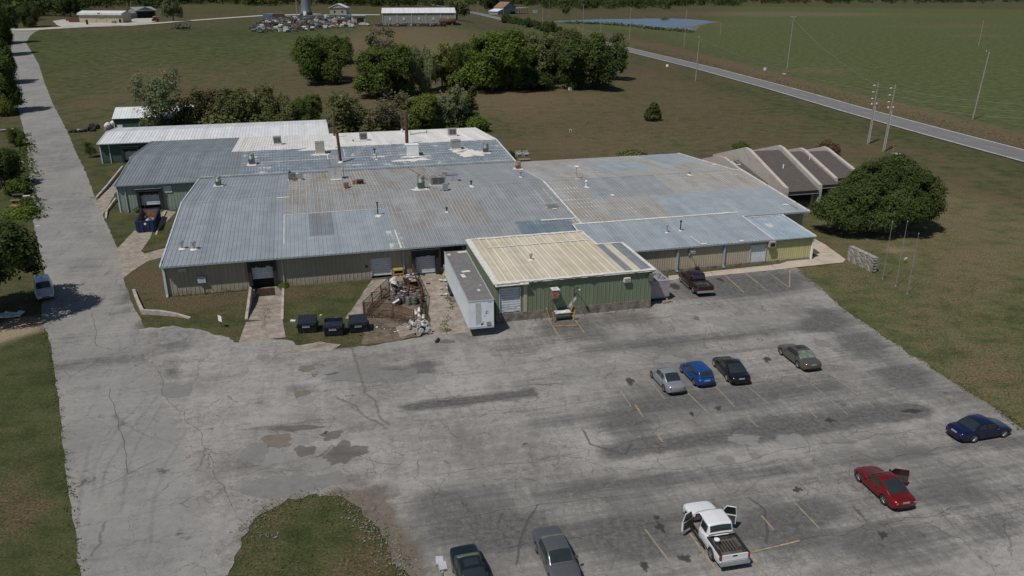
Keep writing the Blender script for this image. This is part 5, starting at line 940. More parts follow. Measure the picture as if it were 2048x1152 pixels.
e = roof_thing('satellite_dish', 'small white satellite dish on a thin mast on the tan roof', 54.3, 20.0, zM, 'dish'); MB().bar((0, 0, 0), (0, 0, 1.7), .04).build('mast', 'greybox', e); MB().lathe([(.02, 0), (.2, .03), (.36, .12), (.36, .14), (.2, .05), (.02, .02)], 16, (0, -.05, 1.75)).build('dish', 'white', e); MB().bar((-.5, .2, 0), (0, 0, 1.0), .02).build('stay_rod', 'greybox', e); MB().bar((.5, .3, 0), (0, 0, 1.0), .02).build('stay_rod', 'greybox', e)
e = roof_thing('gas_pipe', 'pair of low grey pipes lying on the white coating near the back edge', 37.5, 66.5, zS, 'pipe'); MB().tube([(-1.6, -.6, .12), (.6, .3, .2), (1.8, .4, .25)], .09).build('pipe', 'greybox', e); MB().bar((1.8, .4, 0), (1.8, .4, .6), .1).build('valve', 'greybox', e); MB().bar((-1.4, -.5, 0), (-1.4, -.5, .5), .07).build('valve', 'greybox', e)
e = roof_thing('rear_flue', 'slim rusty flue with white collar behind the thickest stack', 34.9, 70.5, zS, 'chimney'); MB().bar((0, 0, 0), (0, 0, 3.6), .12).build('pipe', 'rust', e); MB().bar((0, 0, .1), (0, 0, .7), .2).build('collar', 'white', e)
# ================================================================== YARD
def wp(u, v): p = at(u, v); return (p.x, p.y, 0.06)
# trailer
tr = thing('box_trailer', 'long pale blue-white box trailer with grey roof backed up to the dock', 'trailer', (at(937, 603, 3.9) + at(987, 599, 3.9)).xy.to_3d() / 2, R(103) - R(90))
TL, TW, TZ0, TZ1 = 15.6, 2.5, 1.1, 3.9
M['trailer'] = P('trailer_white', (.68, .74, .78), .45, .1, var=.05, scale=1, stain=(.6, .65, .69), samt=.5, sscale=.8); M['trailer_roof'] = P('trailer_roof_grey', (.138, .134, .132), .85, var=.14, scale=3, stain=(.19, .175, .165), samt=.5, sscale=1.2)
MB().box(-TW / 2, TW / 2, 0, TL, TZ0, TZ1 - .03).build('body', 'trailer', tr); MB().box(-TW / 2 + .05, TW / 2 - .05, .05, TL - .05, TZ1 - .03, TZ1).build('roof', 'trailer_roof', tr)
f = MB()
for sx in (-1, 1): f.box(sx * TW / 2 - .03, sx * TW / 2 + .03, 0, TL, TZ1 - .1, TZ1 + .03); f.box(sx * TW / 2 - .02, sx * TW / 2 + .025, 0, TL, TZ0 - .12, TZ0 + .08)
f.box(-TW / 2, TW / 2, -.03, .03, TZ1 - .1, TZ1 + .03); f.box(-TW / 2, TW / 2, -.03, .02, TZ0 - .12, TZ0 + .1); f.build('rail', 'palegrey', tr)
f = MB()
for k in range(1, 26):
    for sx in (-1, 1): f.box(sx * (TW / 2 + .004) - .006, sx * (TW / 2 + .004) + .006, k * .6 - .02, k * .6 + .02, TZ0 + .08, TZ1 - .1)
f.build('side_post', 'trailer', tr)
MB().box(-.55, .0, -.014, -.002, TZ0 + .5, TZ1 - .25).build('front_panel_stripe', 'palegrey', tr); MB().box(-.05, .15, -.03, -.004, TZ0 + .25, TZ0 + .4).build('glad_hand_box', 'dark', tr); MB().box(.5, .9, -.1, -.004, TZ0 + .18, TZ0 + .55).build('electrical_box', 'greybox', tr)
for x0, x1, z0, z1 in [(.35, .75, 2.5, 2.55), (.4, .7, 2.65, 2.72), (.5, .55, 2.4, 2.9), (.7, 1.1, 3.62, 3.68), (.25, .45, 2.25, 2.3), (-.55, -.2, 1.45, 1.55), (-.45, -.15, 1.6, 1.7), (.1, .25, 1.4, 1.7)]: MB().box(x0, x1, -.012, -.0015, z0, z1).build('faded_mark', 'palegrey' if z0 < 2.2 else 'greybox', tr)
for x, y, a, b_ in [(.0, 8.5, .9, .45), (-.5, 7.2, .4, 1.0), (.3, 2.8, .25, .5), (.7, 15.0, 1.0, .5), (-.9, 14.4, .35, .5), (.75, 4.1, .2, .15)]: MB().obox((x, y, TZ1 + .006), (a, b_, .012), (0, 0, .1)).build('roof_patch', 'offwhite', tr)
def wheel(parent, x, y, r=.5, wd=.28, axis='x', rim='palegrey', nspoke=0, z=None, out=1):
    z = r if z is None else z
    w_ = MB().lathe([(r * .62, -wd / 2), (r * .93, -wd / 2), (r, -wd * .3), (r, wd * .3), (r * .93, wd / 2), (r * .62, wd / 2)], 24, (x, y, z), axis).build('tyre', 'tyre', parent, True); w_.name = 'wheel'
    o = (lambda d: (x + d * out, y, z)) if axis == 'x' else (lambda d: (x, y + d * out, z))
    if nspoke:
        h = MB().lathe([(r * .66, -wd * .1), (r * .66, wd * .12)], 24, o(wd * .15), axis); h.build('rim_well', 'palegrey', w_)
        sp = MB(); c = o(wd * .36)
        for k in range(nspoke):
            a = 2 * math.pi * k / nspoke; dx, dz = math.cos(a), math.sin(a)
            p = Vector(c); q = p + (Vector((dx, 0, dz)) if axis == 'y' else Vector((0, dx, dz))) * r * .62
            sp.bar(p, q, r * .13, 5)
        sp.lathe([(r * .68, -.015), (r * .68, .03), (r * .6, .035), (r * .6, -.015)], 24, o(wd * .34), axis); sp.lathe([(r * .16, -.02), (r * .16, .04)], 12, o(wd * .36), axis); sp.build('rim', rim, w_)
    else: MB().lathe([(r * .6, -.02), (r * .6, .04), (r * .3, .1), (r * .28, .02)], 20, o(wd * .38), axis).build('rim', rim, w_)
    return w_
for y in (11.6, 12.9):
    for sx in (-1, 1): wheel(tr, sx * 1.08, y, .5, .5, 'x', 'white', out=sx)
f = MB().box(-.6, .6, 2.0, TL - .1, TZ0 - .28, TZ0 - .02); f.box(-1.1, 1.1, 11.4, 13.1, .45, .55); f.build('chassis', 'greybox', tr)
for sx in (-1, 1): MB().box(sx * .9 - .07, sx * .9 + .07, 2.9, 3.05, .05, TZ0).build('landing_leg', 'greybox', tr)
MB().box(-1.2, 1.2, TL - .12, TL - .02, .5, .62).build('rear_bumper', 'greybox', tr)
# dumpsters
def dumpster(label, p, rz, open_=False):
    e = thing('dumpster', label, 'dumpster', p, rz, 'dumpsters beside the fenced yard')
    W_, D_, hb, hf = 1.75, 1.5, 1.45, 1.12
    o = MB(); t = .05
    prof = [(-D_ / 2 + .2, .12), (D_ / 2 - .08, .12), (D_ / 2, hb), (-D_ / 2, hf)]
    for x in (-W_ / 2, W_ / 2): o.extr_x(prof, x - t / 2, x + t / 2)
    o.extr_x([(-D_ / 2 + .2, .12), (-D_ / 2, hf), (-D_ / 2 + t, hf), (-D_ / 2 + .2 + t, .12)], -W_ / 2, W_ / 2); o.extr_x([(D_ / 2 - .08, .12), (D_ / 2, hb), (D_ / 2 - t, hb), (D_ / 2 - .08 - t, .12)], -W_ / 2, W_ / 2); o.box(-W_ / 2, W_ / 2, -D_ / 2 + .2, D_ / 2 - .08, .1, .16); o.build('body', 'navyplastic', e)
    MB().extr_x([(-D_ / 2 + .24, .2), (D_ / 2 - .14, .2), (D_ / 2 - .1, .4), (-D_ / 2 + .2, .4)], -W_ / 2 + .05, W_ / 2 - .05).build('rubbish', 'concdark', e)
    for sx in (-1, 1): MB().box(sx * (W_ / 2 + .09) - .07, sx * (W_ / 2 + .09) + .07, -D_ / 2 + .15, D_ / 2 - .1, .62, .8).build('fork_pocket', 'navyplastic', e); 
    MB().box(-W_ / 2 - .03, W_ / 2 + .03, -D_ / 2 - .06, -D_ / 2 + .01, hf - .1, hf + .0).build('front_lip', 'navyplastic', e)
    dy, dz = D_, hb - hf; ya, yb = (-D_ / 2 - .05, D_ / 2) if not open_ else (-D_ / 2 - .05, D_ * .02)
    for sx in (0, 1):
        x0 = -W_ / 2 + sx * W_ / 2 + .01; x1 = x0 + W_ / 2 - .02
        zz = lambda y: hf + dz * (y + D_ / 2) / D_ + .03
        o = MB().ribs((x0, ya, zz(ya)), (1, 0, 0), (0, yb - ya, zz(yb) - zz(ya)), (0, -dz, dy), x1 - x0, math.hypot(yb - ya, zz(yb) - zz(ya)), .16, .08, .045); l = o.build('lid', 'lid', e)
        MB().extr_x([(ya, zz(ya) - .05), (ya - .02, zz(ya) + .03), (ya + .02, zz(ya) + .03)], x0, x1).build('lid_edge', 'lid', l)
    MB().obox((-.08, -D_ / 2 + .035, hf - .32), (.72, .02, .26), (R(10), 0, 0)).build('label_plate', 'palegrey', e); MB().obox((.5, -D_ / 2 + .012, hf - .17), (.3, .02, .07), (R(10), 0, 0)).build('sticker', 'yellow', e)
    for sx in (-1, 1):
        for y in (-.35, .5): MB().bar((sx * .6 - .04, y, .07), (sx * .6 + .04, y, .07), .07, 10).build('caster', 'tyre', e)
for (u, v, rz, lb, op) in [(615, 668, 8, 'dark navy dumpster standing farthest left on the grass', False), (668, 674, 9, 'dark navy dumpster in the middle with its lid half open', True), (719, 667, 14, 'dark navy dumpster standing at the rusty fence corner', False)]: 
    p = at(u, v); d = Vector((math.cos(R(rz + 90)), math.sin(R(rz + 90)))) * .7; dumpster(lb, (p.x + d.x, p.y + d.y, .0), R(rz), op)
# roll-off container
rc = thing('roll_off_container', 'open blue roll-off container with scrap inside backed to the dock', 'container', ((at(275, 467) + at(311, 463)) / 2), R(17))
CL, CW, CH = 7.0, 2.35, 1.65
o = MB()
for sx in (-1, 1): o.box(sx * CW / 2 - .05, sx * CW / 2 + .05, 0, CL, .18, CH)
o.box(-CW / 2, CW / 2, 0, .1, .18, CH); o.box(-CW / 2, CW / 2, CL - .1, CL, .18, CH); o.build('shell', 'blue', rc)
o = MB()
for sx in (-1, 1): o.box(sx * (CW / 2 - .06) - .008, sx * (CW / 2 - .06) + .008, .1, CL - .1, .2, CH - .06)
o.box(-CW / 2 + .06, CW / 2 - .06, .1, .118, .2, CH - .06); o.box(-CW / 2 + .06, CW / 2 - .06, CL - .118, CL - .1, .2, CH - .06); o.box(-CW / 2, CW / 2, .05, CL - .05, .16, .22); o.build('worn_lining', 'rustlight', rc)
o = MB()
for sx in (-1, 1):
    o.box(sx * CW / 2 - .09, sx * CW / 2 + .09, -.03, CL + .03, CH - .1, CH + .02)
    for k in range(8): o.box(sx * (CW / 2 + .05), sx * (CW / 2 + .13), .3 + k * .9, .42 + k * .9, .2, CH - .1)
o.box(-CW / 2 - .05, CW / 2 + .05, -.06, .12, CH - .1, CH + .02); o.box(-CW / 2 - .05, CW / 2 + .05, CL - .12, CL + .06, CH - .1, CH + .02)
for x in (-.95, -.4, .4, .95): o.box(x - .08, x + .08, -.09, .01, .1, CH - .08)
for x in (-.75, .75): o.box(x - .1, x + .1, -.1, CL, .0, .18)
o.build('frame', 'blue', rc); MB().box(-.3, .3, -.02, -.004, .15, .75).build('hook_recess', 'dark', rc); MB().lathe([(.16, -.02), (.16, 0)], 14, (.0, -.02, 1.25), 'y').build('round_label', 'white', rc)
for i in range(26):
    o = MB().obox((rng.uniform(-.8, .8), rng.uniform(.5, 5.5), .25 + rng.uniform(.02, .5)), (rng.uniform(.2, 1.1), rng.uniform(.1, .7), rng.uniform(.05, .25)), tuple(rng.uniform(-.6, .6, 3))); solo_m = ['rustlight', 'wood', 'offwhite', 'rust', 'greybox', 'concdark'][i % 6]; o.build('scrap_piece', solo_m, rc)
MB().box(-1.1, 1.1, .2, 6.6, .2, .36).build('scrap_layer', 'concdark', rc)
# rusty fence
fp = [at(728, 634), at(779, 584), at(820, 552)]
def fence(name, label, pts, h=1.75, brace=True, mesh=True, mat='rust'):
    c = Vector((pts[0][0], pts[0][1], 0)); e = thing(name, label, 'fence', c)
    L_ = [Vector((p[0], p[1], 0)) - c for p in pts]
    for a, b in zip(L_, L_[1:]):
        k = max(1, round((b - a).length / 2.6))
        for i in range(k + (1 if b is L_[-1] else 0)): p = a + (b - a) * (i / k); MB().bar(p, p + Vector((0, 0, h)), .055, 8).build('post', mat, e)
        r = MB()
        for z in (.12, h * .55, h - .04): r.bar(a + Vector((0, 0, z)), b + Vector((0, 0, z)), .038, 6)
        r.build('rail', mat, e)
        if brace: MB().bar(a + Vector((0, 0, .12)), a + (b - a) / k + Vector((0, 0, h - .05)), .03, 6).build('brace', mat, e)
        if mesh:
            m_ = MB(); d = (b - a); L = d.length; d = d / L; s_ = .085; n_ = Vector((-d.y, d.x, 0)) * .004; q = -h
            while q < L:
                for sg in (1, -1):
                    t0, t1 = max(0, q), min(L, q + h)
                    z0, z1 = ((t0 - q), (t1 - q)) if sg > 0 else (h - (t0 - q), h - (t1 - q))
                    p0 = a + d * t0 + Vector((0, 0, z0)); p1 = a + d * t1 + Vector((0, 0, z1)); w_ = .009
                    m_.add([p0 + Vector((0, 0, -w_)) + n_ * sg, p1 + Vector((0, 0, -w_)) + n_ * sg, p1 + Vector((0, 0, w_)) + n_ * sg, p0 + Vector((0, 0, w_)) + n_ * sg], [(0, 1, 2, 3)])
                q += s_
            m_.build('wire_mesh', mat, e)['kind'] = 'stuff'
    return e
fence('wire_fence', 'rusty wire mesh fence with diagonal braces along the concrete walk', [at(728, 634), at(779, 584)])
fence('wire_fence', 'rusty wire mesh fence sagging in front of the drum yard', [at(730, 635), at(787, 638), at(829, 652)], brace=False)
fence('wire_fence', 'rusty wire mesh fence between drum yard and trailer bay', [at(842, 637), at(846, 600), at(826, 556)], brace=False)
# drums, pails
M['drumgrey'] = P('grey_drum', (.17, .185, .19), .5, .3, var=.2, stain=(.15, .08, .05), samt=.5, sscale=2.5, rand=.25); M['drumlid'] = P('rusty_drum_lid', (.28, .16, .1), .8, .1, var=.35, scale=4, stain=(.33, .3, .27), samt=.5, sscale=3, rand=.2); M['drumblue'] = P('blue_grey_drum', (.12, .15, .19), .5, .2, var=.2, stain=(.16, .1, .07), samt=.4, sscale=3)
def drum_proto(body, lid, label, group):
    e = thing('steel_drum', label, 'drum', (0, 0, 0), 0, group)
    MB().lathe([(.28, 0), (.29, .02), (.285, .05), (.285, .28), (.3, .3), (.285, .32), (.285, .58), (.3, .6), (.285, .62), (.285, .85), (.295, .88)], 18).build('shell', body, e, True)
    MB().lathe([(.295, .87), (.3, .9), (.285, .9), (.28, .875), (.01, .88)], 18).build('lid', lid, e); MB().lathe([(.03, 0), (.03, .02)], 8, (.15, .1, .88)).build('bung', 'dark', e)
    return e
d1 = drum_proto('drumgrey', 'drumlid', 'grey steel drum with rusty lid standing in the fenced yard', 'rusty-topped drums in the fenced yard'); d2 = drum_proto('offwhite', 'offwhite', 'white drum lying or stacked at the back of the fenced yard', 'white drums in the fenced yard')
spots = [(788, 597), (797, 596), (800, 588), (812, 591), (822, 590), (787, 603), (800, 602), (812, 598), (824, 598), (828, 589), (795, 610), (806, 606), (817, 611), (829, 610), (831, 602), (840, 606), (837, 596), (803, 581), (812, 582), (790, 590)]
for i, (u, v) in enumerate(spots):
    p = at(u, v); o = d1 if i == 0 else copytree(d1); o.location = (p.x, p.y, .06); o.rotation_euler = (0, 0, rng.uniform(0, 6))
    if i % 5 == 4: o.scale = (1, 1, .93)
for i, (u, v, z, rx) in enumerate([(783, 570, .35, 1.5), (791, 577, .35, 1.5), (785, 578, .95, 1.5), (794, 572, .95, 1.5), (805, 573, .35, 1.5), (789, 583, 1.0, 1.4)]):
    p = at(u, v); o = d2 if i == 0 else copytree(d2); o.location = (p.x, p.y, z); o.rotation_euler = (rx, 0, rng.uniform(-.6, .6))
pl = thing('plastic_pail', 'white plastic pail tumbled in the heap at the fence corner', 'pail', (0, 0, 0), 0, 'heap of white pails at the fence corner')
MB().lathe([(.12, 0), (.125, .02), (.15, .34), (.16, .34), (.16, .37), (.145, .37), (.12, .05)], 14).build('bucket', 'offwhite', pl, True); MB().tube([(-.155, 0, .33), (-.1, .12, .3), (.1, .12, .3), (.155, 0, .33)], .006, 4).build('handle', 'greybox', pl); MB().lathe([(.145, .345), (.145, .36)], 14).build('rim_shadow', 'concdark', pl)
hp = [(838, 633), (834, 640), (840, 641), (832, 648), (838, 650), (843, 648), (828, 655), (836, 656), (843, 655), (850, 652), (834, 661), (841, 661), (848, 658), (854, 656), (832, 667), (839, 666), (846, 665), (852, 662), (858, 661), (842, 669), (849, 668), (856, 667), (860, 665), (826, 660), (855, 650), (836, 644), (846, 641), (829, 643), (850, 645), (862, 669), (821, 646), (817, 642), (845, 652), (838, 660), (852, 668)]
for i, (u, v) in enumerate(hp):
    p = at(u, v); o = pl if i == 0 else copytree(pl); z = .08 if i > 12 else rng.uniform(.08, .5)
    o.location = (p.x, p.y, z + .1); o.rotation_euler = (rng.uniform(-1.5, 1.5), rng.uniform(-.5, .5), rng.uniform(0, 6)); s_ = rng.uniform(1.0, 1.5); o.scale = (s_, s_, s_)
for i, (u, v, lb) in enumerate([(852, 664, 'dark blue jerrycan lying in the pail heap'), (846, 656, 'blue plastic drum tipped over in the pail heap')]):
    e = thing('blue_can', lb, 'can', wp(u, v), i * 1.0); MB().box(-.2, .2, -.13, .13, 0, .42).build('can', 'blue', e); MB().bar((.08, 0, .42), (.08, 0, .5), .05).build('spout', 'white', e); MB().tube([(-.15, 0, .42), (-.1, 0, .5), (.02, 0, .42)], .02).build('handle', 'blue', e)
# black pallet cage, yellow box, odds
e = thing('wire_cage', 'dark open-topped metal cage of scrap at the back of the fenced yard', 'cage', wp(820, 572), TH); f = MB()
for x in (-.75, .75):
    for y in (-.5, .5): f.box(x - .04, x + .04, y - .04, y + .04, 0, 1.1)
for z in (.15, .6, 1.08):
    f.box(-.75, .75, -.53, -.47, z - .03, z + .03); f.box(-.75, .75, .47, .53, z - .03, z + .03); f.box(-.78, -.72, -.5, .5, z - .03, z + .03); f.box(.72, .78, -.5, .5, z - .03, z + .03)
f.build('frame', 'rust', e); MB().box(-.7, .7, -.45, .45, .05, .75).build('liner', 'dark', e); MB().obox((.1, -.1, .82), (.3, .25, .15), (0, .2, .5)).build('white_bag', 'white', e)
e = thing('yellow_crate', 'yellow metal crate against the beige wall beside the roll-up door', 'crate', W3(25.6, -.55, .05), TH); f = MB()
for x in (-.55, .55):
    for y in (-.35, .35): f.box(x - .06, x + .06, y - .06, y + .06, 0, 1.15)
for z in (.1, .6, 1.1): f.box(-.6, .6, -.41, .41, z - .06, z + .05)
f.build('frame', 'yellow', e); MB().box(-.5, .5, -.3, .3, .1, 1.05).build('inside', 'dark', e)
e = thing('junk_pile', 'heap of pale junk boards against the beige wall left of the dark dock', 'junk', W3(27.0, -1.6, .05), TH)
for i in range(9): MB().obox((rng.uniform(-.7, .5), rng.uniform(-.6, .6), .12 + .12 * i * .5), (rng.uniform(.3, .9), rng.uniform(.2, .5), rng.uniform(.05, .25)), tuple(rng.uniform(-.4, .4, 3))).build('board', ['offwhite', 'wood', 'greybox', 'white'][i % 4], e)
e = thing('scrap_pile', 'heap of rusty scrap iron and broken pallets inside the drum yard', 'scrap', wp(806, 592), TH)
for i in range(34): MB().obox((rng.normal(0, 1.1), rng.normal(.6, 1.5), .25 + abs(rng.normal(0, .35)) + (.6 if i % 3 == 0 else 0)), (rng.uniform(.15, 1.1), rng.uniform(.08, .5), rng.uniform(.04, .3)), tuple(rng.uniform(-.7, .7, 3))).build('scrap_piece', ['rust', 'offwhite', 'greybox', 'dark', 'wood', 'rustlight'][i % 6], e)
e = thing('pallet_stack', 'leaning broken pallets at the back of the drum yard', 'pallet', wp(800, 575), TH)
for i in range(9): MB().obox((-.6 + .15 * i, 0, .55), (.1, 1.0, 1.1 + .1 * (i % 3)), (.35, 0, .05)).build('slat', 'wood', e)
e = thing('dirt_debris', 'scattered pale debris on the stained soil below the fence', 'debris', wp(770, 664), TH)
for i in range(16): MB().obox((rng.normal(0, 1.6), rng.normal(0, .7), .03), (rng.uniform(.06, .3), rng.uniform(.05, .2), .05), (0, 0, rng.uniform(0, 6))).build('piece', ['concdark', 'wood', 'rust', 'offwhite'][i % 4], e)
e = thing('dock_stand', 'pale pedestal with yellowish base beside the dark dock', 'stand', W3(31.1, -.9, .05), TH); MB().lathe([(.4, 0), (.12, .5), (.1, .9)], 10).build('base', 'yellow', e); MB().box(-.18, .18, -.15, .15, .9, 1.25).build('head', 'palegrey', e)
for i, (u, v, lb) in enumerate([(888, 563, 'crumpled white sacks beside the rear of the trailer'), (889, 579, 'torn white sheet on the concrete beside the trailer'), (886, 591, 'small white scrap on the concrete near the trailer wheels')]):
    mb = MB()
    for k in range(6 if i == 0 else 3): mb.obox((rng.uniform(-.4, .4), rng.uniform(-.25, .25), .05 + .05 * k), (rng.uniform(.2, .55), rng.uniform(.15, .4), .06), tuple(rng.uniform(-.3, .3, 3)))
    solo(mb, 'litter', 'offwhite', lb, 'litter', wp(u, v))
e = thing('metal_can', 'small dark canister lying on the asphalt by the dock yard', 'can', (at(875, 684).x, at(875, 684).y, .17), R(75)); MB().bar((-.35, 0, 0), (.35, 0, 0), .15, 12).build('can', 'navyplastic', e); MB().bar((.35, 0, 0), (.42, 0, 0), .07, 8).build('cap', 'steel', e)
mb = MB().obox((0, 0, .06), (2.6, .14, .12)); solo(mb, 'parking_bumper', 'orange', 'orange-brown timber lying in front of the green tank stand', 'timber', wp(1132, 654), R(7))
# green unit on yellow posts at annex
e = thing('bollard_stand', 'pale green box guarded by leaning yellow bollards before the green annex', 'equipment', wp(1125, 640), TH)
MB().box(-.75, .75, -.3, .45, .25, .8).build('tank', 'teal', e); MB().box(-.8, .8, -.35, .5, .8, .86).build('top_plate', 'door', e)
for x, y, lx in ((-1.0, -.55, -.25), (1.0, -.5, .15), (-1.15, .7, -.4), (.95, .75, .4)): MB().bar((x, y, 0), (x + lx, y, 1.15), .08, 10).build('bollard', 'yellow', e)
MB().bar((-1.2, -.5, .9), (1.1, -.5, .9), .04).build('cross_rail', 'yellow', e); MB().obox((.1, -.1, .88), (.5, .3, .03), (0, 0, .3)).build('lid', 'white', e)
mb = MB().obox((0, 0, .9), (.28, .06, 1.9), (0, R(38), 0)); solo(mb, 'leaning_board', 'offwhite', 'narrow white board leaning over the green box at the annex', 'board', (wp(1141, 634)[0], wp(1141, 634)[1] + .4, .35), TH)
e = thing('bracket_cooler', 'rusty swamp cooler on a pole bracket against the sage green wall', 'air conditioner', W3(39.7, -16.9, 0), TH); MB().box(-.35, .35, -.4, .4, 2.55, 3.4).build('cabinet', 'rustlight', e); MB().box(-.4, .4, -.45, .45, 3.4, 3.46).build('top', 'offwhite', e); MB().lathe([(.22, 0), (.22, .03)], 14, (0, 0, 3.46)).build('fan_ring', 'palegrey', e)
for p, q in [((-.3, -.35, 2.55), (-.3, .62, 1.6)), ((.3, -.35, 2.55), (.3, .62, 1.6)), ((-.3, -.35, .1), (-.3, -.35, 2.55))]: MB().bar(p, q, .03).build('bracket', 'rust', e)
e = thing('lamp_arm', 'dark gooseneck lamp arm sticking out of the sage green wall', 'lamp', W3(42.0, -16.25, 0), TH); MB().tube([(0, 0, 2.2), (0, -.1, 2.9), (.1, -.5, 3.3), (.25, -.9, 3.35)], .03).build('arm', 'dark', e); MB().lathe([(.06, .12), (.16, 0)], 10, (.25, -.95, 3.2)).build('shade', 'greybox', e)
# big condenser beside annex
e = thing('condenser_unit', 'large pale mauve condenser with four round fans beside the green annex', 'air conditioner', W3(52.3, -12.2, 0), TH); M['mauve'] = P('mauve_metal', (.29, .27, .3), .5, .1, var=.08)
MB().box(-1.5, 1.1, -2.7, 2.2, .55, 2.35).build('cabinet', 'mauve', e); MB().box(-1.52, 1.12, -2.72, 2.22, 2.35, 2.4).build('top_panel', 'mauve', e); MB().box(-1.4, 1.0, -2.5, 2.0, .3, .55).build('base_rail', 'greybox', e); MB().box(.1, .14, -2.74, -2.72, 1.2, 1.9).build('handle', 'palegrey', e)
for x in (-.8, .4):
    for y in (-1.9, -.8): fan_grille(e, x, y, 2.4, .46)
for x in (-1.3, .9):
    for y in (-2.5, 2.0): MB().box(x - .1, x + .1, y - .1, y + .1, 0, .3).build('foot', 'conc', e)
mb = MB()
for i in range(7): mb.obox((rng.uniform(-.5, .7), rng.uniform(-.2, .3), .06 + .02 * i), (.7, .25, .05), (0, 0, rng.uniform(-.4, .4)))
solo(mb, 'plank_stack', 'wood', 'short stack of planks lying under the mauve condenser', 'planks', W3(52.6, -15.4, .05), TH)
e = thing('vent_ducts', 'stacked dark blue-grey duct boxes between the annex and the tan wall', 'duct', W3(50.9, -6.9, 0), TH); MB().box(-.9, 1.0, -.8, .35, 2.3, 3.0).build('duct', 'gutter', e); MB().box(-.9, 1.2, -.9, .3, 1.5, 2.2).build('duct', 'gutter', e); MB().box(-.7, .9, -.7, .2, 0, 1.45).build('duct', 'greybox', e)
# fittings on the tan wall
e = thing('wall_floodlight', 'grey floodlight on the tan wall between two downspouts', 'lamp', W3(59.7, -6.55, 2.6), TH); MB().bar((0, 0, 0), (0, -.9, .1), .05).build('arm', 'greybox', e); MB().box(-.25, .25, -1.2, -.8, -.05, .2).build('lamp_head', 'greybox', e); MB().box(-.1, .1, -.12, 0, -.6, .2).build('bracket', 'greybox', e)
e = thing('wall_cooler', 'boxy window cooler at the top of the yellow wall corner', 'air conditioner', W3(70.5, -6.55, 2.3), TH); MB().box(-.4, .4, -.6, 0, 0, .75).build('cabinet', 'tanbox', e); MB().box(-.32, .32, -.615, -.6, .08, .55).build('grille', 'dark', e)
# sign in the grass
e = thing('notice_sign', 'small white notice sign on a rusty post at the edge of the asphalt', 'sign', wp(443, 655), R(-35)); MB().bar((0, 0, 0), (0, 0, 1.2), .035).build('post', 'rust', e); MB().box(-.28, .28, -.05, -.035, .62, 1.25).build('panel', 'white', e)
# floodlight pole at the bottom of the frame
lp = at(885, 1150, 6.0); e = thing('lot_light_pole', 'grey pole with two box floodlights at the edge of the lot', 'lamp', (lp.x, lp.y, 0), 0); MB().bar((0, 0, 0), (0, 0, 6.2), .07, 10).build('pole', 'greybox', e)
for (dx, dy, z, rz) in ((-.02, .3, 6.25, .35), (-.22, .85, 6.1, .2)): h = MB().obox((dx, dy, z), (.36, .45, .2), (.3, .1, rz)).build('lamp_head', 'palegrey', e); MB().obox((dx + .03, dy, z - .11), (.3, .36, .03), (.3, .1, rz)).build('lens', 'clear', h)
MB().tube([(0, 0, 6.1), (0, .3, 6.15), (-.2, .85, 6.0)], .035).build('bracket', 'greybox', e)
# stone sign wall, flagpoles, marker, light
e = thing('stone_wall', 'rough grey stacked-stone sign wall beside the sidewalk end', 'wall', W3(81.0, -12.6, 0), TH); M['stone'] = P('grey_limestone', (.3, .28, .255), .95, var=.3, scale=2.5, stain=(.16, .15, .14), samt=.4, sscale=2, bump=.3, rand=.3)
meshes = []
for k in range(6):
    o = MB().obox((0, 0, 0), (.5, .36, .17)); 
    o.v = [(x + rng.uniform(-.03, .03), y + rng.uniform(-.05, .05), z + rng.uniform(-.02, .02)) for x, y, z in o.v]; b = o.build('stone', 'stone', e); meshes.append(b.data); b.location = (0, .25 + k * .01, -.3)
    bpy.data.objects.remove(b)
k = 0
for r_ in range(10):
    y = .0 + (r_ % 2) * -.14
    while y < 4.6 and k < 290:
        L = rng.uniform(.26, .6)
        for sx in (-1, 1):
            b = bpy.data.objects.new('stone', meshes[k % 6]); COL.objects.link(b); b.parent = e; b.location = (sx * .16, min(4.5, y + L / 2), .1 + r_ * .175); b.rotation_euler = (0, 0, R(90)); b.scale = (L / .52, .8, 1); k += 1
        y += L
MB().box(-.2, .2, .05, 4.5, .0, 1.72).build('mortar_core', 'concdark', e); MB().box(-.33, .33, -.1, 4.7, 1.82, 1.9).build('cap_stone', 'stone', e)
for (u, v, tu, tv, lb) in [(1765, 558, 1788, 446, 'thin white flagpole standing nearest the stone wall'), (1791, 573, 1820, 445, 'thin white flagpole in the middle of the three'), (1814.5, 588, 1847, 473, 'thin white flagpole farthest from the stone wall')]:
    p = at(u, v); e = thing('flagpole', lb, 'flagpole', (p.x, p.y, 0), 0); h = {1765: 6.9, 1791: 7.7}.get(u, 7.0); M.setdefault('fpole', P('flagpole_white', (.3, .31, .32), .4, .3, var=.08))
    MB().bar((0, 0, 0), (0, 0, h), .034, 8, .02).build('pole', 'fpole', e); MB().lathe([(.02, 0), (.06, .05), (.02, .1)], 8, (0, 0, h)).build('finial', 'palegrey', e); MB().lathe([(.12, 0), (.1, .12)], 10).build('base', 'steel', e); MB().box(-.03, .09, -.02, .02, 1.2, 1.3).build('cleat', 'steel', e)
e = thing('ground_light', 'small grey ground floodlight between the flagpoles', 'lamp', wp(1810, 526), R(30)); MB().bar((0, 0, 0), (0, 0, .4), .03).build('stem', 'greybox', e); MB().obox((0, 0, .5), (.35, .25, .25), (.5, 0, 0)).build('lamp_head', 'palegrey', e)
e = thing('marker_post', 'orange utility marker post in the grass by the twin power poles', 'marker', wp(1785, 309), 0); MB().bar((0, 0, 0), (0, 0, 1.5), .05).build('post', 'pole', e); MB().obox((0, 0, 1.7), (.35, .06, .5), (0, 0, .4)).build('panel', 'hazard', e); MB().lathe([(.9, 0), (.9, .08)], 14, (.9, .3, 0)).build('pad', 'conc', e)
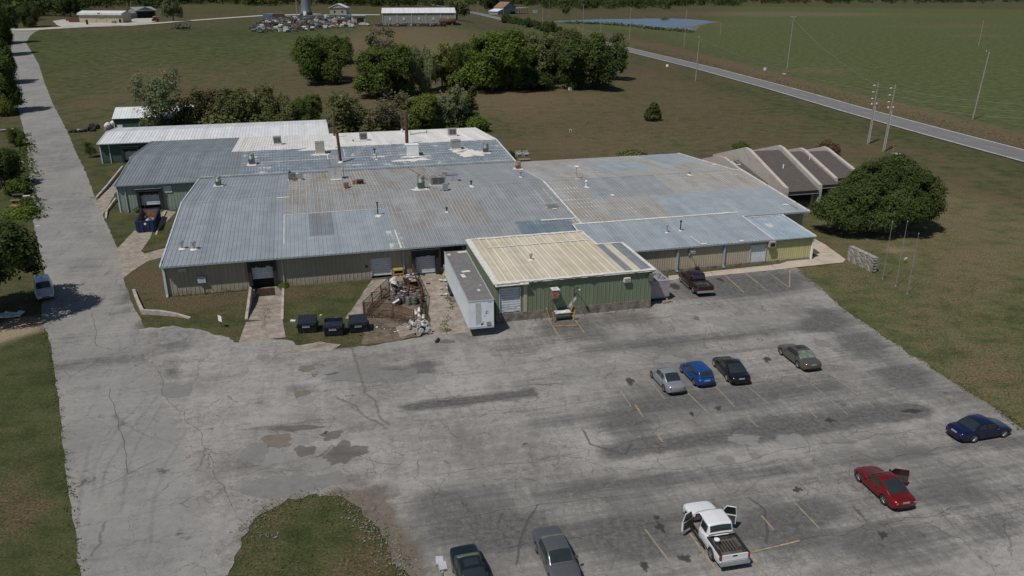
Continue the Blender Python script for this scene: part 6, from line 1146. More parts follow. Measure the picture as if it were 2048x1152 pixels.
# ================================================================== VEHICLES
def paintmat(name, col, metal=.35, rough=.32):
    m, nt, b = newmat(name); v = coords(nt); n = nz(nt, v, 1.6, 4, .6)
    c = mixc(nt, mrange(nt, n, .35, .75, 0, .35), col, [k * .8 + .02 for k in col]); nt.links.new(c, b.inputs['Base Color'])
    b.inputs['Metallic'].default_value = metal; nt.links.new(mth(nt, 'MULTIPLY_ADD', n, .2, rough - .1), b.inputs['Roughness']); b.inputs['Coat Weight'].default_value = .5; b.inputs['Coat Roughness'].default_value = .12
    return m
def lerp_tab(tab, x):
    if x <= tab[0][0]: return tab[0][1]
    for (a, p), (b, q) in zip(tab, tab[1:]):
        if x <= b:
            t = (x - a) / (b - a) if b > a else 1; return p + (q - p) * t
    return tab[-1][1]
def smooth_tab(tab, x, s=.06):
    return (lerp_tab(tab, x - s) + lerp_tab(tab, x) * 2 + lerp_tab(tab, x + s)) / 4
def car(label, front, rear, paint, L=4.55, W=1.76, H=1.45, wb=2.65, r=.31, kind='sedan', side=1, glass='glass', rearglass=None, open_doors=(), loc=None, head=None, trim='alloy', sunroof=False, name='parked_car', cat='car', lamps='red_lamp', spokes=5):
    """front/rear: pixels where the two visible wheels (left: side=1, right: -1) meet the ground"""
    if loc is None:
        a, b = at(*front), at(*rear); d = (a - b).normalized(); head = math.atan2(d.y, d.x); n = Vector((d.y, -d.x, 0)) * side
        c = (a + b) / 2 + n * (W / 2 - .12); loc = (c.x, c.y, .07)
    e = thing(name, label, cat, loc, head)
    pk = kind == 'pickup'
    xf, xr = wb / 2, -wb / 2; x1 = xf + (L - wb) * (.44 if not pk else .42); x0 = x1 - L
    sill = .24 if not pk else .42; belt = H * (.62 if not pk else .62); hoodf = belt * .82 if not pk else belt * .93; deck = belt * (1.03 if kind in ('sedan', 'coupe') else 1.0)
    if kind == 'sedan': A, Bx, Cx, D = xf - .42, xf - 1.15, xr + .55, xr - .28
    elif kind == 'coupe': A, Bx, Cx, D = xf - .5, xf - 1.3, xr + .75, xr - .38
    elif kind == 'hatch': A, Bx, Cx, D = xf - .28, xf - .95, x0 + .45, x0 + .1
    elif kind == 'van': A, Bx, Cx, D = xf - .15, xf - .95, x0 + .4, x0 + .08
    else: A, Bx, Cx, D = xf - .62, xf - 1.25, xf - 2.62, xf - 2.82
    if pk: top = [(x0, belt), (D - .02, belt), (A - .02, belt * 1.0), (A + .1, belt * 1.02), (x1 - .5, hoodf), (x1 - .12, hoodf * .94), (x1, hoodf * .72)]
    else: top = [(x0, deck * .86), (x0 + .07, deck * .97), (x0 + .3, deck), (D + .05, deck * 1.01), (A - .1, belt * 1.02), (A + .1, belt * .99), (x1 - .45, hoodf), (x1 - .12, hoodf * .84), (x1, hoodf * .62)]
    low = [(x0, sill + .16), (x0 + .12, sill + .06), (x0 + .4, sill), (x1 - .4, sill - .02), (x1 - .1, sill), (x1, sill + .12)]
    wt = [(x0, .84), (x0 + .06, .9), (x0 + .3, .965), (x0 + .8, 1), (x1 - .9, 1), (x1 - .35, .94), (x1 - .1, .84), (x1, .72)] if not pk else [(x0, .97), (x0 + .1, 1), (x1 - .6, 1), (x1 - .15, .95), (x1, .88)]
    ar = r + .075
    def zlow(x):
        z = lerp_tab(low, x)
        for xw in (xf, xr):
            if abs(x - xw) < ar: z = max(z, r + math.sqrt(ar * ar - (x - xw) ** 2) - .02)
        return z
    def ring(x):
        hw = W / 2 * smooth_tab(wt, x, .05); zt = smooth_tab(top, x, .04); zl = min(zlow(x), zt - .15); zs = min(zt - .03, smooth_tab(top, x, .2) - .04)
        return [(hw * .95, zl), (hw * .99, zl + (zs - zl) * .2), (hw, zl + (zs - zl) * .5), (hw * .985, zl + (zs - zl) * .82), (hw * .93, zs), (hw * .8, zt - .005), (hw * .42, zt + .015), (0, zt + .025)]
    xs = sorted(set([round(x0 + L * i / 56, 3) for i in range(57)] + [round(xw + s_ * ar * math.cos(t), 3) for xw in (xf, xr) for s_ in (1,) for t in np.linspace(0, math.pi, 13)]))
    hinge = A - .18; dback = hinge - (1.05 if not pk else 1.0)
    if kind == 'coupe': dback -= .25
    mb = MB(); rings = [ring(x) for x in xs]; nr_ = 8
    vs_ = []
    for x, rg in zip(xs, rings): vs_ += [(x, y, z) for y, z in rg] + [(x, -y, z) for y, z in rg]
    fs = []
    for i in range(len(xs) - 1):
        xm = (xs[i] + xs[i + 1]) / 2
        for sd_ in (0, 1):
            for j in range(nr_ - 1):
                if pk and xm < D - .03 and j >= 4: continue
                if (1 if sd_ == 0 else -1) in open_doors and dback < xm < hinge and j <= 4: continue
                if open_doors and D < xm < A and j >= 5: continue
                a_ = i * 16 + sd_ * 8 + j; q = (a_, a_ + 1, a_ + 17, a_ + 16); fs.append(q if sd_ else q[::-1])
    n_ = len(xs) - 1
    for i, rev in ((0, False), (n_, True)):
        k = [i * 16 + j for j in range(8 if not (pk and i == 0) else 5)] + [i * 16 + 8 + j for j in range(6 if not (pk and i == 0) else 4, -1, -1)]
        fs.append(tuple(k[::-1] if rev else k))
    mb.add(vs_, fs); body = mb.build('body', paint, e, True)
    # greenhouse
    roofz = [(A, belt * 1.0), ((A + Bx) / 2, belt + (H - belt) * .62), (Bx, H - .03), ((Bx + Cx) / 2, H), (Cx, H - .03), ((Cx + D) / 2, belt + (H - belt) * (.56 if kind in ('sedan', 'coupe') else .62)), (D, (deck if not pk else belt) * .99)]
    roofz = sorted(roofz); wr_ = W / 2 * (.74 if not pk else .8); wb_ = W / 2 * .93
    def gh(x, s):
        zt = smooth_tab(roofz, x, .1); zb = belt * .96; t = max(.0, min(1, (zt - zb) / (H - zb))); hw = wb_ + (wr_ - wb_) * t; ee = smooth_tab([(D - .01, .9), (D + .35, 1), (A - .5, 1), (A + .01, .88)], x, .05)
        if s <= 1: return ((wb_ + (hw - wb_) * s) * ee, zb + (zt - .05 * t - zb) * s)
        k = s - 1; return (hw * (1 - k) * ee, zt - .05 * t * (1 - k) ** 2 + .02 * k)
    sv = [0, .5, .92, 1.0, 1.1, 1.3, 1.65, 2.0]; gx = [D + (A - D) * i / 36 for i in range(37)]
    mb = MB(); vs_ = []; fs = []
    for x in gx: vs_ += [(x, gh(x, s)[0], gh(x, s)[1]) for s in sv] + [(x, -gh(x, s)[0], gh(x, s)[1]) for s in sv]
    for i in range(36):
        xm = (gx[i] + gx[i + 1]) / 2
        for sd_ in (0, 1):
            for j in range(7):
                if (1 if sd_ == 0 else -1) in open_doors and dback < xm < hinge - .1 and j < 2: continue
                if open_doors and xm > Bx + .06 and j >= 3: continue
                a_ = i * 16 + sd_ * 8 + j; q = (a_, a_ + 1, a_ + 17, a_ + 16); fs.append(q if sd_ else q[::-1])
    mb.add(vs_, fs); mb.build('roof', paint, e, True)
    def pane(name, xa, xb, sa, sb, sides, mat, nx=10, ns=5, off=.009, both=False):
        for sg in sides:
            rows = []
            for i in range(nx + 1):
                x = xa + (xb - xa) * i / nx; row = []
                ss = [sa + (sb - sa) * j / ns for j in range(ns + 1)]
                if both: row = [(x, gh(x, s)[0], gh(x, s)[1] + off) for s in ss] + [(x, -gh(x, s)[0], gh(x, s)[1] + off) for s in ss[::-1][1:]]
                else: row = [(x, sg * (gh(x, s)[0] + off), gh(x, s)[1] + off * .3) for s in ss]
                rows.append(row)
            MB().grid(rows).build(name, mat, e, True)
    pane('windscreen', A - .06, Bx + .05, 1.1, 2.0, (1,), glass, 10, 6, .012, True)
    if not pk: pane('rear_window', D + .06, Cx - .04, 1.1, 2.0, (1,), rearglass or glass, 10, 6, .012, True)
    else: pane('rear_window', D + .035, Cx - .02, 1.08, 2.0, (1,), rearglass or glass, 8, 6, .014, True)
    if kind == 'coupe': wins = [(A - .4, (Bx + Cx) / 2 - .45), ((Bx + Cx) / 2 - .5, Cx - .15)]
    elif kind == 'sedan': wins = [(A - .38, (Bx + Cx) / 2 + .02), ((Bx + Cx) / 2 - .06, Cx - .22)]
    elif pk: wins = [(A - .32, dback + .06), (dback - .04, Cx + .05)]
    else: wins = [(A - .32, A - 1.35), (A - 1.43, A - 2.3), (A - 2.38, Cx + .02)] if kind == 'van' else [(A - .3, A - 1.2), (A - 1.28, Cx + .1)]
    for i, (a_, b_) in enumerate(wins):
        for sg in (1, -1):
            if sg in open_doors and i == 0: continue
            pane('side_window', a_, b_, .14, .86, (sg,), glass, 8, 4, .01)
    if sunroof: pane('sunroof', Bx - .15, Bx - .75, 1.35, 2.0, (1,), 'glass', 6, 4, .014, True)
    # doors as proud panels with a shut line
    def side(x, t):
        rg = ring(x); k = t * 4; i = min(3, int(k)); f_ = k - i; return (rg[i][0] * (1 - f_) + rg[i + 1][0] * f_, rg[i][1] * (1 - f_) + rg[i + 1][1] * f_)
    dd = [(hinge, dback)] + ([(dback - .025, dback - .025 - (.82 if not pk else .6))] if kind in ('sedan', 'hatch', 'van') or pk else [])
    for i, (a_, b_) in enumerate(dd):
        for sg in (1, -1):
            if sg in open_doors and i == 0: continue
            rows = [[(x, sg * (side(x, t)[0] + .008), side(x, t)[1]) for t in np.linspace(.08, .97, 8)] for x in np.linspace(a_, max(b_, xr + ar + .02) if not pk else b_, 12)]
            d_ = MB().grid(rows).build('door', paint, e, True)
            hx = b_ + .16; y_, z_ = side(max(hx, xr + ar + .05), .78); MB().box(hx - .09, hx + .09, sg * y_ - .02, sg * y_ + .03 * sg + .02, z_ - .015, z_ + .02).build('handle', paint, d_)
    # wheels, underbody
    for xw in (xf, xr):
        for sg in (1, -1): wheel(e, xw, sg * (W / 2 - .11), r, .21, 'y', trim, spokes, out=sg)
    u = MB().box(x0 + .25, x1 - .25, -W / 2 + .12, W / 2 - .12, sill - .02, sill + .16)
    for xw in (xf, xr): u.box(xw - ar, xw + ar, -W / 2 + .24, W / 2 - .24, sill, r + ar - .03)
    u.build('underbody', 'dark', e)
    # lamps, plates, mirrors, bumpers
    hwr = W / 2 * .86; tz = (deck if not pk else belt) * .84
    for sg in (1, -1):
        if pk: MB().box(x0 - .025, x0 + .09, sg * (W / 2 - .0) - .13 * (sg > 0) - .0 * (sg < 0), sg * (W / 2) + .13 * (sg < 0), belt * .72, belt * .99).build('tail_lamp', lamps, e)
        else:
            o = MB().obox((x0 + .05, sg * hwr * .74, tz * .93), (.1, hwr * .36, .11), (0, R(-8), sg * R(13))); o.build('tail_lamp', lamps, e)
        o = MB().obox((x1 - (.2 if not pk else .07), sg * W / 2 * .64, hoodf * .74), (.2 if not pk else .1, W * .15, .1), (0, R(25) if not pk else 0, -sg * R(22 if not pk else 4))); o.build('head_lamp', 'clear', e)
        mz = belt * 1.07; MB().obox((A - .32, sg * (W / 2 + .06), mz), (.12, .2, .13 if not pk else .22), (0, 0, sg * .2)).build('wing_mirror', paint if not pk else 'dark', e) if not (sg in open_doors) else None
    MB().box(x0 - .012, x0 + .05, -.26, .26, tz * .86 if not pk else .55, tz * .86 + .14 if not pk else .69).build('licence_plate', 'plate', e)
    MB().box(x1 - .08, x1 + .004, -W * .2, W * .2, hoodf * .5, hoodf * .62).build('grille', 'dark', e)
    if pk:
        o = MB().extr_x([(0, .0), (.0, .0), (.0, .0)], 0, .0) if False else MB()
        o.box(x0 - .16, x0 + .04, -W / 2 + .02, W / 2 - .02, .5, .7); o.box(x0 - .1, x0, -W / 2 + .1, W / 2 - .1, .7, .73); o.build('rear_bumper', 'chrome', e); MB().box(x1 - .06, x1 + .1, -W / 2 + .04, W / 2 - .04, .46, .68).build('front_bumper', 'chrome', e)
        bw = W / 2 - .12; bz = .78
        f_ = MB().ribs((x0 + .06, -bw, bz), (0, 1, 0), (1, 0, 0), (0, 0, 1), 2 * bw, D - .08 - x0 - .06, .2, .1, .03); f_.build('bed_floor', 'bedliner', e)
        o = MB()
        for sg in (1, -1): o.box(x0 + .06, D - .06, sg * bw - .03, sg * bw + .03, bz - .02, belt - .03); o.box(xr - .42, xr + .42, sg * bw - (.2 if sg > 0 else 0), sg * bw + (.2 if sg < 0 else 0), bz, bz + .24)
        o.box(D - .08, D - .03, -bw, bw, bz, belt - .03); o.build('bed_wall', 'bedliner', e)
        o = MB()
        for sg in (1, -1): o.box(x0 + .03, D - .03, sg * (W / 2 - .09) - .08, sg * (W / 2 - .09) + .08, belt - .05, belt + .012)
        o.box(D - .1, D - .02, -bw, bw, belt - .05, belt + .012); o.build('bed_rail', 'bedrail', e)
        g_ = MB().box(x0 - .012, x0 + .05, -W / 2 + .13, W / 2 - .13, .76, belt).build('tailgate', paint, e); MB().box(x0 - .025, x0 - .012, -.14, .14, belt * .88, belt * .96).build('handle', 'dark', g_)
        for sg in (1, -1):
            o = MB().bar((D + .1, sg * (W / 2 + .06), .42), (xf - ar - .1, sg * (W / 2 + .06), .42), .06, 8); o.build('running_board', 'dark' if paint.name.startswith('white') else 'chrome', e)
    else:
        MB().box(x0 - .006, x0 + .04, -W * .3, W * .3, sill + .02, sill + .14).build('rear_valance', 'dark', e)
    # open doors and cabin
    if open_doors:
        c_ = MB().box(dback - .9, A + .3, -W / 2 + .12, W / 2 - .12, sill + .1, sill + .2); c_.build('cabin_floor', 'seat', e); MB().extr_y([(A + .25, sill), (A + .1, belt * .98), (A - .2, belt * 1.0), (A - .3, belt * .8), (A - .1, sill)], -W / 2 + .12, W / 2 - .12).build('dashboard', 'interior', e)
        for sg in (1, -1):
            s_ = MB().box(dback + .05, dback + .6, sg * .38 - .26, sg * .38 + .26, sill + .2, sill + .42); s_.extr_y([(dback + .1, sill + .4), (dback - .06, belt * 1.12), (dback - .2, belt * 1.12), (dback - .06, sill + .4)], sg * .38 - .25, sg * .38 + .25); s_.build('seat', 'seat' if pk else 'interior', e)
        MB().box(dback - 1.0, dback - .1, -W / 2 + .1, W / 2 - .1, sill + .1, belt * .92).build('cabin_back', 'interior', e)
        for sg in open_doors:
            ang = sg * -R(62); h_ = Vector((hinge, sg * W / 2 * .97, 0)); dl = hinge - dback
            rm = Matrix.Translation(h_) @ Matrix.Rotation(ang, 4, 'Z')
            def tr_(mb_): mb_.v = [tuple(rm @ Vector(v_)) for v_ in mb_.v]; return mb_
            zl, zb = sill + .06, belt * .97
            d_ = tr_(MB().box(-dl, 0, -.06, .06, zl, zb)).build('door', paint, e)
            tr_(MB().box(-dl + .06, -.06, -sg * .075 - .014, -sg * .075 + .014, zl + .06, zb - .02)).build('door_lining', 'interior', d_)
            fr = MB(); zt = H - .08
            for p, q in [((0, 0, zb), (-.38, -sg * .1, zt)), ((-.38, -sg * .1, zt), (-dl + .08, -sg * .1, zt)), ((-dl + .08, -sg * .1, zt), (-dl, 0, zb))]: fr.bar(p, q, .035, 6)
            tr_(fr).build('window_frame', paint, d_); g_ = MB().add([(-.04, 0, zb), (-.38, -sg * .09, zt), (-dl + .09, -sg * .09, zt), (-dl + .02, 0, zb)], [(0, 1, 2, 3)]); tr_(g_).build('window', glass, d_)
            tr_(MB().obox((-.12, sg * .17, zb + .1), (.1, .2, .2))).build('wing_mirror', 'dark', d_)
    return e
M['bedliner'] = P('dusty_bed_liner', (.075, .066, .055), .85, var=.3, scale=3, stain=(.13, .11, .09), samt=.6, sscale=1.5); M['bedrail'] = P('black_bed_rail', (.02, .02, .022), .5, var=.2)
car('silver sedan parked farthest left in the row of four', (1304, 756.4), (1328.6, 784.5), paintmat('silver_paint', (.36, .38, .4), .55), 4.42, 1.7, 1.48, 2.6, .3)
car('bright blue hatchback parked beside the silver sedan', (1362.8, 745.4), (1389.6, 772.3), paintmat('blue_paint', (.012, .07, .27), .4), 3.95, 1.68, 1.5, 2.5, .3, 'hatch')
car('black coupe with black roof parked between the blue and bronze cars', (1428, 733), (1455.5, 765), paintmat('black_paint', (.006, .006, .007), .2, .25), 4.75, 1.88, 1.36, 2.85, .34, 'coupe', spokes=10)
car('bronze grey sedan with sunroof parked at the right end of the row', (1561.7, 710), (1596, 737), paintmat('bronze_paint', (.15, .135, .115), .6), 4.85, 1.8, 1.44, 2.75, .32, 'sedan', rearglass='glassgreen', sunroof=True)
car('dark blue sedan parked crosswise at the right edge of the lot', (2005.8, 875.5), (1944.5, 886.4), paintmat('navy_paint', (.008, .014, .06), .45, .25), 4.85, 1.84, 1.45, 2.78, .33, 'sedan', side=-1, spokes=10)
car('metallic red coupe with its right door open', (1718, 964), (1766, 1009), paintmat('red_paint', (.2, .008, .008), .45, .28), 4.6, 1.8, 1.42, 2.68, .33, 'coupe', open_doors=(-1,), lamps='clear')
car('dark maroon pickup truck parked by the tan wall', (1360.8, 563.7), (1388, 589), paintmat('maroon_paint', (.035, .006, .01), .4, .28), 5.75, 1.98, 1.88, 3.65, .4, 'pickup', name='pickup_truck', cat='pickup truck')
hd = R(102.3); rw = Vector((12.03, 38.93)); d_ = Vector((math.cos(hd), math.sin(hd))); n_ = Vector((d_.y, -d_.x)); c = rw + d_ * 1.75 + n_ * .82
car('white pickup truck with both front doors open', None, None, paintmat('white_paint_truck', (.66, .67, .68), .05, .4), 5.5, 1.92, 1.85, 3.5, .38, 'pickup', open_doors=(1, -1), loc=(c.x, c.y, .07), head=hd, name='pickup_truck', cat='pickup truck', trim='chrome')
bp = Vector((c.x, c.y)) - d_ * 1.5 - n_ * .48
e = thing('plastic_bucket', 'white lidded bucket standing in the bed of the white pickup', 'bucket', (bp.x, bp.y, .88), .4); MB().lathe([(.13, 0), (.155, .36), (.16, .36)], 16).build('bucket', 'white', e, True); MB().lathe([(.168, .35), (.168, .4), (.01, .405)], 16).build('lid', 'white', e); MB().tube([(-.16, 0, .33), (-.12, .1, .26), (.12, .1, .26), (.16, 0, .33)], .007, 4).build('handle', 'greybox', e)
def near(label, mid, head, **k):
    return car(label, None, None, k.pop('paint'), loc=(mid[0], mid[1], .07), head=R(head), **k)
near('grey sedan facing the camera at the bottom edge of the lot', (2.68, 38.4), -76, paint=paintmat('grey_paint', (.15, .15, .16), .55), L=4.9, W=1.84, H=1.46, wb=2.8, r=.32, kind='sedan', rearglass='glassgreen')
near('dark green sedan with sunroof at the bottom edge of the lot', (-2.28, 36.75), -73.5, paint=paintmat('dark_green_paint', (.012, .022, .022), .4, .28), L=4.8, W=1.76, H=1.42, wb=2.7, r=.32, kind='sedan', rearglass='glassgreen', sunroof=True)
vp = (at(73, 606) + at(113, 598)) / 2
near('silver white minivan parked under the dark roadside tree', (vp.x + math.cos(R(122)) * 2.1, vp.y + math.sin(R(122)) * 2.1), -58, paint=paintmat('pale_silver_paint', (.45, .48, .5), .35), L=4.9, W=1.85, H=1.72, wb=2.9, r=.33, kind='van', name='parked_van', cat='van')
# ================================================================== TREES
def leafmat(name, a, b, yel=(.1, .1, .03), yamt=.0):
    m, nt, bs = newmat(name)
    at_ = nd(nt, 'ShaderNodeAttribute', attribute_name='tone'); oi = nt.nodes.new('ShaderNodeObjectInfo')
    c = mixc(nt, at_.outputs['Fac'], a, b)
    f = mth(nt, 'MULTIPLY_ADD', oi.outputs['Random'], .3, .85); c = mixc(nt, 1.0, c, nd(nt, 'ShaderNodeCombineColor', {0: f, 1: f, 2: f}).outputs[0], 'MULTIPLY')
    nt.links.new(c, bs.inputs['Base Color']); bs.inputs['Roughness'].default_value = .75; bs.inputs['Specular IOR Level'].default_value = .15
    tr = nd(nt, 'ShaderNodeBsdfTranslucent', {0: c}); mx = nd(nt, 'ShaderNodeMixShader', {0: .3, 1: bs.outputs[0], 2: tr.outputs[0]}); nt.links.new(mx.outputs[0], nt.nodes['Material Output'].inputs[0])
    return m
for k_, a_, b_ in (('dark', (0.034, 0.050, 0.014), (0.088, 0.121, 0.034)), ('mid', (0.048, 0.072, 0.017), (0.125, 0.169, 0.037)), ('bright', (0.062, 0.097, 0.018), (0.181, 0.243, 0.044)), ('olive', (0.077, 0.089, 0.034), (0.169, 0.182, 0.067)), ('grey', (0.098, 0.121, 0.060), (0.206, 0.240, 0.120)), ('yellow', (0.094, 0.116, 0.029), (0.213, 0.240, 0.060)), ('red', (0.081, 0.049, 0.032), (0.200, 0.121, 0.072)), ('brown', (0.100, 0.093, 0.056), (0.200, 0.182, 0.108)), ('straw', (0.131, 0.115, 0.065), (0.250, 0.216, 0.126))): M['leaf_' + k_] = leafmat(k_ + '_foliage', a_, b_)
def leaves(C, nrm, per, cr, size, seed, tone=None, asp=.62, droop=.0):
    """leaf quads in clumps at C (n,3) with outward nrm"""
    g = np.random.default_rng(seed); n = len(C)
    P_ = np.repeat(C, per, 0) + g.normal(0, 1, (n * per, 3)) * np.repeat(cr if np.ndim(cr) else np.full(n, cr), per)[:, None] * .55
    N_ = np.repeat(nrm, per, 0) * .9 + g.normal(0, .36, (n * per, 3)) + np.array([0, 0, .25]); N_ /= np.linalg.norm(N_, axis=1)[:, None] + 1e-9
    T_ = np.cross(N_, g.normal(0, 1, (n * per, 3))); T_ /= np.linalg.norm(T_, axis=1)[:, None] + 1e-9; B_ = np.cross(N_, T_)
    s = size * g.uniform(.55, 1.35, (n * per, 1)); a = T_ * s; b = B_ * s * asp
    V = np.stack([P_ - a, P_ - b * .9 + a * .1, P_ + a, P_ + b * .9 - a * .1], 1).reshape(-1, 3)
    tn = np.repeat(g.beta(1.6, 1.8, n) if tone is None else tone, per) + g.normal(0, .09, n * per)
    return V, np.repeat(np.clip(tn, 0, 1), 4)
def leafmesh(name, V, T, mat):
    me = bpy.data.meshes.new(name); nq = len(V) // 4
    me.vertices.add(len(V)); me.vertices.foreach_set('co', V.astype(np.float32).ravel()); me.loops.add(nq * 4); me.loops.foreach_set('vertex_index', np.arange(nq * 4, dtype=np.int32)); me.polygons.add(nq); me.polygons.foreach_set('loop_start', np.arange(0, nq * 4, 4, dtype=np.int32)); me.polygons.foreach_set('loop_total', np.full(nq, 4, np.int32)); me.update(calc_edges=True)
    a = me.attributes.new('tone', 'FLOAT', 'POINT'); a.data.foreach_set('value', T.astype(np.float32)); me.materials.append(M[mat]); return me
def lobes_crown(lobes, n, per, cr, size, seed, fill=.25, gap=.35, asp=.62):
    """clumps on and in a union of ellipsoids (cx,cy,cz,rx,ry,rz); gaps where noise is low"""
    g = np.random.default_rng(seed); wts = np.array([(l[3] * l[4] + l[3] * l[5] + l[4] * l[5]) for l in lobes]); wts = wts / wts.sum(); C = []; Nn = []; K = []; lt = g.uniform(0, 1, len(lobes))
    A = np.array(lobes)
    while len(C) < n:
        k = g.choice(len(lobes), p=wts); l = A[k]; d = g.normal(0, 1, 3); d /= np.linalg.norm(d)
        if d[2] < -.55: continue
        rr = (g.uniform(.25, .85) if g.random() < fill else g.uniform(.86, 1.06)); p = l[:3] + d * l[3:] * rr
        q = ((p - A[:, :3]) / A[:, 3:]); ins = (q ** 2).sum(1); ins[k] = 9
        if (ins < .5).any() and g.random() < .85: continue
        if mnoise.noise(Vector(p * .55 + seed)) < gap - .75 + (.25 * g.random()): continue
        C.append(p); Nn.append(d); K.append(k)
    return leaves(np.array(C), np.array(Nn), per, cr, size, seed + 1, np.clip(.4 * lt[np.array(K)] + .42 * g.beta(1.8, 1.8, len(C)) + .1, 0, 1), asp)
def branches(mb, base, top, r, lobes, seed, n=9):
    g = np.random.default_rng(seed); b, t = Vector(base), Vector(top)
    pts = [b, b.lerp(t, .35) + Vector((g.normal(0, .12), g.normal(0, .12), 0)), b.lerp(t, .7) + Vector((g.normal(0, .2), g.normal(0, .2), 0)), t]; rs = [r, r * .8, r * .55, r * .25]
    for i in range(3): mb.bar(pts[i], pts[i + 1], rs[i], 8, rs[i + 1])
    for k in range(n):
        l = lobes[k % len(lobes)]; e_ = Vector(l[:3]) + Vector(g.normal(0, .35, 3)) * l[3] * .6; s_ = b.lerp(t, g.uniform(.2, .75)); m_ = s_.lerp(e_, .5) + Vector((0, 0, .15 * (e_ - s_).length)); q = r * g.uniform(.22, .42)
        mb.bar(s_, m_, q, 6, q * .7); mb.bar(m_, e_, q * .7, 6, q * .2)
    return mb
def rlobes(n, w, d, z0, z1, seed, k=.42):
    """n random lobes filling a crown of half-width w, half-depth d between z0 and z1"""
    g = np.random.default_rng(seed); out = []; h = z1 - z0
    for i in range(n):
        a = 2 * math.pi * (i + g.uniform(-.3, .3)) / max(1, n - 1); zz = g.uniform(.22, .72); t = math.sqrt(max(0, 1 - (2 * zz - 1) ** 2)); rad = t * g.uniform(.4, .78)
        if i == n - 1: rad = .1; zz = .62
        s = g.uniform(.62, 1.3) * k; out.append((math.cos(a) * w * rad, math.sin(a) * d * rad, z0 + h * zz, w * s, d * s, h * s * .8))
    return out
def bumps(L_, n, seed, lo=.22, hi=.42):
    """small leaf masses breaking up the outline"""
    g = np.random.default_rng(seed); out = list(L_)
    for i in range(n):
        l = L_[g.integers(0, len(L_))]; d = g.normal(0, 1, 3); d /= np.linalg.norm(d); d[2] = abs(d[2]) * .9 - .15; q = g.uniform(lo, hi); k = g.uniform(.85, 1.12)
        out.append(tuple(np.array(l[:3]) + d * np.array(l[3:]) * k) + (l[3] * q, l[4] * q, l[5] * q * 1.1))
    return out
PROTO = {}
def proto(key, W_, H_, z0, nl, n, per, cr, size, seed, trunk=.22, gap=.35, fill=.25, mat='leaf_mid', nb=9, k=.42, asp=.62, lobes=None):
    L_ = lobes or bumps(rlobes(nl, W_ / 2, W_ / 2, z0, H_, seed, k), 0 if key.startswith('far') else 18, seed)
    V, T = lobes_crown(L_, n, per, cr, size, seed, fill, gap, asp)
    tm = branches(MB(), (0, 0, -.3), (0, 0, H_ * .72), trunk, L_, seed, nb); me = bpy.data.meshes.new('trunk'); me.from_pydata(tm.v, [], tm.f); me.materials.append(M['bark'])
    PROTO[key] = (W_, H_, leafmesh('crown', V, T, mat), me)
proto('round1', 9, 9, -.6, 10, 2300, 9, .45, .18, 11, gap=.34, k=.36); proto('round2', 9, 9, -1.0, 12, 2500, 9, .45, .18, 12, gap=.34, k=.35); proto('round3', 10, 8, -.8, 9, 2300, 9, .45, .18, 13, gap=.34, k=.38)
proto('over', 10, 9, 2.2, 12, 2100, 9, .4, .18, 15, gap=.36, k=.4)
proto('tall', 6, 9, .2, 12, 950, 8, .42, .2, 21, gap=.44, fill=.45, nb=14, k=.38); proto('airy', 6, 9, .4, 13, 620, 7, .45, .17, 24, gap=.46, fill=.4, nb=18, k=.36); proto('sparse', 6, 8, .2, 11, 620, 7, .45, .19, 22, gap=.5, fill=.6, nb=18, trunk=.12, k=.38); proto('twig', 5, 9, 2.0, 8, 260, 6, .45, .2, 23, gap=.5, fill=.6, nb=26, trunk=.16)
proto('cone', 3, 4, .1, 0, 420, 9, .22, .15, 31, gap=.1, fill=.2, lobes=[(0, 0, 1.0, 1.5, 1.5, 1.1), (0.1, 0, 2.0, 1.15, 1.15, 1.0), (0, .1, 2.9, .75, .75, .9)], nb=4, trunk=.1)
proto('column', 2.2, 9, .5, 0, 420, 8, .3, .2, 32, gap=.3, fill=.2, lobes=[(0, 0, 2.0, 1.2, 1.2, 1.6), (.35, 0, 4.6, .8, .8, 1.6), (-.35, .1, 5.6, .7, .7, 1.8), (.1, 0, 7.4, .55, .55, 1.6)], nb=6, trunk=.12)
proto('bush', 4, 2.2, .0, 8, 420, 8, .3, .17, 33, gap=.35, nb=6, k=.5, trunk=.05); proto('far', 9, 9, .6, 6, 150, 5, .9, .85, 41, gap=.2, nb=2); proto('far2', 9, 9, .3, 7, 160, 5, .9, .85, 42, gap=.25, nb=2)
def plant(name, label, u, v, wpx, hpx, key, mat, seed=0, group=None, cat='tree', z=None, P_=None):
    p = at(u, v, z) if P_ is None else P_; dpt = depth(p); W_, H_, cm, tm = PROTO[key]
    ww = wpx * dpt / FPX; hh = hpx * dpt / FPX * 1.06
    e = thing(name, label, cat, p, (seed * 2.4) % 6.28, group); e.scale = (ww / W_, ww / W_, hh / H_)
    c = bpy.data.objects.new('crown', cm); COL.objects.link(c); c.parent = e
    if mat: c.material_slots[0].link = 'OBJECT'; c.material_slots[0].material = M[mat]
    t = bpy.data.objects.new('trunk', tm); COL.objects.link(t); t.parent = e
    return e
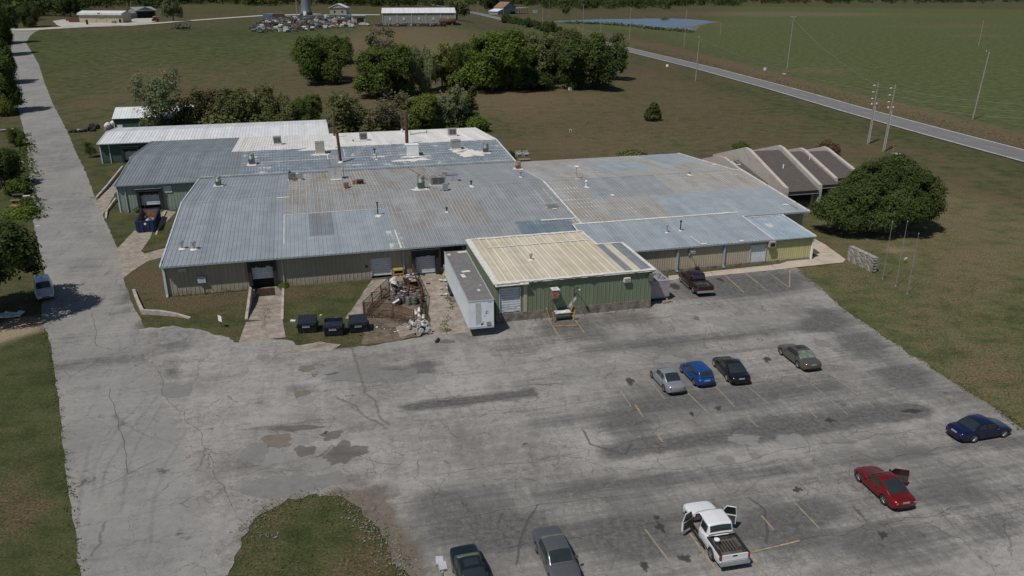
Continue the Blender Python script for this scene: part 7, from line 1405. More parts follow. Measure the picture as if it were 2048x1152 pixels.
# the big broad tree by the office
L_ = [(-6.2, -.5, 3.4, 3.1, 3.0, 2.5), (-3.2, -1.2, 4.9, 3.6, 3.4, 2.9), (-.2, .6, 6.9, 3.7, 3.6, 2.6), (2.6, 1.2, 7.3, 3.5, 3.4, 2.5), (5.6, .3, 5.6, 3.2, 3.2, 2.8), (7.2, 0, 3.5, 2.5, 2.8, 2.5), (1.5, -2.4, 4.1, 3.8, 3.0, 2.7), (4.6, -2.0, 3.0, 3.0, 2.8, 2.1), (-5.0, -2.2, 2.3, 2.5, 2.2, 1.5), (-1.5, -3.0, 2.6, 2.9, 2.3, 1.8), (0, 3.2, 4.6, 4.6, 3.2, 3.2), (-8.1, .2, 2.9, 1.6, 1.7, 1.2)]
L_ = [tuple(q * k_ for q, k_ in zip(l, (.93, .95, 1.03, .93, .95, 1.03))) for l in L_]
L_ = bumps(L_, 46, 9, .24, .46)
V, T = lobes_crown(L_, 8200, 9, .36, .145, 77, .2, .4); bt = at(1746, 462)
e = thing('broad_tree', 'huge dark dome-shaped tree on the lawn beside the shingled office', 'tree', bt, R(8)); c = bpy.data.objects.new('crown', leafmesh('crown', V, T, 'leaf_dark')); COL.objects.link(c); c.parent = e; branches(MB(), (0, 0, -.3), (0, 0, 5), .45, L_, 5, 16).build('trunk', 'bark', e)
T_ = [('grove_tree', 'bushy dark green tree at the far left of the grove', 640, 164, 118, 76, 'round3', 'leaf_mid'), ('grove_tree', 'flat-topped tree standing behind the bushy tree at the left of the grove', 662, 128, 90, 58, 'round1', 'leaf_mid'), ('sapling', 'thin sparse sapling right of the flat-topped tree', 697, 126, 26, 50, 'twig', 'leaf_olive'),
      ('grove_tree', 'large dark tree with drooping crown left of the grey cedar', 762, 194, 122, 92, 'round2', 'leaf_mid'), ('bare_tree', 'tall half-bare tree rising behind the large drooping tree', 770, 150, 62, 88, 'twig', 'leaf_brown'), ('cedar', 'grey-green half-dead cedar in the middle of the grove', 846, 186, 58, 78, 'round3', 'leaf_grey'), ('grove_tree', 'slender tree with yellow-green top right of the grey cedar', 884, 178, 52, 90, 'tall', 'leaf_yellow'), ('small_tree', 'small thin-trunked tree in the gap of the grove', 917, 160, 44, 56, 'tall', 'leaf_mid'),
      ('grove_tree', 'largest bright green tree in the middle of the grove', 985, 181, 135, 108, 'round2', 'leaf_bright'), ('grove_tree', 'rounded green tree behind the left of the largest bright tree', 950, 160, 80, 78, 'round1', 'leaf_mid'), ('grove_tree', 'olive tree behind the right of the largest bright tree', 1070, 164, 110, 98, 'round1', 'leaf_olive'), ('grove_tree', 'dark leaning tree at the right end of the grove', 1168, 178, 122, 92, 'round3', 'leaf_dark'), ('grove_tree', 'tall tree at the far right edge of the grove nearest the highway', 1222, 158, 62, 90, 'tall', 'leaf_dark'), ('grove_tree', 'mid green tree between the olive tree and the dark leaning tree', 1120, 150, 90, 82, 'round2', 'leaf_olive'), ('small_tree', 'small round tree against the highway behind the grove', 1100, 84, 32, 42, 'round1', 'leaf_dark'), ('bare_tree', 'grey bare tree poking up between the right grove trees', 1155, 140, 60, 70, 'twig', 'leaf_grey'),
      ('brush', 'low undergrowth left of the largest bright grove tree', 925, 178, 60, 34, 'bush', 'leaf_mid'), ('brush', 'undergrowth under the right half of the grove', 1060, 176, 90, 30, 'bush', 'leaf_dark'), ('brush', 'undergrowth between the drooping tree and the grey cedar', 812, 190, 46, 30, 'bush', 'leaf_mid'), ('grove_tree', 'bushy tree filling the gap right of the slender yellow-green tree', 905, 172, 46, 70, 'round3', 'leaf_mid'), ('grove_tree', 'bushy tree filling the gap left of the dark leaning tree', 1045, 170, 70, 84, 'round1', 'leaf_mid'),
      ('cottonwood', 'tall pale cottonwood in front of the small white-roofed shed', 326, 270, 90, 130, 'airy', 'leaf_grey'), ('brush_tree', 'olive brush tree just right of the white-roofed shed', 398, 262, 64, 82, 'sparse', 'leaf_olive'), ('brush_tree', 'reddish thin brush behind the long warehouse', 428, 262, 56, 78, 'sparse', 'leaf_brown'), ('brush_tree', 'broad grey-green brush tree behind the long warehouse', 478, 262, 96, 90, 'round1', 'leaf_olive'), ('brush_tree', 'leaning brush tree right of the broad grey-green one', 518, 262, 66, 88, 'sparse', 'leaf_olive'), ('brush_tree', 'low brush behind the right half of the long warehouse', 560, 260, 76, 62, 'round3', 'leaf_olive'), ('small_tree', 'dense dark green tree behind the right end of the long warehouse', 616, 258, 66, 60, 'round2', 'leaf_mid'), ('brush', 'dark low brush at the right side of the white-roofed shed', 376, 262, 50, 42, 'bush', 'leaf_dark'), ('brush', 'low green brush under the cottonwood', 305, 268, 46, 28, 'bush', 'leaf_dark'), ('brush', 'mixed undergrowth below the broad brush tree', 455, 262, 100, 46, 'bush', 'leaf_olive'), ('brush', 'undergrowth between leaning brush tree and dense tree', 540, 260, 100, 40, 'bush', 'leaf_olive'),
      ('brush_tree', 'broad willow-like brush behind the thin stack', 700, 268, 98, 80, 'sparse', 'leaf_olive'), ('brush_tree', 'sparse brown brush tree behind the thickest stack', 775, 268, 92, 76, 'sparse', 'leaf_brown'), ('brush_tree', 'yellowish brush tree behind the white coated roof', 845, 266, 80, 72, 'round2', 'leaf_yellow'), ('small_tree', 'pale grey-green tree behind the right end of the white coating', 905, 262, 64, 92, 'tall', 'leaf_grey'), ('column_cedar', 'dark forked cedar at the right end of the brush row', 945, 255, 26, 76, 'column', 'leaf_dark'), ('brush', 'low green shrub at the foot of the forked cedar', 955, 262, 48, 26, 'bush', 'leaf_bright'), ('brush', 'undergrowth below the willow-like brush', 735, 266, 110, 30, 'bush', 'leaf_olive'), ('brush', 'undergrowth below the pale grey-green tree', 880, 262, 80, 30, 'bush', 'leaf_mid'),
      ('cedar', 'lone small round cedar in the open brown field', 1305, 241, 34, 34, 'cone', 'leaf_dark'), ('shrub', 'low green shrub behind the back edge of the tan roof', 1262, 320, 58, 17, 'bush', 'leaf_olive'), ('shrub', 'low green shrub behind the stucco office wall', 1484, 303, 34, 17, 'bush', 'leaf_mid'), ('red_shrub', 'reddish brown round shrub behind the office roofs', 1650, 309, 46, 24, 'bush', 'leaf_red'), ('shrub', 'small weedy shrub beside the loading dock', 567, 574, 22, 10, 'bush', 'leaf_bright'), ('shrub', 'grassy shrub at the corner of the pale green hall', 277, 424, 14, 10, 'bush', 'leaf_bright'), ('shrub', 'small shrub at the corner of the white coated hall', 1022, 318, 14, 14, 'bush', 'leaf_dark'),
      ('roadside_tree', 'large dark tree overhanging the parked minivan', -6, 632, 236, 190, 'over', 'leaf_dark'), ('roadside_tree', 'dark bushy tree beside the road above the junk rows', 4, 374, 84, 92, 'round1', 'leaf_dark'), ('roadside_tree', 'tree with ragged crown at the left road bend', 6, 226, 96, 112, 'round2', 'leaf_mid'), ('roadside_tree', 'dense tree on the left roadside below the crossroads', 2, 168, 70, 90, 'round1', 'leaf_dark'), ('roadside_tree', 'dark tree at the left roadside near the crossroads', -4, 112, 70, 80, 'round3', 'leaf_dark'), ('roadside_tree', 'yellowish bush at the left road edge', 20, 208, 36, 30, 'bush', 'leaf_yellow'), ('roadside_tree', 'dark tree in the upper left corner', 6, 88, 60, 66, 'round2', 'leaf_dark'), ('shrub', 'bushy green shrub spilling over the left road edge', 14, 348, 34, 34, 'round3', 'leaf_mid'), ('shrub', 'weedy shrub above the junk rows', 34, 292, 34, 32, 'round3', 'leaf_mid'), ('shrub', 'weeds growing between the junk rows', 35, 388, 50, 26, 'bush', 'leaf_mid'), ('shrub', 'weeds at the lower end of the junk rows', 40, 432, 60, 16, 'bush', 'leaf_bright'), ('shrub', 'light green bush at the road edge below the ragged tree', 14, 232, 30, 36, 'bush', 'leaf_yellow'),
      ('lawn_tree', 'small dark umbrella-shaped tree near the crossroads', 64, 54, 42, 40, 'round3', 'leaf_dark'), ('lawn_tree', 'dark tree left of the beige workshop', 142, 34, 44, 56, 'round1', 'leaf_dark'), ('lawn_tree', 'leaning grey-green tree beside the gravel track', 347, 43, 36, 52, 'tall', 'leaf_grey'), ('lawn_tree', 'pale green tree at the right end of the white-roofed depot', 914, 40, 46, 52, 'tall', 'leaf_olive'), ('lawn_tree', 'small lone tree left of the pond', 1131, 30, 16, 22, 'tall', 'leaf_olive'), ('lawn_tree', 'round tree between barn and pond', 1168, 20, 24, 26, 'round1', 'leaf_olive'), ('lawn_tree', 'dense bush tree in front of the far wood left of the pond', 985, 22, 40, 34, 'round2', 'leaf_dark'), ('sapling', 'young bush on the bank beside the warehouse drive', 182, 315, 26, 34, 'sparse', 'leaf_olive'), ('island_bush', 'tiny bush on the pond island', 1328, 40.5, 14, 5, 'bush', 'leaf_olive')]
for i, (nm, lb, u, v, wp_, hp_, key, mt) in enumerate(T_):
    plant(nm, lb, u, v, wp_, hp_, key, mt, i + 1, cat='shrub' if key == 'bush' or nm in ('shrub', 'brush') else 'tree')
for i, u in enumerate([1042, 1056, 1066, 1075, 1083, 1092, 1120, 1012, 1030]):
    plant('hedge_bush', 'small bush in the line beside the far highway verge', u, 50 + (u - 1042) * .2 + (2 if i % 2 else 0), 16 + 5 * (i % 3), 12 + 4 * (i % 2), 'bush' if i % 3 else 'cone', 'leaf_dark', i, 'bushes along the far highway verge', 'shrub')
# far woods: one mass of crowns along the skyline
def wood(name, spans, mat, seed, hgt=(9, 14)):
    g = np.random.default_rng(seed); VV = []; TT = []
    for (u0, u1, v0, v1, n) in spans:
        for k in range(n):
            u = g.uniform(u0, u1); v = g.uniform(v0, v1); p = at(u, v); h = g.uniform(*hgt); w_ = h * g.uniform(.42, .62)
            L_ = [(p.x + g.normal(0, .3) * w_, p.y + g.normal(0, .3) * w_, p.z + h * q, w_ * s, w_ * s, h * .28) for q, s in ((.35, .95), (.62, .8), (.8, .5))]
            cs = []; ns = []
            for l in L_:
                d = g.normal(0, 1, (26, 3)); d /= np.linalg.norm(d, axis=1)[:, None]; cs.append(np.array(l[:3]) + d * np.array(l[3:])); ns.append(d)
            V, T = leaves(np.concatenate(cs), np.concatenate(ns), 3, 1.1, .95, seed + k, np.clip(g.beta(2, 2, 78) * .7 + g.uniform(-.15, .35), 0, 1)); VV.append(V); TT.append(T)
    me = leafmesh(name, np.concatenate(VV), np.concatenate(TT), mat); o = bpy.data.objects.new(name, me); COL.objects.link(o); tag(o, kind='stuff'); return o
tag(wood('far_woodland', [(-60, 60, 20, 46, 60), (0, 130, 12, 34, 60), (60, 330, 4, 17, 95), (100, 200, 18, 24, 12), (330, 560, 2, 9, 90), (500, 760, 2, 12, 110), (740, 920, 4, 14, 80), (-200, -30, 20, 60, 60)], 'leaf_dark', 51), 'dark woodland closing the view at the upper left', 'woodland')
tag(wood('far_woodland', [(930, 1110, 3, 12, 90), (1090, 1340, 8, 19, 110), (1330, 1480, 8, 13, 40), (1480, 2120, -2, 7, 170), (1500, 1900, 6, 8, 18), (1900, 2300, -4, 4, 60)], 'leaf_dark', 52, (9, 13)), 'dark line of trees behind pond and green field', 'woodland')
# rough verge along the highway and weeds
def tufts(name, label, pts, n, wd, size, mat, seed, spread=.3):
    g = np.random.default_rng(seed); t = g.uniform(0, len(pts) - 1.001, n); i = t.astype(int); f_ = (t - i)[:, None]; A = np.array([(p[0], p[1]) for p in pts]); Q = A[i] * (1 - f_) + A[i + 1] * f_ + g.normal(0, wd, (n, 2))
    Z_ = np.array([terrain(x, y) for x, y in Q]); C = np.c_[Q, Z_ + size * .5]; V, T = leaves(C, np.tile([0, 0, .2], (n, 1)), 5, spread, size, seed); me = leafmesh(name, V, T, mat); o = bpy.data.objects.new(name, me); COL.objects.link(o); tag(o, label, 'grass', kind='stuff')
tufts('rough_grass', 'rough brown grass along the far side of the highway', [hoff(y, 9.5) for y in np.arange(150, 480, 10.0)], 2200, 2.6, .17, 'leaf_straw', 61, .6)
tufts('verge_weeds', 'weeds along the left edge of the side road', pxl((48, 270), (54, 330), (58, 400), (64, 440)), 700, .9, .22, 'leaf_mid', 62, .3)
tufts('edge_grass', 'grass tufts along the foot of the beige hall', [W3(.3, -.25), W3(8.6, -.25)], 160, .08, .08, 'leaf_olive', 66, .1)
tufts('drum_yard_weeds', 'dry weeds inside the fenced drum yard', pxl((740, 640), (770, 620), (800, 640), (825, 648)), 170, .7, .1, 'leaf_straw', 67, .3)
tufts('reeds', 'reeds and weeds along the near pond bank', pxl((1130, 46.5), (1200, 48.5), (1260, 52.5), (1310, 59), (1350, 62), (1380, 65)), 500, 1.6, .9, 'leaf_olive', 68, 1.2)

def lawn(name, label, polys, n, size, mat, seed):
    """short turf standing on the lawns nearest the lot"""
    g = np.random.default_rng(seed); C = []
    for pl in polys:
        pts = pxl(*pl); X = [p.x for p in pts]; Y = [p.y for p in pts]; A = abs(sum(X[i] * Y[i - 1] - X[i - 1] * Y[i] for i in range(len(X)))) / 2; k = int(n * A * 2.2); q = np.c_[g.uniform(min(X), max(X), k), g.uniform(min(Y), max(Y), k)]
        q = q[pip(pts, q[:, 0], q[:, 1])]; w_ = np.array([mnoise.noise(Vector((x * .6, y * .6, seed))) + .6 * mnoise.noise(Vector((x * .15, y * .15, seed))) for x, y in q]); C.append(q[w_ > g.uniform(-.7, .5, len(q))])
    C = np.concatenate(C); C = np.c_[C, np.full(len(C), size * .35)]
    V, T = leaves(C, np.tile([0, 0, .1], (len(C), 1)), 4, .16, size, seed); V[:, 2] = np.maximum(V[:, 2], .004); o = bpy.data.objects.new(name, leafmesh(name, V, T, mat)); COL.objects.link(o); tag(o, label, 'grass', kind='stuff')
ISL = [(458, 1160), (484, 1078), (527, 1028), (577, 1000), (630, 990), (676, 997), (702, 1014), (742, 1048), (772, 1092), (812, 1160)]; LFT = [(0, 690), (40, 676), (82, 664), (106, 745), (126, 900), (160, 1160), (0, 1160)]; FRT = [(262, 590), (330, 596), (500, 584), (492, 640), (470, 672), (440, 668), (385, 652), (300, 650)]; FR2 = [(572, 580), (742, 562), (728, 610), (692, 640), (700, 676), (590, 684), (570, 640)]; RGT = [(1596, 541), (1692, 530), (2048, 560), (2048, 856), (1826, 708), (1692, 617)]
lawn('lawn_grass', 'short green turf on the island and the left verge', [ISL, LFT], 5, .055, 'leaf_mid', 71); lawn('lawn_grass', 'yellowing turf on the bank before the beige hall', [FRT, FR2], 5, .06, 'leaf_olive', 72); lawn('lawn_grass', 'dry turf on the lawn right of the lot', [RGT], 3.2, .065, 'leaf_straw', 73); lawn('lawn_grass', 'green turf mixed into the lawn right of the lot', [RGT, ISL], 2.2, .06, 'leaf_mid', 74)

tufts('edge_weeds', 'weeds growing over the right edge of the lot', pxl((1600, 545), (1692, 622), (1826, 713), (1985, 814), (2048, 862)), 260, .22, .075, 'leaf_olive', 75, .14); tufts('edge_weeds', 'weeds creeping from the grass island into broken asphalt', pxl((480, 1080), (525, 1030), (600, 996), (680, 996), (742, 1045), (778, 1092), (818, 1152)), 420, .4, .06, 'leaf_olive', 76, .2); tufts('edge_weeds', 'weeds along the left verge of the side road', pxl((88, 660), (106, 740), (128, 900), (162, 1152)), 220, .16, .075, 'leaf_mid', 77, .14)
tufts('wall_weeds', 'weeds along the foot of annex and south block walls', [W3(36.5, -16.5), W3(50.5, -16.5), W3(50.9, -8)], 90, .12, .08, 'leaf_olive', 78, .12); tufts('dock_weeds', 'weeds in the joints of the dock yard beside the trailer', pxl((895, 595), (905, 612), (885, 660), (900, 664)), 120, .2, .09, 'leaf_olive', 79, .2); tufts('ramp_weeds', 'dry weeds in the middle of the loading ramp', [W3(10.8, -5), W3(10.9, -8), W3(10.7, -12)], 60, .2, .06, 'leaf_straw', 80, .2)
rb = [MB(), MB()]
for k in range(330):
    t = rng.random() ** .8; p = at(690 + 128 * t + rng.normal(0, 16), 1000 + 150 * t + rng.normal(0, 14)) if k < 270 else at(rng.uniform(480, 560), rng.uniform(1000, 1080)); q = rng.uniform(.02, .09); rb[k % 2].obox((p.x, p.y, .05 + q * .3), (q * rng.uniform(.8, 2), q * rng.uniform(.7, 1.5), q * .7), tuple(rng.uniform(-.5, .5, 3)))
sc = thing('asphalt_rubble', 'crumbled asphalt chunks beside the grass island', 'rubble', (0, 0, 0)); sc['kind'] = 'stuff'
rb[0].build('rubble_pieces', 'worn', sc)['kind'] = 'stuff'; rb[1].build('rubble_pieces', 'concdark', sc)['kind'] = 'stuff'
# ================================================================== FAR THINGS
def far_bld(name, label, u0, v0, u1, v1, wall_h, dpt, ridge, wallm, roofm, cat='building', turn=None):
    """gabled block: front base from pixel (u0,v0) to (u1,v1), ridge parallel to the front"""
    a, b = at(u0, v0), at(u1, v1); z = min(a.z, b.z) - .3; d = (b - a); L = math.hypot(d.x, d.y); rz = math.atan2(d.y, d.x)
    if turn is not None: z = a.z - .3; L = (u1 - u0) * depth(a) / FPX / math.cos(turn) * 1.03; rz = turn
    e = thing(name, label, cat, (a.x, a.y, z), rz); h = wall_h + .3
    w_ = MB(); w_.ribs((0, 0, 0), (1, 0, 0), (0, 0, 1), (0, -1, 0), L, h, 1.2, .2, .08); w_.box(0, L, -.02, .09, -2, 0); w_.build('front_wall', wallm, e)
    w_ = MB().box(0, L, .1, dpt, -2, h); w_.add([(0, .1, h), (0, dpt, h), (0, dpt / 2, ridge)], [(0, 1, 2)]); w_.add([(L, .1, h), (L, dpt, h), (L, dpt / 2, ridge)], [(0, 2, 1)]); w_.build('wall', wallm, e)
    r_ = MB(); o = .5
    r_.ribs((-o, -o, h - .05), (1, 0, 0), (0, dpt / 2 + o, ridge - h + .1), (0, -(ridge - h), dpt / 2), L + 2 * o, math.hypot(dpt / 2 + o, ridge - h + .1), 1.2, .2, .08); r_.ribs((-o, dpt + o, h - .05), (1, 0, 0), (0, -dpt / 2 - o, ridge - h + .1), (0, ridge - h, dpt / 2), L + 2 * o, math.hypot(dpt / 2 + o, ridge - h + .1), 1.2, .2, .08); r_.build('roof', roofm, e)
    return e, L, h
# beige workshop upper left
e, L, h = far_bld('workshop', 'beige metal workshop with white roof band on the gravel pad', 160, 46.5, 246, 47, 5.2, 9, 6.6, 'w_farbeige', 'r_bright')
MB().box(-.4, L + .4, -.9, .0, h - .9, h - .1).build('roof_band', 'r_bright', e); s_ = MB().box(L * .44, L * .56, -1.1, -.92, h - .8, h + .4).build('sign_board', 'white', e); MB().obox((L * .5, -1.12, h - .2), (L * .07, .03, .5)).build('sign_logo', 'blue', s_)
for x in (.17, .4, .62): MB().box(L * x, L * x + .2, -.2, -.1, 0, h - 1).build('panel_seam', 'tanbox', e)
MB().box(L * .92, L * .97, -.2, -.12, .2, 2.6).build('door', 'dark', e); MB().box(L * .78, L * .86, -1.5, -.4, .1, 1.6).build('bin', 'teal', e); MB().box(-8, -.2, 3, 6, .2, 3).build('side_tank', 'rust', e)
p = at(228, 22); 
e, L, h = far_bld('open_shed', 'grey gabled open-fronted shed right of the beige workshop', 273, 37.5, 313, 36, 4.6, 9, 6.8, 'w_fargrey', 'r_grey'); MB().box(.8, L - .8, -.12, -.02, .2, h - .6).build('opening', 'dark', e); MB().extr_x([(0, 0), (0, 3.6), (8, 2.4), (8, 0)], -6, -.1).build('lean_to', 'w_fargrey', e); MB().add([(0, -.15, h - .1), (L, -.15, h - .1), (L / 2, -.15, 6.9)], [(0, 1, 2)]).build('gable', 'w_fargrey', e)
mb = MB().box(-1.5, 1.5, -1, 1, .4, 1.6); mb.box(-.8, .6, -.8, .8, 1.6, 2.6); p = at(311, 43); e = thing('tractor', 'small red and white tractor parked at the end of the gravel pad', 'tractor', p, .6); mb.build('body', 'red_lamp', e); MB().box(-.9, .7, -.7, .7, 2.6, 2.75).build('canopy', 'white', e)
for x in (-1.1, 1.1):
    for y in (-1, 1): MB().lathe([(.7, -.2), (.7, .2)], 14, (x, y, .7), 'y').build('tyre', 'tyre', e)
p = at(175, 50); e = thing('fuel_pump', 'black post standing on the gravel before the workshop', 'post', p); MB().box(-.4, .4, -.4, .4, 0, 2.6).build('post', 'dark', e); MB().box(-3, 0, -.1, .1, 1.8, 2.0).build('hose_arm', 'greybox', e)
p = at(160, 44.5); e = thing('flatbed_trailer', 'low red and grey flatbed trailer left of the workshop door', 'trailer', p, .05); MB().box(-5, 5, -1, 1, .9, 1.3).build('deck', 'palegrey', e); MB().box(-7, -5, -.8, .8, .8, 1.5).build('box', 'rust', e)
for x in (-3, 3): MB().lathe([(.5, -1.1), (.5, 1.1)], 12, (x, 0, .5), 'y').build('wheel', 'tyre', e)
# depot with white roof, grey cabin, yard huts
e, L, h = far_bld('depot', 'long grey depot with bright white roof at the scrap yard', 766, 50, 905, 49, 5.9, 22, 8.4, 'w_fargrey', 'r_bright', turn=R(7))
for k in range(6): MB().box(L * (k / 5) - .15, L * (k / 5) + .15, -.25, -.1, 0, h).build('downspout', 'palegrey', e)
for k in (.1, .29, .5, .7, .9): MB().box(L * k - .5, L * k + .5, -.2, -.1, 2.6, 4.0).build('window', 'trim', e)
MB().add([(-.02, 0, h), (-.02, 22, h), (-.02, 11, 8.3)], [(0, 1, 2)]).build('gable', 'w_farbeige', e)
e, L, h = far_bld('cabin', 'small grey cabin with pale gable roof behind the scrap yard', 660, 30, 693, 30, 4.4, 9, 4.5, 'w_fargrey', 'r_bright'); MB().add([(0, -.12, h), (L, -.12, h), (L / 2, -.12, h + 2.2)], [(0, 1, 2)]).build('gable', 'w_fargrey', e); MB().extr_y([(-.6, h), (L / 2, h + 2.5), (L + .6, h), (L + .6, h + .3), (L / 2, h + 2.9), (-.6, h + .3)], -.5, 9).build('gable_roof', 'r_bright', e)
for k in (.25, .7): MB().box(L * k, L * k + 1, -.2, -.1, 1.8, 3).build('window', 'dark', e)
e, L, h = far_bld('yard_hut', 'tan open hut with dark doorway in the scrap yard', 707, 46, 731, 45.5, 3.6, 6, 4.2, 'w_farbeige', 'r_grey'); MB().box(L * .3, L * .85, -.2, -.1, .2, 2.8).build('doorway', 'dark', e)
p = at(701, 44); e = thing('blue_tank', 'upright blue tank on legs in the scrap yard', 'tank', p); M['farblue'] = P('tank_blue', (.05, .13, .25), .5); MB().lathe([(.2, 1), (.95, 1.3), (.95, 3.5), (.7, 3.8), (.1, 3.9)], 16).build('tank', 'farblue', e, True)
for a in range(4): MB().bar((.7 * math.cos(a * 1.57), .7 * math.sin(a * 1.57), 0), (.7 * math.cos(a * 1.57), .7 * math.sin(a * 1.57), 1.5), .1).build('leg', 'rust', e)
p = at(895, 49.5); e = thing('rust_tank', 'horizontal rusty tank at the right end of the depot', 'tank', p, .05); MB().lathe([(.3, -4.4), (1.5, -4.1), (1.5, 4.1), (.3, 4.4)], 16, (0, 0, 1.7), 'x').build('tank', 'rust', e, True)
for x in (-2.5, 2.5): MB().box(x - .3, x + .3, -1.3, 1.3, 0, .6).build('saddle', 'greybox', e)
p = at(613, 30.5); e = thing('water_tower', 'blue-grey flared steel water tower shaft behind the scrap', 'tower', p); M['tower'] = P('tower_steel', (.14, .16, .19), .5, .2, var=.08); MB().lathe([(4.3, 0), (3.6, 2.5), (3.0, 6), (2.6, 12), (2.6, 30)], 28).build('shaft', 'tower', e, True); MB().lathe([(2.6, 30), (7, 33), (9, 38), (8, 42), (3, 44), (.3, 44.4)], 28).build('bowl', 'tower', e, True); MB().box(-1, 1, -4.6, -3.2, 0, 2.6).build('door', 'white', e)
# scrap heap: rusting machines, sheets, tanks, cars
SC = [P('scrap_%d' % i, c, .7, .1, var=.25) for i, c in enumerate([(.05, .042, .038), (.11, .07, .05), (.2, .21, .22), (.07, .09, .11), (.42, .42, .4), (.13, .11, .08), (.08, .11, .11), (.025, .025, .027)])]
mbs = [MB() for _ in SC]; poly = pxl((500, 60), (520, 44), (545, 38), (620, 34), (700, 36), (718, 46), (745, 52), (680, 57), (600, 63), (520, 68)); X = [p.x for p in poly]; Y = [p.y for p in poly]; n = 0
while n < 900:
    x, y = rng.uniform(min(X), max(X)), rng.uniform(min(Y), max(Y))
    if not pip(poly, np.array([x]), np.array([y]))[0]: continue
    z = terrain(x, y); k = rng.integers(0, len(SC)); q = rng.random(); s = rng.uniform(.35, 1.15)
    if q < .55: mbs[k].obox((x, y, z + s * .6), (s * rng.uniform(.8, 2.4), s * rng.uniform(.6, 1.5), s * rng.uniform(.5, 1.5)), (rng.uniform(-.3, .3), rng.uniform(-.3, .3), rng.uniform(0, 6)))
    elif q < .75: mbs[k].lathe([(.2, -s), (.55 * s, -s * .95), (.55 * s, s * .95), (.2, s)], 8, (x, y, z + .7), 'x')
    elif q < .9: a = rng.uniform(0, 6); mbs[k].bar((x, y, z + .3), (x + 3 * math.cos(a), y + 3 * math.sin(a), z + rng.uniform(.3, 2.2)), .15, 5)
    else: mbs[k].obox((x, y, z + .7), (4.2, 1.7, .7), (0, 0, rng.uniform(0, 6))); mbs[k].obox((x, y, z + 1.3), (2.2, 1.5, .6), (0, 0, 0))
    n += 1
sc = thing('scrap_heap', 'wide field of jumbled scrap metal below the water tower', 'scrap heap', (0, 0, 0)); sc['kind'] = 'stuff'
for mb, m in zip(mbs, SC): mb.build('scrap_pieces', m, sc)['kind'] = 'stuff'
for i, (u, v, mt, lb, s) in enumerate([(537, 36, 'farblue', 'blue scrap container at the left back of the scrap yard', 3.0), (553, 35, 'rust', 'rusty red container at the back of the scrap yard', 5), (627, 40, 'teal', 'pale turquoise machine among the scrap', 2.2), (640, 40, 'wood', 'tan sawdust heap in front of the yard hut', 2.2), (682, 48, 'orange', 'orange-brown plywood stack right in the scrap yard', 3.2)]):
    p = at(u, v); e = thing('scrap_container', lb, 'container', p, .2 * i); MB().box(-s, s, -1.2, 1.2, 0, 2.4).build('shell', mt, e); MB().box(-s - .05, s + .05, -1.25, 1.25, 2.3, 2.45).build('rim', 'greybox', e)
mb = [MB() for _ in range(4)]
for k in range(130):
    u = rng.uniform(752, 890); p = at(u, rng.uniform(51, 53)); mb[k % 4].obox((p.x, p.y, p.z + .7), (rng.uniform(.6, 3), rng.uniform(.5, 1.4), rng.uniform(.3, 1.2)), (rng.uniform(-.2, .2), 0, rng.uniform(0, 6)))
sc = thing('machinery_row', 'row of old machinery parts along the depot wall', 'scrap heap', (0, 0, 0)); sc['kind'] = 'stuff'
for m_, mt in zip(mb, (SC[0], SC[1], SC[2], SC[7])): m_.build('machinery_pieces', mt, sc)['kind'] = 'stuff'
mb = [MB(), MB(), MB()]
for k in range(120):
    p = at(366 + rng.normal(0, 8), 57.5 + rng.normal(0, .8)); mb[k % 3].obox((p.x, p.y, p.z + rng.uniform(.1, 1.6)), (rng.uniform(.5, 3), .3, .3), tuple(rng.uniform(-1, 1, 3)))
sc = thing('debris_pile', 'dark pile of broken branches and debris in the open field', 'debris', (0, 0, 0)); sc['kind'] = 'stuff'
for m_, mt in zip(mb, (SC[0], SC[5], SC[7])): m_.build('debris_pieces', mt, sc)['kind'] = 'stuff'
# barn
e, L, h = far_bld('barn', 'weathered blue-grey barn with rusty roof by the far highway', 1007, 29, 1031, 28, 7, 14, 7.2, 'w_fargrey', 'rustlight'); M['barnblue'] = P('barn_blue_boards', (.2, .25, .28), .8, var=.15); MB().add([(0, -.15, 0), (L, -.15, 0), (L, -.15, h), (L / 2, -.15, h + 5), (0, -.15, h)], [(0, 1, 2, 3, 4)]).build('gable_front', 'barnblue', e); MB().extr_y([(-.8, h - .4), (L / 2, h + 5.2), (L + .8, h - .4), (L + .8, h), (L / 2, h + 5.7), (-.8, h)], -.8, 14).build('gable_roof', 'rustlight', e); MB().extr_y([(0, 0), (-9, 0), (-9, 3.4), (0, 6)], 0, 13).build('lean_to', 'barnblue', e); MB().extr_y([(0, 6.1), (-9.6, 3.4), (-9.6, 3.7), (0, 6.4)], -.5, 13.5).build('lean_to_roof', 'r_bright', e); MB().box(L * .55, L * .95, -.3, -.16, 0, 3).build('doorway', 'dark', e)
for x in np.arange(L + 2, L + 22, 4.5): MB().box(x - .2, x + .2, -.2, .2, 0, 6).build('post', 'pole', e)
MB().box(L, L + 22, -1, 10, 6, 6.4).build('open_shed_roof', 'palegrey', e)
p = at(1070, 26); e = thing('pump_shed', 'tiny pale shed right of the barn', 'shed', p); MB().box(-2.5, 2.5, -2, 2, 0, 2.6).build('wall', 'barnblue', e); MB().box(-2.8, 2.8, -2.3, 2.3, 2.6, 2.85).build('roof', 'palegrey', e)
p = at(1328, 40.2); mb = MB().lathe([(6.5, 0), (5.6, .6), (3, 1.2), (.2, 1.3)], 18); o = solo(mb, 'pond_island', 'mud', 'small muddy island in the pond', 'island', (p.x, p.y, .15)); p = at(1380, 53); mb = MB().box(-6, 6, -1.2, 1.2, .3, .7); solo(mb, 'pond_dock', 'wood', 'short wooden dock at the right end of the pond', 'dock', (p.x, p.y, .2), .1)
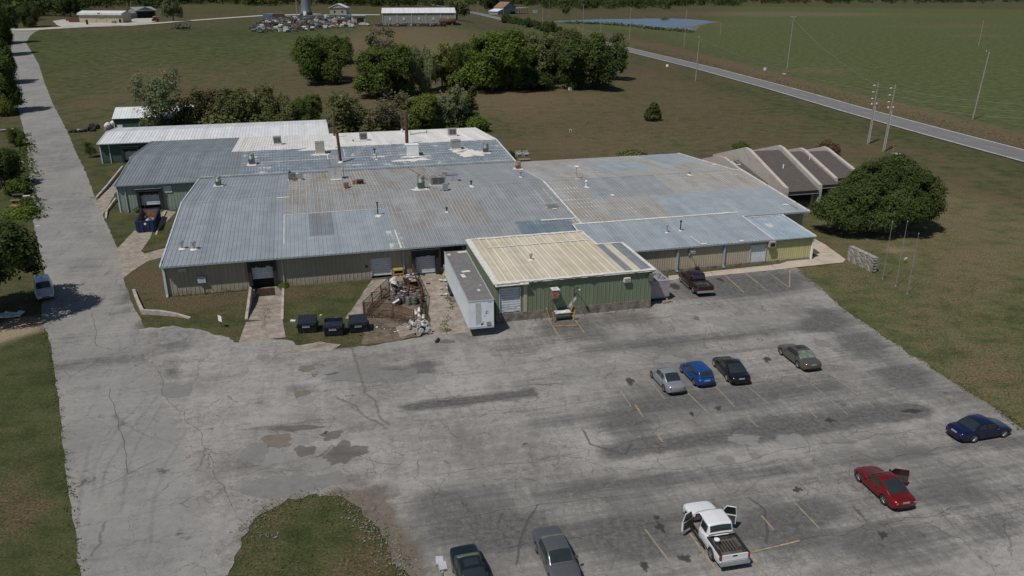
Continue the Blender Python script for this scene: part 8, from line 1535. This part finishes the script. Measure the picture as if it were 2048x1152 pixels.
# power poles and lines
def pole(label, u, v, tv, arms='stack', side=1, conduit=False, lean=0.0):
    p = at(u, v); h = (v - tv) * depth(p) / FPX / math.cos(PITCH - math.atan((v - 576) / -FPX) * 0) * 1.0
    e = thing('utility_pole', label, 'utility pole', p, TH); MB().bar((0, 0, -.3), (lean, 0, h), .2, 10, .13).build('pole', 'pole', e)
    if arms == 'stack':
        for k in range(3):
            z = h - .7 - k * 1.35; MB().bar((0, 0, z), (side * -.55, 0, z + .1), .035).build('bracket', 'steel', e); MB().lathe([(.08, -.25), (.13, -.1), (.13, .1), (.08, .25)], 8, (side * -.6, 0, z + .1), 'x').build('insulator', 'insul', e)
        z = h - 4.6; MB().box(-.7, .7, -.06, .06, z, z + .1).build('crossarm', 'pole', e)
        for x in (-.6, .6): MB().lathe([(.1, 0), (.16, .15), (.1, .45)], 8, (x, -.1, z)).build('cutout', 'insul', e)
    elif arms == 'double':
        for z in (h - .4, h - 1.6): MB().box(-1.2, 1.2, -.07, .07, z, z + .14).build('crossarm', 'pole', e)
        for x in (-1.1, -.4, .4, 1.1): MB().lathe([(.07, 0), (.1, .12), (.05, .25)], 8, (x, 0, h - .26)).build('insulator', 'insul', e)
    else: MB().lathe([(.07, 0), (.1, .15), (.05, .3)], 8, (0, 0, h)).build('insulator', 'insul', e)
    if conduit: MB().bar((.24, -.1, .2), (.24 + lean * .6, -.1, h * .62), .09, 8).build('conduit', 'palegrey', e)
    return p, h
PP = {}
for key, a in {'a': ('power pole with pale conduit, left of the twin pair by the office field', 1735, 288, 176, 'stack', 1, True, .3), 'b': ('power pole with rusty foot, right of the twin pair by the office field', 1766, 303, 182, 'stack', 1, True, .35), 'c': ('tall double-arm power pole across the highway beside the field', 1574, 138, 45, 'double', 1, False, .2), 'd': ('leaning wooden pole in the green field at far right', 1945, 239, 117, 'single', 1, False, .9), 'e': ('wooden pole on the near side of the highway', 1391, 162, 84, 'single', 1, False, .2), 'f': ('grey pole in front of the right end of the pond', 1368, 95, 31, 'single'), 'g': ('thin far pole in the upper right field', 1957, 92, 48, 'single'), 'h': ('pole in front of the middle of the pond', 1259, 80, 25, 'single'), 'i': ('pole at the left end of the pond', 1166, 62, 14, 'single'), 'j': ('pole beside the highway behind the grove', 1085, 62, 22, 'single'), 'k': ('pole with crossarms by the far highway bend', 956, 34, 6, 'double'), 'l': ('pole in front of the barn', 1007, 41, 8, 'single'), 'm': ('pole between barn and pond', 1098, 36, 6, 'single'), 'n': ('thin short pole in front of the near pond bank', 1201, 68, 40, 'single'), 'o': ('light pole beside the water tower', 594, 30, 2, 'single'), 'p_': ('far pole at the right end of the pond', 1440, 70, 50, 'single')}.items(): PP[key] = pole(*a)
def wire(label, a, b, za, zb, sag=1.2, off=(0, 0)):
    (p, h), (q, g) = a, b; A = Vector((p.x + off[0], p.y + off[1], p.z + h - za)); B_ = Vector((q.x + off[0], q.y + off[1], q.z + g - zb)); pts = [A.lerp(B_, i / 14) - Vector((0, 0, sag * 4 * (i / 14) * (1 - i / 14))) for i in range(15)]
    mb = MB().tube([tuple(x - A) for x in pts], .022, 4); solo(mb, 'power_line', 'greybox', label, 'cable', A)
for k in range(3): wire('overhead wire strung between the twin power poles', PP['a'], PP['b'], .7 + k * 1.35, .7 + k * 1.35, .15); bpy.data.objects[-1 if False else 0] if False else None
dp = (at(2150, 330), 12)
for k in range(3): wire('overhead wire running right from the twin power poles', PP['b'], dp, .7 + k * 1.35, .7 + k * 1.35, 1.0)
wire('overhead wire from the twin poles to the pole across the highway', PP['a'], PP['c'], .7, .6, 1.5); wire('overhead wire from the twin poles to the near highway pole', PP['a'], PP['e'], 2.0, .2, 1.6); wire('overhead wire from the near highway pole to the pond pole', PP['e'], PP['h'], .2, .2, 1.5)
for o in bpy.data.objects:
    if o.name.startswith('power_line'): o['group'] = 'overhead power lines'
# small signs and boxes in the fields
for (u, v, w_, h, mt, lb) in [(1334, 137, .9, 1.6, 'white', 'small white sign on the near highway verge'), (1529, 145, 1.0, 1.9, 'trim', 'pale blue-white sign on the far highway verge'), (1568, 150, 1.2, .6, 'offwhite', 'low pale marker block in the verge grass')]:
    p = at(u, v); e = thing('verge_sign', lb, 'sign', p, -.3); MB().bar((0, 0, 0), (0, 0, h), .05).build('post', 'greybox', e); MB().box(-w_ / 2, w_ / 2, -.08, -.04, h * .45, h).build('panel', mt, e)
p = at(1140, 180); e = thing('field_box', 'small white box in the grass before the grove', 'box', p, .3); MB().box(-.5, .5, -.4, .4, 0, .8).build('box', 'white', e); MB().box(-.3, -.05, -.42, -.4, .2, .6).build('marking', 'dark', e)
p = at(1139, 265); e = thing('gas_riser', 'small pale pipe riser in the open brown field', 'pipe', p); MB().tube([(0, 0, 0), (0, 0, .7), (.5, 0, .7), (.5, 0, 0)], .07).build('pipe', 'palegrey', e)
# lawn benches behind the hall
for i, (u, v) in enumerate([(1038, 312), (1052, 312)]):
    p = at(u, v); e = thing('lawn_chair', ['left', 'right'][i] + ' pale green lawn chair on the grass behind the north hall', 'chair', p, .5); 
    for y in (-.25, -.08, .09, .26): MB().box(-.55, .55, y - .06, y + .06, .42, .46).build('seat_slat', 'door', e)
    for z in (.6, .78, .96): MB().box(-.55, .55, .36, .4, z - .06, z + .06).build('back_slat', 'door', e)
    for x in (-.5, .5):
        MB().box(x - .04, x + .04, -.3, -.22, 0, .62).build('leg', 'door', e); MB().box(x - .04, x + .04, .34, .42, 0, 1.05).build('leg', 'door', e); MB().box(x - .06, x + .06, -.34, .42, .62, .66).build('arm', 'door', e)
p = at(1048, 322); mb = MB()
for k in range(4): mb.box(-1.2, 1.2, -.45 + k * .24, -.27 + k * .24, .3 + k * .02, .36 + k * .02)
solo(mb, 'plank_pile', 'wood', 'small pile of yellowish planks behind the north hall edge', 'planks', p, TH)
# tyres and tanks by the shed
for i, (u, v, r_) in enumerate([(185, 259, .75), (196, 258.5, .6), (178, 262, .5), (190, 262, .5)]):
    p = at(u, v); e = thing('old_tyre', 'old black tractor tyre lying left of the white-roofed shed', 'tyre', p, i * .7, 'old tyres left of the shed'); MB().lathe([(r_ * .55, -.2), (r_ * .9, -.22), (r_, -.1), (r_, .1), (r_ * .9, .22), (r_ * .55, .2)], 18, (0, 0, r_), 'y').build('tread', 'tyre', e, True); MB().lathe([(r_ * .5, -.12), (r_ * .5, .12)], 14, (0, 0, r_), 'y').build('hub', 'dark', e)
p = at(165, 264); e = thing('engine_scrap', 'row of black engine scrap beside the old tyres', 'scrap', p, .15)
for k in range(14): MB().obox((rng.uniform(-3, 2.5), rng.uniform(-.5, .5), .3), (rng.uniform(.3, 1), rng.uniform(.3, .7), rng.uniform(.3, .7)), tuple(rng.uniform(-.4, .4, 3))).build('engine_block', ['dark', 'black', 'rust', 'palegrey'][k % 4], e)
for i, (u, v) in enumerate([(217, 259), (228, 255)]):
    p = at(u, v); e = thing('white_tank', ['left', 'right'][i] + ' of two white horizontal tanks at the corner of the shed', 'tank', p, .3); MB().lathe([(.2, -.9), (.72, -.75), (.72, .75), (.2, .9)], 18, (0, 0, .9), 'y').build('tank', 'offwhite', e, True); MB().box(-.8, .8, -.6, .6, 0, .25).build('cradle', 'greybox', e); MB().lathe([(.25, -.94), (.25, -.8)], 14, (.1, 0, 1.0), 'y').build('hatch', 'greybox', e)
# junk rows left of the road
J = [(24, 330, 'white', 'white sheet-metal junk half hidden in the roadside bushes', 1.6, .5), (14, 262, 'rust', 'rusty red flatbed frame behind the roadside bushes', 2.4, .5), (36, 328, 'palegrey', 'pale metal racks at the road edge below the bushes', 1.2, .4), (28, 345, 'teal', 'dark machine parts in the roadside weeds', 1.0, .5), (34, 371, 'palegrey', 'bent silver panel in the roadside weeds', .9, .25), (22, 352, 'rust', 'rusty iron heap in the roadside weeds', 1.3, .4), (38, 394, 'navyplastic', 'dark blue barrel lying by the road', .8, .5), (53, 394, 'white', 'white pipe lying at the very edge of the road', .5, .2), (32, 405, 'orange', 'upper orange timber stack in the roadside weeds', .9, .35), (36, 414, 'orange', 'lower orange timber stack in the roadside weeds', .9, .3), (39, 427, 'offwhite', 'pale boards stacked at the road edge', .9, .25), (20, 434, 'wood', 'grey pallets lying low in the weeds', 1.3, .2), (14, 632, 'offwhite', 'crumpled silver tarpaulin on the ground below the dark tree', 1.5, .25), (75, 452, 'offwhite', 'scrap of white paper on the side road', .3, .02), (25, 340, 'greybox', 'grey box frame among the roadside junk', .8, .5), (30, 364, 'dark', 'black engine among the roadside junk', .7, .4)]
for i, (u, v, mt, lb, s, h) in enumerate(J):
    p = at(u, v); e = thing('roadside_junk', lb, 'junk', (p.x, p.y, .04), rng.uniform(-.3, .3) + R(20))
    if 'barrel' in lb or 'pipe' in lb: MB().bar((-s, 0, h * .6), (s, 0, h * .6), h * .6, 12).build('shell', mt, e); MB().bar((s, 0, h * .6), (s + .05, 0, h * .6), h * .5, 12).build('end_cap', 'dark', e)
    elif 'paper' in lb or 'tarpaulin' in lb:
        rows = [[(a * s / 6, b * s / 12, h * abs(mnoise.noise(Vector((a * .7, b * .7, i)))) * 1.5) for a in range(-6, 7)] for b in range(-6, 7)]; MB().grid(rows).build('sheet', mt, e)
    else:
        for k in range(7): MB().obox((rng.uniform(-.5, .5) * s, rng.uniform(-.35, .35) * s, h * (.3 + .22 * k * .6)), (s * rng.uniform(.6, 1.5), s * rng.uniform(.1, .5), h * rng.uniform(.15, .5)), (rng.uniform(-.15, .15), rng.uniform(-.15, .15), rng.uniform(-.4, .4))).build('piece', mt if k % 3 else ['rust', 'palegrey', 'wood'][i % 3], e)
# water meter cover, loose stones by dumpsters
for i, (u, v, lb) in enumerate([(586, 643, 'flat pale stone in the grass left of the dumpsters'), (672, 638, 'small pale stone in the grass above the dumpsters'), (682, 641, 'second small pale stone beside the middle dumpster'), (754, 656, 'white scrap in the dirt below the fence'), (642, 632, 'tiny white scrap on the lawn before the beige hall')]):
    p = at(u, v); solo(MB().obox((0, 0, .05), (.5 if i == 0 else .22, .3 if i == 0 else .16, .12), (.1, .1, i)), 'loose_stone', 'offwhite', lb, 'stone', (p.x, p.y, .03))
